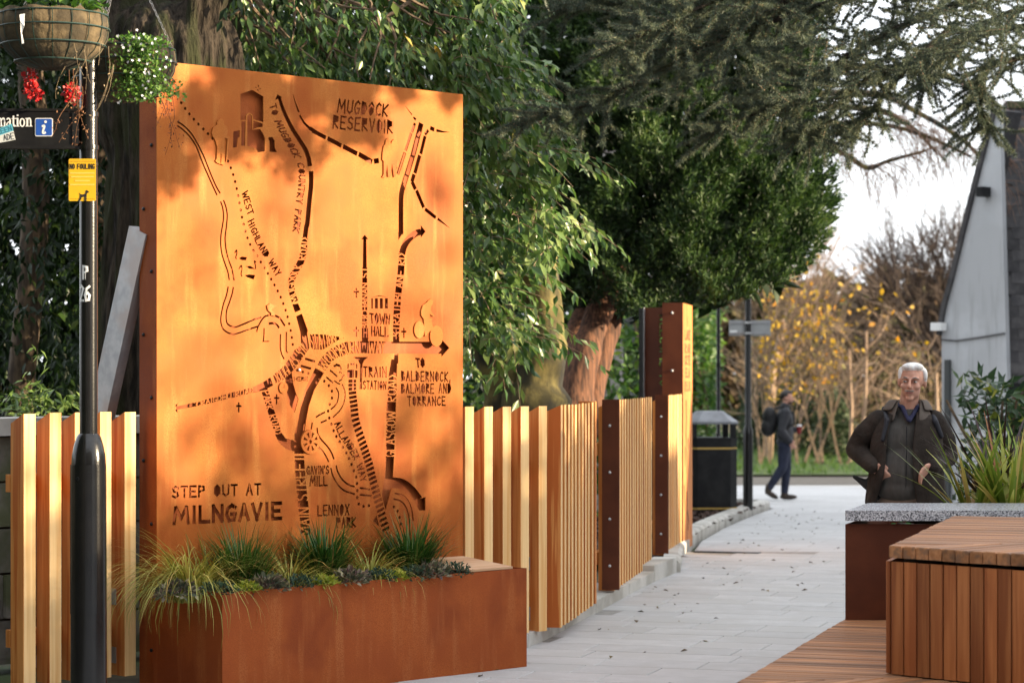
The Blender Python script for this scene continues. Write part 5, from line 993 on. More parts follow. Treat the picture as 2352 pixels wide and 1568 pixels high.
# unseen tall block added left of the square to close off the sky
tb = thing('left_sky_block', 'unseen tall dark block added on the left to close off sky', 'building', (0, 0, 0)); TW = pmat('dark_stone', (.06, .052, .045), (.10, .088, .075), scale=5, rough=.9, bump=.3, bscale=20)
MB().box((-10.7, -.5, 7), (7, 24, 14)).build('wall', TW, tb)
r = MB(); r.add([(-14.5, -12.8, 13.9), (-6.9, -12.8, 13.9), (-6.9, 11.8, 13.9), (-14.5, 11.8, 13.9), (-10.7, -12.8, 17), (-10.7, 11.8, 17)], [(3, 2, 1, 0), (0, 1, 4), (2, 3, 5), (1, 2, 5, 4), (3, 0, 4, 5)]); r.build('roof', M_SLATE, tb)
for k in range(8):
    for z in (1.8, 4.8, 7.8, 10.3): w = MB().box((-7.17, -11+2.9*k, z), (.1, 1.1, 1.8)).build('window', M_BLACKM, tb); MB().box((-7.10, -11+2.9*k, z), (.04, .98, 1.68)).build('pane', MATS['shop_glass'], w)
MB().box((9.7, 29.2, 3.3), (5.0, 4.2, 6.6)).build('roof_shade_block', M_HARL, bd_)  # unseen block added to keep sun off the slate roof
rb = thing('rear_sky_block', 'unseen dark block added behind the viewer to cut sky light', 'building', (0, 0, 0)); MB().box((4, -14, 4.2), (21, 5, 8.4)).build('wall', TW, rb)  # added behind the viewer to cut low sky light and its reflections
r = MB(); r.add([(-6.8, -11.2, 8.3), (14.8, -11.2, 8.3), (14.8, -16.8, 8.3), (-6.8, -16.8, 8.3), (-6.8, -14, 11), (14.8, -14, 11)], [(0, 1, 2, 3), (0, 4, 5, 1), (2, 5, 4, 3), (1, 5, 2), (3, 4, 0)]); r.build('roof', M_SLATE, rb)
for k in range(7):
    for z in (1.8, 5.6): w = MB().box((-4.5+2.9*k, -11.47, z), (1.2, .1, 1.9)).build('window', M_BLACKM, rb); MB().box((-4.5+2.9*k, -11.40, z), (1.06, .04, 1.76)).build('pane', MATS['shop_glass'], w)
# ------------------------------------------------------------------ trees and shrubs
def inpoly(px, py, poly):
    poly = np.array(poly, float); ins = np.zeros(len(px), bool)
    for j in range(len(poly)):
        (ax, ay), (bx, by) = poly[j], poly[j-1]
        if ay != by: ins ^= ((ay > py) != (by > py)) & (px < (bx-ax)*(py-ay)/(by-ay)+ax)
    return ins
def fill_poly(poly, n, Yref):
    """n random places inside an outline at a reference depth -> (x,y) outline coordinates"""
    p = np.array(poly, float); lo, hi = p.min(0), p.max(0); ox = []; oy = []; got = 0
    while got < n:
        x = rng.uniform(lo[0], hi[0], n*2); y = rng.uniform(lo[1], hi[1], n*2); k = inpoly(x, y, poly); ox.append(x[k]); oy.append(y[k]); got += k.sum()
    return np.concatenate(ox)[:n], np.concatenate(oy)[:n]
def world(x, y, Y): return np.stack([(x-CX)/FPX*Y, Y, EYE-(y-HY)/FPX*Y], 1)
def wob(a, s):                                              # smooth pseudo-noise of positions (n,3)
    return np.sin(a[:, 0]*s+1.3)*np.sin(a[:, 1]*s*1.1+.7)*np.sin(a[:, 2]*s*.9+2.1)+.5*np.sin(a[:, 0]*s*2.3+4)*np.sin(a[:, 2]*s*2.1+1)
def sprays(name, anchors, dirs, n_leaf, Ls, droop, Lleaf, wr, tint_fn, fold=.12, twig_mat=None, parent=None, mat=None, leafdown=.8, jitter=.35, twig_r=.003, curl=.12):
    """leafy shoots: leaves set alternately along a drooping twig"""
    N = len(anchors); dirs = dirs/np.linalg.norm(dirs, axis=1, keepdims=True); pos = []; dd = []; nn = []; tw = MB() if twig_mat else None
    base_t = rng.random(N)
    L_ = rng.uniform(*Ls, N); tt = (np.arange(n_leaf)+.6)/n_leaf
    side = np.cross(dirs, np.array([0, 0, 1.0])); side = side/(np.linalg.norm(side, axis=1, keepdims=True)+1e-6)
    for j, t in enumerate(tt):
        p = anchors+dirs*(L_*t)[:, None]; p[:, 2] -= droop*L_*t*t; p = p+rng.normal(0, .012, p.shape); sg = 1 if j % 2 else -1
        d = dirs*.55+side*sg*.6+np.array([0, 0, -leafdown])+rng.normal(0, jitter, p.shape); pos.append(p); dd.append(d); nn.append(np.array([0, -.35, 1.0])+rng.normal(0, .45, p.shape))
    pos = np.concatenate(pos); dd = np.concatenate(dd); nn = np.concatenate(nn); n = len(pos); ti = np.clip(np.tile(base_t, n_leaf)*.45+rng.random(n)*.55, 0, 1)
    if tint_fn is not None: ti = tint_fn(ti, pos)
    l = rng.uniform(*Lleaf, n); me = leaves_mesh(name, pos, dd, nn, l, l*rng.uniform(.8, 1.2, n)*wr, ti, fold, curl)
    o = link(name, me, mat, parent)
    if twig_mat:
        for i in range(N):
            a = Vector(anchors[i]); d = Vector(dirs[i]); q = [a+d*(L_[i]*t)-Vector((0, 0, droop*L_[i]*t*t)) for t in (0, .35, .7, 1)]; tw.tube(q, [twig_r, twig_r*.8, twig_r*.6, twig_r*.35], 3, False)
        tw.build('twigs', twig_mat, parent)
    return o
def knobbly(pts, rad, n, amp, fs=5.0):
    m = MB(); m.tube(pts, rad, n, True); out = []
    for v in m.v:
        q = math.sin(v[0]*fs*2+v[2]*1.1)*math.sin(v[1]*fs*2.3+v[2]*.8)+.6*math.sin(math.atan2(v[1]-pts[0][1], v[0]-pts[0][0])*7+v[2]*.9); k = amp*q; c = Vector(min(pts, key=lambda p: abs(p[2]-v[2]))); d = Vector(v)-c; d.z = 0
        if d.length > 1e-6: d.normalize()
        out.append((v[0]+d.x*k, v[1]+d.y*k, v[2]))
    m.v = out; return m
def dens(pts, k): return catmull(pts, k)
# --- old roadside tree behind the panel
T1 = thing('old_tree', 'massive dark barked tree forking behind the map panel', 'tree', (0, 0, 0))
tY = 15.75
def pl3(L): return [tuple(P(*p)) for p in L]
def cp(pts, rs): return [('c', Vector(pts[i]), rs[i], Vector(pts[i+1]), rs[i+1]) for i in range(len(pts)-1)]
tk = cp([(-2.25, tY, -.15), (-2.24, tY, .7), (-2.23, tY, 2.0), (-2.21, tY, 3.1), (-2.19, tY, 3.7)], [.52, .45, .43, .42, .43])
tk += cp(pl3([(395, 260, 15.7), (430, 120, 15.6), (470, -20, 15.55), (520, -250, 15.6), (600, -480, 15.9)]), [.26, .165, .145, .13, .10])
tk += cp(pl3([(340, 280, 15.75), (285, 100, 15.8), (235, -60, 15.85), (150, -320, 16.0)]), [.34, .25, .20, .16])
tk += cp(pl3([(440, 290, 15.95), (500, 140, 16.0), (530, 0, 16.2), (560, -200, 16.5)]), [.30, .17, .11, .07])
trk1 = blob('trunk', tk, .028, M_BARK, T1, 4); me = trk1.data; nv = len(me.vertices); co = np.zeros(nv*3, 'f4'); me.vertices.foreach_get('co', co); co = co.reshape(-1, 3); no = np.zeros(nv*3, 'f4'); me.vertices.foreach_get('normal', no); no = no.reshape(-1, 3)
th_ = np.arctan2(co[:, 1]-tY, co[:, 0]+2.22); dsp = .016*np.sin(th_*13+1.5*np.sin(co[:, 2]*2.3)+co[:, 2]*.7)+.012*np.sin(th_*29+2*np.sin(co[:, 2]*3.1+1))+.02*np.sin(co[:, 2]*2.1+th_*3); me.vertices.foreach_set('co', (co+no*dsp[:, None]).ravel()); me.update()
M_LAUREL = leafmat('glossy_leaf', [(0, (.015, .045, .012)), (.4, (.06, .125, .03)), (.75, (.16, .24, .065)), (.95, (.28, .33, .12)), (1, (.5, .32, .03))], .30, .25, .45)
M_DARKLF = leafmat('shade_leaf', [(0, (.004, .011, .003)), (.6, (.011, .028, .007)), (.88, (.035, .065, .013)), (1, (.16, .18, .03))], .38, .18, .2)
m = MB(); tips = []
for k in range(46):
    a = P(random.uniform(470, 1040), random.uniform(-120, 20), random.uniform(15.9, 16.9)); q = [a]; d = Vector((random.gauss(.25, .5), random.gauss(0, .3), random.uniform(-.8, -.1)))
    for j in range(5): q.append(q[-1]+d.normalized()*random.uniform(.10, .2)); d += Vector((random.gauss(.05, .3), random.gauss(0, .2), random.gauss(-.08, .22)))
    m.tube(q, [.016-.0024*i for i in range(6)], 5, False); tips += [(q[i], (q[i]-q[i-1])) for i in (2, 3, 4, 5)]
m.build('branches', M_TWIG, T1)
A = np.array([tuple(t[0]) for t in tips]); Dn = np.array([tuple(t[1].normalized()) for t in tips])
# --- glossy leaved evergreen right of the panel
T2 = thing('glossy_evergreen', 'sunlit glossy leaved evergreen tree hanging beside the right edge of the panel', 'tree', (0, 0, 0))
lpoly = [(480, -200), (1150, -200), (1165, 40), (1245, 140), (1225, 250), (1300, 330), (1262, 400), (1345, 490), (1290, 560), (1205, 630), (1235, 760), (1180, 815), (1110, 840), (1040, 830), (1000, 300), (520, 200)]
x, y = fill_poly(lpoly, 1150, 17); Yd = 16.6+np.abs(rng.normal(0, 1.0, 1150)); Yd -= .5*np.clip((x-900)/400, 0, 1)
an = world(x, y, Yd); dr = np.stack([rng.normal(.55, .5, 1150), rng.normal(-.25, .5, 1150), rng.normal(-.12, .3, 1150)], 1)
lob = wob(an, 4.2); k = lob > -.25; an, dr = an[k], dr[k]
sprays('crown', an-dr*.15, dr, 11, (.28, .5), .35, (.085, .14), .42, None, mat=M_LAUREL, parent=T2, twig_mat=M_TWIGP, leafdown=.75)
# a few outward sprays that give the ragged edge
ex = np.array([(1140, 150), (1190, 160), (1215, 230), (1170, 285), (1230, 335), (1262, 340), (1180, 410), (1215, 480), (1262, 500), (1290, 515), (1170, 600), (1190, 745), (1210, 770), (1160, 700), (1130, 660), (1110, 780)], float)
an = world(ex[:, 0], ex[:, 1], np.full(len(ex), 16.3)); sprays('outer_sprays', an, np.stack([rng.normal(1, .1, len(ex)), rng.normal(-.1, .2, len(ex)), rng.normal(.1, .1, len(ex))], 1), 13, (.4, .55), .45, (.08, .12), .36, None, mat=M_LAUREL, parent=T2, twig_mat=M_TWIGP)
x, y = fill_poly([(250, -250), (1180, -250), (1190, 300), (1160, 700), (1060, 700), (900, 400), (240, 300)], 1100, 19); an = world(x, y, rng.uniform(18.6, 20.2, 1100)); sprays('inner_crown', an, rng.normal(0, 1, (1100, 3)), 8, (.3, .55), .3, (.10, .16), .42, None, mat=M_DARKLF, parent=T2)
knobbly(dens(pl3([(1195, 1010, 20.2), (1180, 900, 20.2), (1150, 790, 20.2), (1120, 650, 20.0), (1090, 430, 19.5), (1050, 200, 19)]), 4), [.30]*4+[.26]*6+[.16]*6+[.12]*5, 20, .012).build('trunk', M_MOSS, T2, True, 80)
knobbly(dens(pl3([(1225, 1010, 20.0), (1235, 880, 20.0), (1252, 760, 20.0), (1240, 640, 20.0), (1225, 480, 20)]), 4), [.30]*4+[.20]*4+[.155]*9, 20, .012).build('trunk', M_MOSS, T2, True, 80)
# leaves high on the old tree
sprays('crown', A, Dn+rng.normal(0, .4, A.shape), 8, (.22, .4), .35, (.06, .10), .38, None, mat=M_LAUREL, parent=T1)
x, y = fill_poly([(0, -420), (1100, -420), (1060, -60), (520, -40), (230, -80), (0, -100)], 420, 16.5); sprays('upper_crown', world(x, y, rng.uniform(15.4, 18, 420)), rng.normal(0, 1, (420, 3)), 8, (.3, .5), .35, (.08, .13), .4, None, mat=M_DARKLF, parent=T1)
# --- dark evergreen on the left
T3 = thing('dark_evergreen', 'dark leaved evergreen filling the shade behind the lamp post', 'tree', (0, 0, 0))
x, y = fill_poly([(-120, -250), (345, -250), (330, 500), (310, 930), (200, 960), (-120, 960)], 900, 18); y = np.where((np.abs(x-145) < 26) & (np.abs(y-590) < 26), y-90, y)
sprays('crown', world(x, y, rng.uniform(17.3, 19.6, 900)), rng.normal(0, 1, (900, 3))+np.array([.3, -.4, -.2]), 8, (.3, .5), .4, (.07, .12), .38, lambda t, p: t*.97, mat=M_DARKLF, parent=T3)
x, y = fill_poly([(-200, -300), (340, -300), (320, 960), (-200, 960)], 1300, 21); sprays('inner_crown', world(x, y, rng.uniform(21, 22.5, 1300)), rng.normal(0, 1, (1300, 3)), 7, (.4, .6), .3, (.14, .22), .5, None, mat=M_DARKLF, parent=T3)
knobbly(dens([(-3.1, 18.6, 0), (-3.05, 18.6, 1.4), (-3.15, 18.7, 3), (-3.0, 18.8, 5)], 5), .17, 16, .01).build('trunk', M_BARKL, T3, True, 80)
knobbly(dens([(-3.75, 18.2, 0), (-3.7, 18.2, 1.5), (-3.6, 18.3, 3), (-3.7, 18.4, 4.5)], 5), .10, 12, .008).build('trunk', M_BARKL, T3, True, 80)
for i_, (x, y, lab) in enumerate(((45, 925, 'bright leafy shoots rising over the stone wall at far left'), (120, 915, 'small pale green shoots above the stone wall near the lamp post'))):
    t = thing('wall_shrub', lab, 'shrub', P(x, y+30, 15.2)); n = 14; sprays('foliage', rng.normal(0, .07, (n, 3)), rng.normal(0, .4, (n, 3))+np.array([0, 0, .9]), 8, (.2, .32), .3, (.06, .1), .34, lambda t_, p: .5+t_*.4, mat=M_LAUREL, parent=t)
# --- big dark conifer over the fence
T4 = thing('yew_tree', 'big dense dark green conifer overhanging the path behind the fence', 'tree', (0, 0, 0))
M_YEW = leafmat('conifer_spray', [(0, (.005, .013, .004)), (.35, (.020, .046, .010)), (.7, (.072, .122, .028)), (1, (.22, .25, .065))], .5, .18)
ypoly = [(1130, -260), (1900, -260), (1882, 0), (1880, 170), (1900, 330), (1912, 470), (1895, 540), (1850, 620), (1790, 668), (1720, 690), (1640, 705), (1560, 722), (1470, 740), (1400, 716), (1330, 705), (1280, 720), (1215, 660), (1190, 560), (1150, 300)]
NT = 11000; x, y = fill_poly(ypoly, NT, 24)
cxp, wp2 = 1540, 390; bul = np.sqrt(np.clip(1-((x-cxp)/wp2)**2, .02, 1)); Yd = 25.4-1.7*bul
pos = world(x, y, Yd); lump = wob(pos*np.array([1, .3, 1]), 3.1)+.6*wob(pos*np.array([1, .3, .6]), 7.3); Yd = Yd-.5*lump+rng.uniform(0, .5, NT); pos = world(x, y, Yd)
keep = (lump > -.35) | (rng.random(NT) < .22); pos = pos[keep]; n0 = len(pos)
outw = np.stack([(x[keep]-cxp)/wp2*.9, np.full(n0, -.5), np.full(n0, .75)], 1)+rng.normal(0, .28, (n0, 3)); outw /= np.linalg.norm(outw, axis=1, keepdims=True)
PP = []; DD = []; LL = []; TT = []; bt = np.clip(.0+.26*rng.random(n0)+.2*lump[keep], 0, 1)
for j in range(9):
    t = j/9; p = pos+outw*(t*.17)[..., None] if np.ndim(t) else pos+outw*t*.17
    d = outw*.8+rng.normal(0, .42, (n0, 3)); PP.append(p); DD.append(d); LL.append(np.full(n0, .095-.05*t)); TT.append(np.clip(bt+rng.uniform(-.1, .22, n0)+.32*t, 0, 1))  # tint climbs on lumps and tips: sunlit highlights put into the leaf colour
PP, DD, LL, TT = map(np.concatenate, (PP, DD, LL, TT)); n = len(PP)
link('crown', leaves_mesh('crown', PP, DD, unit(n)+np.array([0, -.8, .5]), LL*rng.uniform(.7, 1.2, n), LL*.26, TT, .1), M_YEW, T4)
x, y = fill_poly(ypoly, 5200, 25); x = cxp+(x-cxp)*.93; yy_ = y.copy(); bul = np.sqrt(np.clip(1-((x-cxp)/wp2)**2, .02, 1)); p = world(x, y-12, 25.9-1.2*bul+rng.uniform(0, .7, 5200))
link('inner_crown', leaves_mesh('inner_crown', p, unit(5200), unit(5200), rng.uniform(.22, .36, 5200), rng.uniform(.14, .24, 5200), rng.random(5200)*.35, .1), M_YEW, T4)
for L_, r_ in (([(1318, 1010, 24.3), (1322, 900, 24.3), (1345, 800, 24.4), (1385, 700, 24.6), (1430, 600, 24.9)], [.20]*4+[.17]*5+[.14]*8), ([(1352, 1000, 24.6), (1365, 880, 24.7), (1395, 760, 24.9), (1425, 690, 25.2), (1470, 600, 25.5)], [.13]*4+[.12]*5+[.10]*8), ([(1300, 1000, 24.6), (1295, 900, 24.6), (1320, 780, 24.9), (1360, 690, 25.2)], [.13]*13)):
    knobbly(dens(pl3(L_), 4), r_, 18, .016, 8).build('trunk', M_YEWBK, T4, True, 80)
# --- cedar boughs reaching in from the right
T5 = thing('cedar_tree', 'blue grey cedar boughs hanging in from the top right', 'tree', (0, 0, 0))
M_NEED = leafmat('cedar_needle', [(0, (.03, .046, .036)), (.5, (.075, .10, .068)), (1, (.17, .185, .10))], .5, .15)
knobbly(dens([(9.2, 17.0, -.1), (9.1, 17.0, 2.5), (9.0, 17.0, 6), (8.9, 17.0, 9)], 5), [.5]*6+[.42]*10, 20, .02).build('trunk', M_BARK, T5, True, 80)
boughs = [[(2900, -420, 14.6), (2420, -170, 14.3), (2050, -40, 14.0), (1800, 40, 13.9), (1620, 110, 13.8), (1470, 185, 13.7), (1340, 245, 13.6), (1230, 262, 13.6)],
 [(2900, -250, 15.2), (2500, 20, 15.0), (2300, 70, 14.9), (2120, 130, 14.8), (1980, 190, 14.7), (1890, 280, 14.6), (1830, 320, 14.6)],
 [(2600, 60, 15.5), (2352, 130, 15.3), (2270, 160, 15.2), (2250, 230, 15.2), (2270, 290, 15.2)],
 [(2700, -330, 14.2), (2200, -150, 13.8), (1900, -60, 13.6), (1650, 0, 13.5), (1500, 70, 13.4), (1400, 110, 13.4)],
 [(2400, -60, 14.6), (2120, 40, 14.4), (1960, 120, 14.3), (1850, 200, 14.2), (1760, 250, 14.2), (1640, 300, 14.2)],
 [(2200, 50, 14.9), (2060, 180, 14.8), (2000, 260, 14.8), (1950, 300, 14.8)],
 [(2700, -160, 15.6), (2450, -20, 15.4), (2250, 60, 15.3), (2150, 150, 15.3), (2130, 190, 15.3)],
 [(1900, -60, 14.0), (1700, 60, 13.9), (1560, 60, 13.9), (1420, 20, 13.9), (1300, 20, 13.9)]]
boughs = [[(x, y, Y+2.0) for x, y, Y in L_] for L_ in boughs]
bm2 = MB(); shoots = []
for L_ in boughs:
    q = [Vector(p) for p in dens(pl3(L_), 6)]; nq = len(q); r0 = .022
    bm2.tube(q, [r0*(1-.85*i/nq)+.004 for i in range(nq)], 6, False)
    for i in range(2, nq):
        for _ in range(4 if L_[i//6 if i//6 < len(L_) else -1][1] > -220 else 2):
            d = (q[i]-q[i-1]).normalized(); s_ = Vector((random.gauss(-.2, .6), random.gauss(0, .6), random.gauss(-.1, .38))); dd_ = (d*.5+s_).normalized(); shoots.append((q[i], dd_, random.uniform(.16, .42)))
bm2.build('boughs', M_BARK, T5)
extra = 420
ax_, ay_ = fill_poly([(1340, -120), (2352, -120), (2352, 110), (2200, 150), (2060, 150), (1960, 230), (1880, 250), (1800, 240), (1640, 230), (1480, 180)], extra, 14)
for a_, b_ in zip(ax_, ay_): shoots.append((P(a_, b_, random.uniform(15.3, 16.9)), Vector((random.gauss(-.3, .7), random.gauss(0, .6), random.gauss(-.1, .35))).normalized(), random.uniform(.2, .45)))
tw2 = MB(); CP = []; CD = []
for a_, d_, l_ in shoots:
    q = [a_]; d = d_.copy(); ns2 = 7
    for j in range(ns2): q.append(q[-1]+d*(l_/ns2)); d = (d+Vector((random.gauss(0, .16), random.gauss(0, .16), random.gauss(.01, .13)))).normalized()
    tw2.tube(q, [.005-.0005*i for i in range(ns2+1)], 3, False)
    nc = int(l_/.027)
    for j in range(nc): t = (j+.5)/nc*ns2; i = min(int(t), ns2-1); CP.append(tuple(q[i].lerp(q[i+1], t-i))); CD.append(tuple((q[i+1]-q[i]).normalized()))
tw2.build('twigs', M_TWIG, T5)
CP = np.array(CP); CD = np.array(CD); nn_ = 44; n = len(CP)*nn_; base = np.repeat(CP, nn_, 0)+rng.normal(0, .004, (n, 3)); d = np.repeat(CD, nn_, 0)*.45+unit(n); d /= np.linalg.norm(d, axis=1, keepdims=True)
s_ = np.cross(d, unit(n)); s_ /= np.linalg.norm(s_, axis=1, keepdims=True); l = rng.uniform(.024, .040, (n, 1)); wdt = .0019
V = np.stack([base-s_*wdt, base+s_*wdt, base+d*l], 1).reshape(-1, 3); ti = np.repeat(np.clip(np.repeat(rng.random(len(CP)), nn_)*.6+rng.random(n)*.4, 0, 1), 3)
ndl = link('needles', np_mesh('needles', V, np.arange(3*n).reshape(n, 3), False, ti), M_NEED, T5)
print('cedar clusters', len(CP), 'needles', n)
# broadleaf tree out of the picture on the right: its low fringe dapples the top of the panel
T9 = thing('square_tree', 'thin leafed tree standing in the square right of the seating', 'tree', (0, 0, 0)); M_SQ = leafmat('thin_leaf', [(0, (.05, .08, .02)), (1, (.12, .12, .03))], .5, .1)
fr = [((395, 385), .13), ((378, 350), .10), ((440, 275), .10), ((490, 285), .13), ((545, 290), .15), ((600, 240), .16), ((575, 200), .13), ((640, 300), .15), ((690, 350), .11), ((655, 230), .10), ((735, 225), .10), ((790, 215), .14), ((830, 225), .10), ((800, 300), .08), ((850, 310), .07), ((705, 200), .08), ((1035, 222), .05), ((930, 200), .07), ((520, 170), .07), ((450, 230), .06)]
fp_ = []; fm = MB(); root = Vector((7.6, 9.4, 4.6)); fm.tube([(7.9, 9.2, -.1), (7.8, 9.3, 2.5), tuple(root), (7.5, 9.5, 7)], [.2, .17, .12, .05], 10)
for (x_, y_), r_ in fr:
    u_, v_ = pan(x_, y_); c_ = PO+PD*u_+Vector((0, 0, v_))+sund*6.2; k_ = int(60+r_*900); q_ = rng.normal(0, 1, (k_, 3))*r_*.55; fp_.append(np.array(c_)+q_); fm.tube([tuple(root), tuple((root+c_)/2+Vector((0, 0, .12))), tuple(c_)], [.03, .015, .004], 5, False)
uc = unit(900); fp_.append(np.array((7.5, 9.3, 7.4))+uc*np.array([1.9, 1.9, 1.0])*rng.uniform(.3, 1, (900, 1)))
fp_ = np.concatenate(fp_); n = len(fp_); link('crown', leaves_mesh('crown', fp_, unit(n), unit(n), rng.uniform(.06, .10, n), rng.uniform(.04, .06, n), rng.random(n), .1), M_SQ, T9); fm.build('trunk', M_BARK, T9, True)
# unseen leaf row added before the shops, thinned upward to soften their shadow
T10 = thing('shadow_leaf_row', 'unseen leaf row added before the shops to soften their shadow', 'trees', (0, 0, 0)); n = 9000; tp_2 = np.minimum(rng.exponential(.17, n), .95)
link('crown', leaves_mesh('crown', np.stack([rng.uniform(16.5, 18.5, n), rng.uniform(2.5, 17.2, n), 4.0+2.5*tp_2], 1), unit(n), unit(n), rng.uniform(.14, .24, n), rng.uniform(.1, .16, n), rng.random(n), .1), M_SQ, T10)
m = MB()
for k in range(6): m.tube([(17.5, 3.5+2.5*k, -.1), (17.5, 3.6+2.5*k, 3), (17.4, 3.5+2.5*k, 5)], [.12, .1, .04], 6, False)
o_ = m.build('trunks', M_BARK, T10); o_['kind'] = 'stuff'
# --- hedges and shrubs behind
M_HEDGE = leafmat('hedge_leaf', [(0, (.02, .055, .012)), (.5, (.05, .115, .022)), (1, (.13, .20, .04))], .45, .3)
def leafbox(name, label, cat, lo, hi, n, l, mat, w=.5, lump=.25, core=True):
    t = thing(name, label, cat, (0, 0, 0)); lo = np.array(lo, float); hi = np.array(hi, float); p = rng.uniform(0, 1, (n, 3)); p[:, 2] = p[:, 2]**.9; pos = lo+(hi-lo)*p; top = wob(pos*np.array([1, 1, 0])+3, 1.7)*lump; pos[:, 2] += top*p[:, 2]
    link('foliage', leaves_mesh('foliage', pos, unit(n)+np.array([.3, -.5, 0]), unit(n)+np.array([.4, -.7, .7]), rng.uniform(.7, 1.3, n)*l, rng.uniform(.7, 1.2, n)*l*w, rng.random(n), .1), mat, t)
    m = MB()
    for k in range(7): a = lo+(hi-lo)*rng.random(3); m.tube([(a[0], (lo[1]+hi[1])/2, lo[2]-.1), (a[0]+random.gauss(0, .1), (lo[1]+hi[1])/2, lo[2]+(hi[2]-lo[2])*.5), (a[0]+random.gauss(0, .3), a[1], lo[2]+(hi[2]-lo[2])*.9)], [.03, .022, .01], 5, False)
    o_ = m.build('stems', M_TWIG, t); o_['kind'] = 'stuff'; return t
leafbox('laurel_hedge', 'bright green laurel hedge seen between the tree trunks', 'hedge', (-2.6, 28.0, 0), (1.9, 29.6, 2.9), 5200, .13, M_HEDGE)
leafbox('laurel_hedge', 'mid green hedge behind the litter bin and marker post', 'hedge', (1.6, 38.2, zt(38)), (3.35, 40.0, 2.9), 4600, .15, M_HEDGE)
leafbox('boundary_shrubs', 'deep green shrubs closing the garden behind the evergreen trees', 'shrub', (-9, 27, 0), (-2.4, 28.5, 5.5), 5000, .22, M_DARKLF)
leafbox('boundary_shrubs', 'tall dark shrubs behind the conifer crown', 'shrub', (-2.5, 33, 0), (2.3, 35, 6.6), 5200, .24, M_DARKLF)
leafbox('fatsia_shrub', 'dark green leafy shrub with lime tips beside the grey building', 'shrub', (3.75, 19.4, 0), (5.4, 20.6, 1.62), 3400, .15, leafmat('fatsia_leaf', [(0, (.012, .03, .012)), (.7, (.03, .065, .022)), (.88, (.06, .11, .03)), (1, (.30, .32, .03))], .4, .2), .35, .22)
# --- far side of the road
M_YEL = leafmat('autumn_leaf', [(0, (.10, .09, .02)), (.35, (.30, .20, .03)), (.7, (.46, .29, .04)), (1, (.40, .17, .03))], .55, .35)
M_BROWN = leafmat('brown_thicket', [(0, (.05, .035, .02)), (.5, (.10, .065, .035)), (.8, (.08, .09, .03)), (1, (.17, .10, .05))], .7, .2)
M_CONF = leafmat('dark_conifer', [(0, (.012, .022, .01)), (.6, (.025, .045, .016)), (1, (.05, .07, .025))], .6, .1)
def wleaf(name, poly, n, Y0, Y1, l, mat, parent, w=.6):
    x, y = fill_poly(poly, n, Y0); p = world(x, y, rng.uniform(Y0, Y1, n)); return link(name, leaves_mesh(name, p, unit(n)+np.array([.2, -.3, -.2]), unit(n)+np.array([.5, -.6, .5]), rng.uniform(.7, 1.3, n)*l, rng.uniform(.7, 1.2, n)*l*w, rng.random(n), .1), mat, parent)
def branchy(m, p, d, L, r, depth, spread, up, kids=3, sides=4):
    q = [p]; dd = d.copy(); ns = 4
    for j in range(ns): q.append(q[-1]+dd*(L/ns)); dd = (dd+Vector((random.gauss(0, .12), random.gauss(0, .12), random.gauss(up, .10)))).normalized()
    m.tube(q, [r*(1-.45*i/ns) for i in range(ns+1)], sides if depth > 1 else 3, False)
    if depth == 0: return
    for k in range(kids):
        i = random.choice((2, 3, 4, 4)); b = (dd+Vector((random.gauss(0, spread), random.gauss(0, spread), random.gauss(0, spread*.7)))).normalized(); branchy(m, q[i], b, L*random.uniform(.62, .85), r*.55, depth-1, spread, up, kids, sides)
s1 = thing('autumn_shrub', 'shrub with thin yellow and orange leaves behind the walking man', 'shrub', (0, 0, 0))
wleaf('foliage', [(1738, 640), (1800, 590), (1850, 640), (1900, 690), (1945, 760), (1930, 860), (1880, 905), (1800, 930), (1738, 900)], 400, 55, 57.5, .13, M_YEL, s1, .75)
wleaf('scattered_leaves', [(1760, 560), (1960, 600), (2100, 700), (2130, 800), (1960, 880), (1760, 900)], 110, 55, 58, .17, M_YEL, s1, .75)
m = MB()
for k in range(11): p = P(random.uniform(1730, 1950), 1075, 56.5); branchy(m, p, Vector((random.gauss(.1, .25), 0, 1)).normalized(), 1.9, .05, 3, .35, .05, 3)
m.build('stems', M_TWIG, s1)['kind'] = 'stuff'
s2_ = thing('brown_thicket', 'tangled brown bare thicket along the far verge', 'shrub', (0, 0, 0)); wleaf('foliage', [(1700, 760), (1800, 700), (1950, 760), (2170, 820), (2200, 1060), (1700, 1060)], 3600, 62, 66, .22, M_BROWN, s2_, .4)
m = MB()
for k in range(26): p = P(random.uniform(1730, 2190), 1070, random.uniform(59, 62)); branchy(m, p, Vector((random.gauss(0, .35), 0, 1)).normalized(), 1.5, .045, 2, .4, .04, 3)
m.build('stems', M_TWIGP, s2_)['kind'] = 'stuff'
s3_ = thing('dark_bush', 'dark rounded evergreen bush at the far verge left of the older man', 'shrub', (0, 0, 0)); wleaf('foliage', [(1868, 1065), (1872, 960), (1890, 905), (1920, 885), (1945, 920), (1958, 1000), (1955, 1065)], 1900, 58, 60, .16, M_CONF, s3_, .45)
MB().tube([P(1912, 1075, 59), P(1912, 960, 59)], [.08, .04], 6).build('stem', M_TWIG, s3_)
s4_ = thing('dark_bush', 'low dark evergreen mass across the road behind the younger man', 'shrub', (0, 0, 0)); wleaf('foliage', [(1690, 1065), (1700, 900), (1790, 880), (1870, 930), (1875, 1065)], 2600, 60, 62, .18, M_CONF, s4_, .45); MB().tube([P(1790, 1075, 61), P(1790, 960, 61)], [.08, .04], 6).build('stem', M_TWIG, s4_)
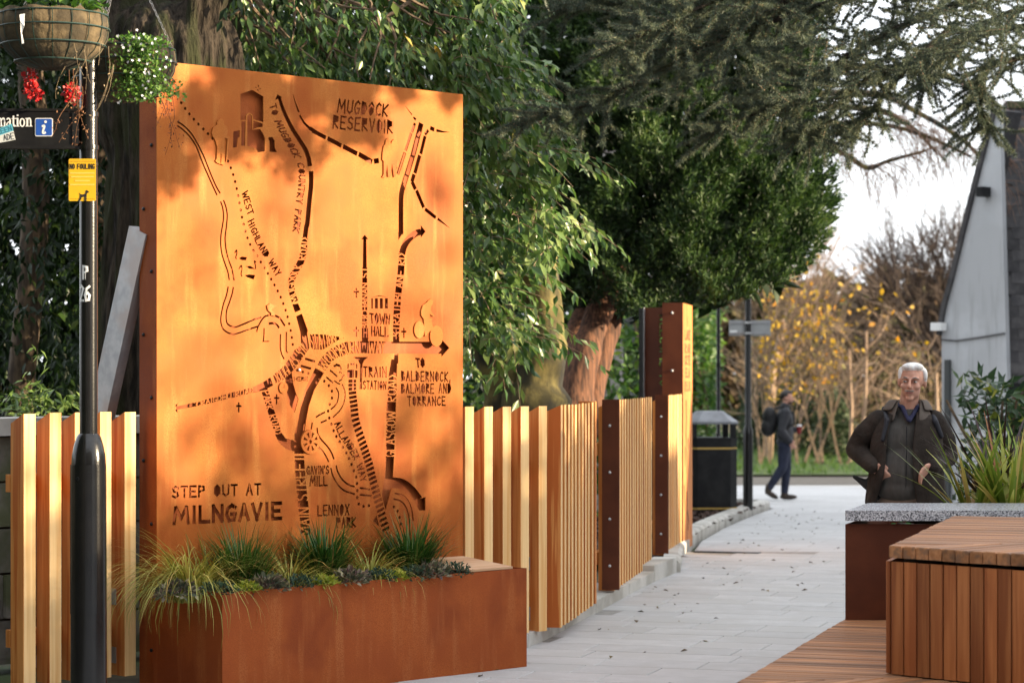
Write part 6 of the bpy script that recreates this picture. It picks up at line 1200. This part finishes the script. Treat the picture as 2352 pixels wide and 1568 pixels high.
for x0, xt, yb, r_, lab in ((1952, 1950, 800, .05, 'slim pale sapling trunk left of the older man'), (1975, 1990, 760, .055, 'slim pale forked sapling trunk just left of the older man'), (2145, 2150, 850, .06, 'slim pale sapling trunk right of the older man')):
    t = thing('sapling', lab, 'tree', P(x0, 1075, 57)); o_ = t.location.copy(); m = MB(); a = P(x0, 1075, 57); b = P(xt, yb, 57); m.tube([a-a, (b-a)*.5+Vector((.05, 0, 0)), b-a], [r_, r_*.8, r_*.5], 6, False); m.build('trunk', M_TWIGP, t)
    m = MB()
    for k in range(4): branchy(m, (b-a)*(.5+.12*k), Vector((random.gauss(0, .7), 0, .8)).normalized(), .8, .022, 2, .45, .04, 3)
    m.build('crown', M_TWIGP, t)
T6 = thing('bare_tree', 'rounded bare brown tree behind the grey building', 'tree', (0, 0, 0)); m = MB(); p0 = P(2195, 1040, 60); m.tube([p0, P(2190, 930, 60), P(2180, 860, 60)], [.3, .24, .2], 10, False); m.build('trunk', M_BARK, T6, True)
m = MB()
for k in range(30):
    a = random.uniform(-1.35, .55); st = P(2185-random.uniform(0, 20), 870-random.uniform(0, 60), 60+random.gauss(0, .5)); branchy(m, st, Vector((math.sin(a), random.gauss(0, .35), max(.12, math.cos(a)))).normalized(), random.uniform(1.35, 1.75), .06, 3, .30, .05, 4)
m.build('crown', pmat('bare_twig', (.06, .042, .033), (.10, .07, .055), scale=20, rough=.85), T6)
T8 = thing('bare_tree', 'thin pale bare tree leaning out beside the conifer', 'tree', (0, 0, 0)); m = MB(); p0 = P(1760, 1080, 58); m.tube([p0, P(1775, 850, 58), P(1800, 740, 58)], [.14, .1, .07], 8, False); m.build('trunk', M_TWIGP, T8)
m = MB()
for k in range(12): branchy(m, P(1775+k*2, 900-k*14, 58), Vector((random.uniform(.2, .9), random.gauss(0, .3), 1)).normalized(), 1.5, .035, 3, .25, .04, 3)
m.build('crown', M_TWIGP, T8)
T7 = thing('birch_tree', 'weeping bare birch twigs hanging against the sky', 'tree', (0, 0, 0)); m = MB()
bb = [[(1500, 420, 31), (1750, 330, 31), (1870, 290, 31), (2010, 285, 31), (2120, 310, 31), (2230, 360, 31)], [(1500, 440, 31.3), (1800, 330, 31.3), (1920, 345, 31.3), (1990, 385, 31.3), (2040, 370, 31.3), (2130, 345, 31.3)], [(1500, 330, 30.7), (1800, 230, 30.7), (2000, 215, 30.7), (2110, 260, 30.7), (2220, 330, 30.7), (2300, 420, 30.7)], [(1700, 240, 31.5), (1990, 250, 31.5), (2090, 290, 31.5), (2150, 350, 31.5)], [(1900, 150, 31), (2150, 170, 31), (2260, 230, 31), (2330, 330, 31)]]
m2 = MB()
for L_ in bb:
    q = [Vector(p) for p in dens(pl3(L_), 7)]; m2.tube(q, [.05*(1-.8*i/len(q))+.006 for i in range(len(q))], 6, False)
    for i in range(10, len(q)):
        for _ in range(3):
            d = Vector((random.gauss(.5, .4), random.gauss(0, .4), random.gauss(-.1, .4))).normalized(); p = q[i]; pts = [p]
            for j in range(6): pts.append(pts[-1]+d*random.uniform(.06, .13)); d = (d+Vector((random.gauss(0, .1), 0, -.30))).normalized()
            m.tube(pts, [.0055, .005, .0045, .004, .0035, .003, .0025], 3, False)
            for j in (2, 4): dd = Vector((random.gauss(.2, .5), 0, -.7)).normalized(); m.tube([pts[j], pts[j]+dd*.12, pts[j]+dd*.2+Vector((0, 0, -.1))], [.0035, .003, .002], 3, False)
m2.build('limbs', M_MOSS, T7); m.build('twigs', pmat('birch_twig', (.26, .15, .10), (.36, .22, .15), scale=20, rough=.8), T7)
m = MB(); m.tube([(1.2, 31, -.2), (1.25, 31, 3), (1.3, 31, 7)], [.22, .19, .13], 10); m.build('trunk', pmat('birch_bark', (.4, .38, .35), (.12, .1, .09), scale=5, stretch=(1, 1, 3), rough=.8), T7)
sY2 = 80; leafbox('far_trees', 'hazy brown and green tree belt closing the view beyond the verge', 'trees', (2, 74, -.5), (22, 80, 4.4), 12000, .6, M_BROWN, .5, .9)

leafbox('sky_block_foliage', 'unseen dark leaf mass added left of the square to block sky', 'tree', (-7.0, 5.0, 0), (-3.5, 11.3, 6.8), 7000, .26, M_DARKLF, .5, .5)  # added out of view to darken the left-facing sides
# ------------------------------------------------------------------ people
def chain(pts, rs): return [('c', pts[i], rs[i], pts[i+1], rs[i+1]) for i in range(len(pts)-1)]
M_SKIN = pmat('skin', (.46, .235, .165), (.54, .29, .21), scale=14, rough=.55); M_SKIN.node_tree.nodes['Principled BSDF'].inputs['Subsurface Weight'].default_value = .1
M_SKIN.node_tree.nodes['Principled BSDF'].inputs['Subsurface Radius'].default_value = (.01, .004, .002)
M_EYE = plain('eye_white', (.38, .34, .31), .4); M_IRIS = plain('iris', (.03, .035, .04), .2); M_LIP = plain('lip', (.30, .11, .09), .5)
def head_parts(f):
    """f maps head coordinates (face towards -y, chin at 0, crown at .225) to the body"""
    E_ = lambda c, r: ('e', f(c), r)
    return [('e', f((0, .012, .143)), (.073, .092, .082)), ('e', f((0, -.018, .072)), (.057, .064, .062)), ('e', f((0, -.060, .024)), (.026, .020, .019)), ('c', f((0, -.084, .128)), .008, f((0, -.104, .092)), .0125), ('e', f((0, -.094, .086)), (.019, .012, .009)), ('e', f((.030, -.074, .137)), (.026, .013, .008)), ('e', f((-.030, -.074, .137)), (.026, .013, .008)), ('e', f((.036, -.058, .092)), (.024, .022, .020)), ('e', f((-.036, -.058, .092)), (.024, .022, .020)), ('e', f((.075, .014, .112)), (.010, .018, .032)), ('e', f((-.075, .014, .112)), (.010, .018, .032)), ('e', f((0, -.074, .055)), (.026, .014, .016))]
def hand_parts(w, k, out, curl, th, s=1.0):
    """w wrist, k direction to the knuckles, out the direction the fingers curl to, th thumb side"""
    w = Vector(w); k = Vector(k).normalized(); out = Vector(out).normalized(); th = Vector(th).normalized(); sd = th; parts = []
    palm = w+k*.05*s
    for i, (o_, ln) in enumerate(((.030, .072), (.010, .080), (-.010, .075), (-.029, .060))):
        b = w+k*.088*s+sd*o_*s; parts.append(('c', w+k*.012*s+sd*o_*.55*s, .015*s, b, .0115*s)); a1 = curl*.55; d1 = k*math.cos(a1)+out*math.sin(a1); p1 = b+d1*ln*.45*s; a2 = curl*1.25; d2 = k*math.cos(a2)+out*math.sin(a2); p2 = p1+d2*ln*.32*s; a3 = curl*1.8; d3 = k*math.cos(a3)+out*math.sin(a3); p3 = p2+d3*ln*.25*s
        parts += chain([b, p1, p2, p3], [.0105*s, .0098*s, .009*s, .0078*s])
    t0 = w+k*.025*s+sd*.028*s; t1 = t0+(k*.55+sd*.7+out*.35).normalized()*.04*s; t2 = t1+(k*.85+out*.5-sd*.1).normalized()*.032*s; parts += chain([t0, t1, t2], [.014*s, .0115*s, .0095*s]); return parts
# --- older man walking towards the camera
oX, oY = (2083-CX)/FPX*14.8, 14.8
om = thing('person', 'white haired man in an open dark brown coat walking towards the camera', 'person', (oX, oY, 0))
HR = Matrix.Rotation(R(-17), 3, 'Z')@Matrix.Rotation(R(3), 3, 'Y'); hb_ = Vector((.018, -.035, 1.508)); HF = lambda c: hb_+HR@(Vector(c)*1.05)
Lsh, Lel, Lwr = Vector((-.185, .03, 1.385)), Vector((-.295, .11, 1.215)), Vector((-.225, -.06, 1.125)); Rsh, Rel, Rwr = Vector((.185, .03, 1.385)), Vector((.262, .075, 1.175)), Vector((.135, -.125, 1.115))
body = head_parts(HF)+chain([(0, .02, 1.36), (.006, 0, 1.46), (.016, -.02, 1.56)], [.075, .058, .056])
body += [('e', (0, .03, 1.28), (.165, .10, .15)), ('e', (0, .015, 1.06), (.155, .105, .2)), ('e', (0, .02, .9), (.16, .11, .13))]
body += chain([Lsh, Lel, Lwr], [.055, .042, .03])+chain([Rsh, Rel, Rwr], [.055, .042, .03])
body += chain([(-.085, .02, .9), (-.09, -.02, .5), (-.09, .06, .09)], [.085, .058, .042])+chain([(.085, .02, .9), (.09, .07, .5), (.09, .22, .12)], [.085, .058, .042])+[('e', (-.09, -.0, .04), (.045, .12, .035)), ('e', (.09, .17, .055), (.045, .12, .04))]
body += hand_parts(Lwr, (.62, -.25, -.55), (.55, .45, -.2), .55, (.35, -.55, .5), 1.0)+hand_parts(Rwr, (-.62, -.45, -.30), (.1, .35, -.9), 1.15, (-.1, -.55, .7), 1.0)
ob = blob('body', body, .0062, M_SKIN, om, 3)
def eyes(par, f):
    for sx in (-1, 1):
        MB().ell(f((sx*.030, -.0755, .1195)), (.0125, .008, .0062), 10, 7).build('eye', M_EYE, par, True); MB().ell(f((sx*.030-.003, -.0815, .1195)), (.0055, .004, .0055), 8, 6).build('iris', M_IRIS, par, True)
        MB().tube([f((sx*.014, -.0885, .1395)), f((sx*.030, -.089, .144)), f((sx*.048, -.076, .1385))], [.0035, .0045, .0025], 6).build('eyebrow', plain('grey_brow', (.20, .17, .15), .8), par, True)
    MB().tube([f((-.023, -.085, .0535)), f((0, -.0915, .0565)), f((.023, -.085, .0535))], [.002, .0055, .002], 6).build('mouth', M_LIP, par, True)
eyes(om, HF)
M_HAIRW = pmat('white_hair', (.62, .62, .62), (.78, .78, .78), scale=40, stretch=(1, 1, .3), rough=.7, bump=.6, bscale=60)
blob('hair', [('e', HF((0, .005, .198)), (.070, .078, .036)), ('e', HF((0, .058, .150)), (.078, .056, .080)), ('e', HF((.066, .024, .160)), (.020, .050, .046)), ('e', HF((-.066, .024, .160)), (.020, .050, .046)), ('e', HF((-.015, -.052, .207)), (.044, .026, .019)), ('e', HF((.035, -.04, .205)), (.034, .03, .020)), ('e', HF((.074, .02, .128)), (.010, .020, .028)), ('e', HF((-.074, .02, .128)), (.010, .020, .028))], .006, M_HAIRW, om, 2)
blob('moustache', [('e', HF((-.014, -.090, .066)), (.018, .007, .0065)), ('e', HF((.014, -.090, .066)), (.018, .007, .0065))], .004, pmat('grey_beard', (.20, .15, .12), (.27, .21, .18), scale=40, rough=.9), om, 2)
M_SWEAT = pmat('grey_sweater', (.048, .043, .038), (.066, .06, .054), scale=30, stretch=(1, 1, .2), rough=.9, bump=.2, bscale=90)
blob('sweater', [('e', (-.02, .02, 1.27), (.178, .125, .165)), ('e', (-.02, -.005, 1.08), (.172, .138, .2)), ('e', (-.02, -.005, .98), (.172, .132, .10)), ('c', (.0, .015, 1.38), .085, (.008, .0, 1.425), .074)], .009, M_SWEAT, om, 4)
MB().tube([(-.022, -.126, 1.36), (-.026, -.142, 1.2), (-.03, -.15, 1.0)], .003, 5).build('zip', M_BOLT, om)
M_NAVY = plain('navy_shirt', (.012, .014, .05), .8)
blob('shirt_collar', [('c', (-.035, -.055, 1.475), .016, (-.008, -.10, 1.40), .012), ('c', (.055, -.050, 1.475), .016, (.0, -.102, 1.395), .012), ('c', (-.035, -.055, 1.475), .016, (-.045, .02, 1.49), .016), ('c', (.055, -.05, 1.475), .016, (.062, .02, 1.49), .016)], .007, M_NAVY, om, 2)
M_COAT = pmat('brown_coat', (.019, .014, .011), (.036, .027, .022), scale=8, rough=.8, bump=1.0, bdist=.03, bscale=7, spec=.2)
def shell(name, levels, mat, par, n=30, th=.012, fold=.008):
    v = []; f = []
    for li, (z, cx_, cy_, rx, ry, a0, a1) in enumerate(levels):
        for k in range(n+1):
            a = R(a0+(a1-a0)*k/n); w = 1+fold/rx*math.sin(k*1.9+li*.5)*(1.3 if z < 1.2 else .5); v.append((cx_+rx*w*math.sin(a), cy_-ry*w*math.cos(a), z))
    for i in range(len(levels)-1):
        for k in range(n): q = i*(n+1)+k; f.append((q, q+1, q+n+2, q+n+1))
    me = bpy.data.meshes.new(name); me.from_pydata(v, [], f); me.polygons.foreach_set('use_smooth', [True]*len(f)); o = link(name, me, mat, par); s = o.modifiers.new('t', 'SOLIDIFY'); s.thickness = th; s.offset = 0; u = o.modifiers.new('u', 'SUBSURF'); u.levels = 1; u.render_levels = 1; return o
# angles: 0 faces the camera, positive to the right of the picture
shell('coat', [(1.452, .005, .015, .105, .095, 22, 318), (1.425, .0, .02, .165, .115, 14, 322), (1.38, 0, .02, .200, .135, 9, 325), (1.30, 0, .015, .215, .152, 4, 322), (1.20, .0, .01, .222, .165, 2, 320), (1.10, .0, .005, .222, .172, 2, 318), (1.00, .0, .01, .232, .178, 4, 312), (.93, .0, .015, .242, .185, 6, 304), (.88, .0, .02, .248, .19, 8, 300)], M_COAT, om)
shell('coat_collar', [(1.39, .008, .012, .150, .125, 16, 320), (1.44, .008, .010, .135, .115, 22, 318), (1.485, .01, .012, .115, .105, 28, 320), (1.53, .01, .018, .102, .098, 36, 318), (1.51, .01, .018, .125, .116, 38, 316), (1.455, .008, .016, .155, .132, 32, 312)], pmat('coat_lining', (.075, .058, .048), (.10, .08, .066), scale=10, rough=.8), om, 24, .008, .002)
blob('sleeve', chain([Lsh+Vector((.02, 0, 0)), Lsh.lerp(Lel, .5)+Vector((-.01, 0, 0)), Lel, Lel.lerp(Lwr, .6), Lwr+(Lwr-Lel)*.02], [.078, .074, .066, .057, .05]), .01, M_COAT, om, 3)
blob('sleeve', chain([Rsh+Vector((-.02, 0, 0)), Rsh.lerp(Rel, .5)+Vector((.01, 0, 0)), Rel, Rel.lerp(Rwr, .6), Rwr+(Rwr-Rel)*.02], [.078, .074, .067, .058, .052]), .01, M_COAT, om, 3)
blob('coat_flap', [('c', (-.16, .05, 1.08), .03, (-.235, .06, 1.0), .03), ('c', (-.235, .06, 1.0), .03, (-.315, .07, 1.05), .012), ('c', (-.18, .03, .95), .035, (-.30, .07, 1.04), .012), ('c', (-.17, .03, .93), .03, (-.10, -.06, .90), .02)], .01, plain('coat_dark_lining', (.012, .012, .013), .8), om, 4)
blob('shoulder_strap', [('c', (-.135, -.09, 1.40), .016, (-.13, .06, 1.465), .018), ('c', (-.135, -.09, 1.40), .016, (-.165, -.10, 1.28), .014)], .008, plain('strap_black', (.012, .013, .02), .7), om, 2)
blob('shoulder_strap', [('c', (.16, -.075, 1.39), .02, (.15, .06, 1.455), .02), ('c', (.16, -.075, 1.39), .02, (.20, -.06, 1.30), .016)], .008, MATS['strap_black'], om, 2)
M_TRS = pmat('brown_trousers', (.15, .105, .08), (.19, .135, .10), scale=10, rough=.85)
blob('trousers', [('e', (0, .015, .93), (.165, .12, .12))]+chain([(-.085, .02, .88), (-.09, -.02, .5), (-.09, .055, .1)], [.10, .078, .062])+chain([(.085, .02, .88), (.09, .07, .5), (.09, .21, .14)], [.10, .078, .062]), .012, M_TRS, om, 3)
blob('shoe', [('e', (-.09, -.01, .042), (.05, .135, .042)), ('e', (-.09, .05, .07), (.045, .07, .05))], .01, M_BLACKM, om); blob('shoe', [('e', (.09, .16, .055), (.05, .135, .045)), ('e', (.09, .22, .09), (.045, .07, .05))], .01, M_BLACKM, om)
# --- younger man crossing in the distance
yY = 38.7; yX = (1803-CX)/FPX*yY
ym = thing('person', 'man in dark jacket and jeans with a backpack walking right, holding a cup', 'person', (yX, yY, zt(yY)))
YR = Matrix.Rotation(R(78), 3, 'Z')@Matrix.Rotation(R(0), 3, 'X'); yb_ = Vector((.035, 0, 1.515)); YF = lambda c: yb_+YR@Vector(c)
hd2 = []
for q in head_parts(lambda c: c):
    if q[0] == 'c': hd2.append(('c', YF(q[1]), q[2], YF(q[3]), q[4]))
    else: hd2.append(('e', YF(q[1]), q[2], YR))
nS, nE, nW = Vector((-.01, -.18, 1.40)), Vector((-.09, -.235, 1.12)), Vector((.05, -.215, .95)); fS, fE, fW = Vector((-.01, .17, 1.40)), Vector((.02, .19, 1.12)), Vector((.16, .10, 1.12))
body2 = hd2+chain([(-.01, 0, 1.38), (.02, 0, 1.56)], [.062, .056])+[('e', (-.01, 0, 1.27), (.105, .155, .17)), ('e', (-.01, 0, 1.02), (.105, .145, .18))]+chain([nS, nE, nW], [.05, .04, .03])+chain([fS, fE, fW], [.05, .04, .03])
body2 += chain([(-.0, .08, .92), (.03, .08, .5), (-.0, .08, .09)], [.085, .058, .042])+chain([(-.02, -.08, .92), (-.05, -.08, .52), (-.27, -.08, .17)], [.085, .058, .042])+[('e', (.07, .08, .04), (.13, .045, .035)), ('e', (-.23, -.08, .09), (.09, .045, .035), Matrix.Rotation(R(28), 3, 'Y'))]
body2 += hand_parts(fW, (.8, -.2, .05), (-.1, -.9, .1), 1.0, (.2, -.1, 1.0))+hand_parts(nW, (.5, .2, -.8), (.4, .6, .1), .6, (.8, .1, .5))
blob('body', body2, .011, M_SKIN, ym, 2)
M_DKHAIR = pmat('dark_hair', (.012, .009, .008), (.025, .02, .016), scale=30, rough=.6)
blob('hair', [('e', YF(c), r, YR) for c, r in (((0, .004, .205), (.070, .082, .036)), ((0, .058, .158), (.076, .055, .072)), ((.066, .024, .165), (.018, .05, .04)), ((-.066, .024, .165), (.018, .05, .04)), ((0, -.055, .212), (.05, .03, .02)))], .01, M_DKHAIR, ym, 2)
blob('beard', [('e', YF(c), r, YR) for c, r in (((0, -.03, .045), (.056, .058, .036)), ((0, -.06, .03), (.032, .028, .024)))], .008, pmat('short_beard', (.06, .035, .025), (.09, .055, .04), scale=40, rough=.9), ym, 2)
for sx in (-1, 1): MB().ell(YF((sx*.030, -.078, .1195)), (.008, .008, .006), 8, 6).build('eye', M_IRIS, ym, True)
M_JACK = pmat('navy_jacket', (.012, .013, .018), (.022, .023, .03), scale=8, rough=.65, bump=.4, bscale=14)
blob('jacket', [('e', (-.01, 0, 1.28), (.14, .19, .19)), ('e', (-.0, 0, 1.06), (.135, .18, .2)), ('e', (0, 0, .93), (.14, .18, .10)), ('c', (-.01, 0, 1.42), .085, (.005, 0, 1.50), .075)]+chain([nS, nE, nW], [.085, .07, .055])+chain([fS, fE, fW], [.085, .07, .055]), .013, M_JACK, ym, 3)
M_JEAN = pmat('dark_jeans', (.010, .014, .032), (.018, .024, .05), scale=10, rough=.85)
blob('jeans', [('e', (0, 0, .91), (.125, .165, .10))]+chain([(0, .08, .88), (.035, .08, .5), (.0, .08, .12)], [.105, .078, .06])+chain([(-.02, -.08, .88), (-.05, -.08, .52), (-.26, -.08, .2)], [.105, .078, .058]), .013, M_JEAN, ym, 3)
blob('boot', [('e', (.065, .08, .045), (.145, .052, .045)), ('c', (.0, .08, .06), .06, (.0, .08, .15), .055)], .011, pmat('brown_boot', (.03, .02, .014), (.05, .034, .024), scale=10, rough=.7), ym, 2)
blob('boot', [('e', (-.22, -.08, .09), (.12, .05, .045), Matrix.Rotation(R(30), 3, 'Y')), ('c', (-.28, -.08, .14), .055, (-.27, -.08, .22), .052)], .011, MATS['brown_boot'], ym, 2)
bp = thing('backpack', 'black backpack worn by the distant walking man', 'backpack', (yX, yY, zt(yY)))
blob('main_pack', [('e', (-.25, 0, 1.34), (.11, .15, .15)), ('e', (-.27, 0, 1.16), (.12, .16, .15)), ('e', (-.22, 0, 1.25), (.10, .15, .2))], .014, plain('pack_black', (.010, .010, .011), .75), bp, 3)
for sy in (-.12, .12): MB().tube([(-.16, sy, 1.46), (-.03, sy*1.15, 1.50), (.12, sy*1.1, 1.38), (.13, sy*1.3, 1.22), (-.1, sy*1.6, 1.08)], [.018]*5, 6).build('strap', MATS['pack_black'], bp, True)
cu_ = thing('coffee_cup', 'takeaway cup with red sleeve and white lid in the walking man\'s hand', 'cup', (yX+.235, yY+.06, zt(yY)+1.06))
MB().lathe([(.030, 0), (.040, .115)], 16).build('sleeve', plain('cup_red', (.25, .02, .02), .5), cu_, True); MB().lathe([(.043, .115), (.043, .128), (.037, .142), (.034, .145)], 16).build('lid', M_WHITE, cu_, True)
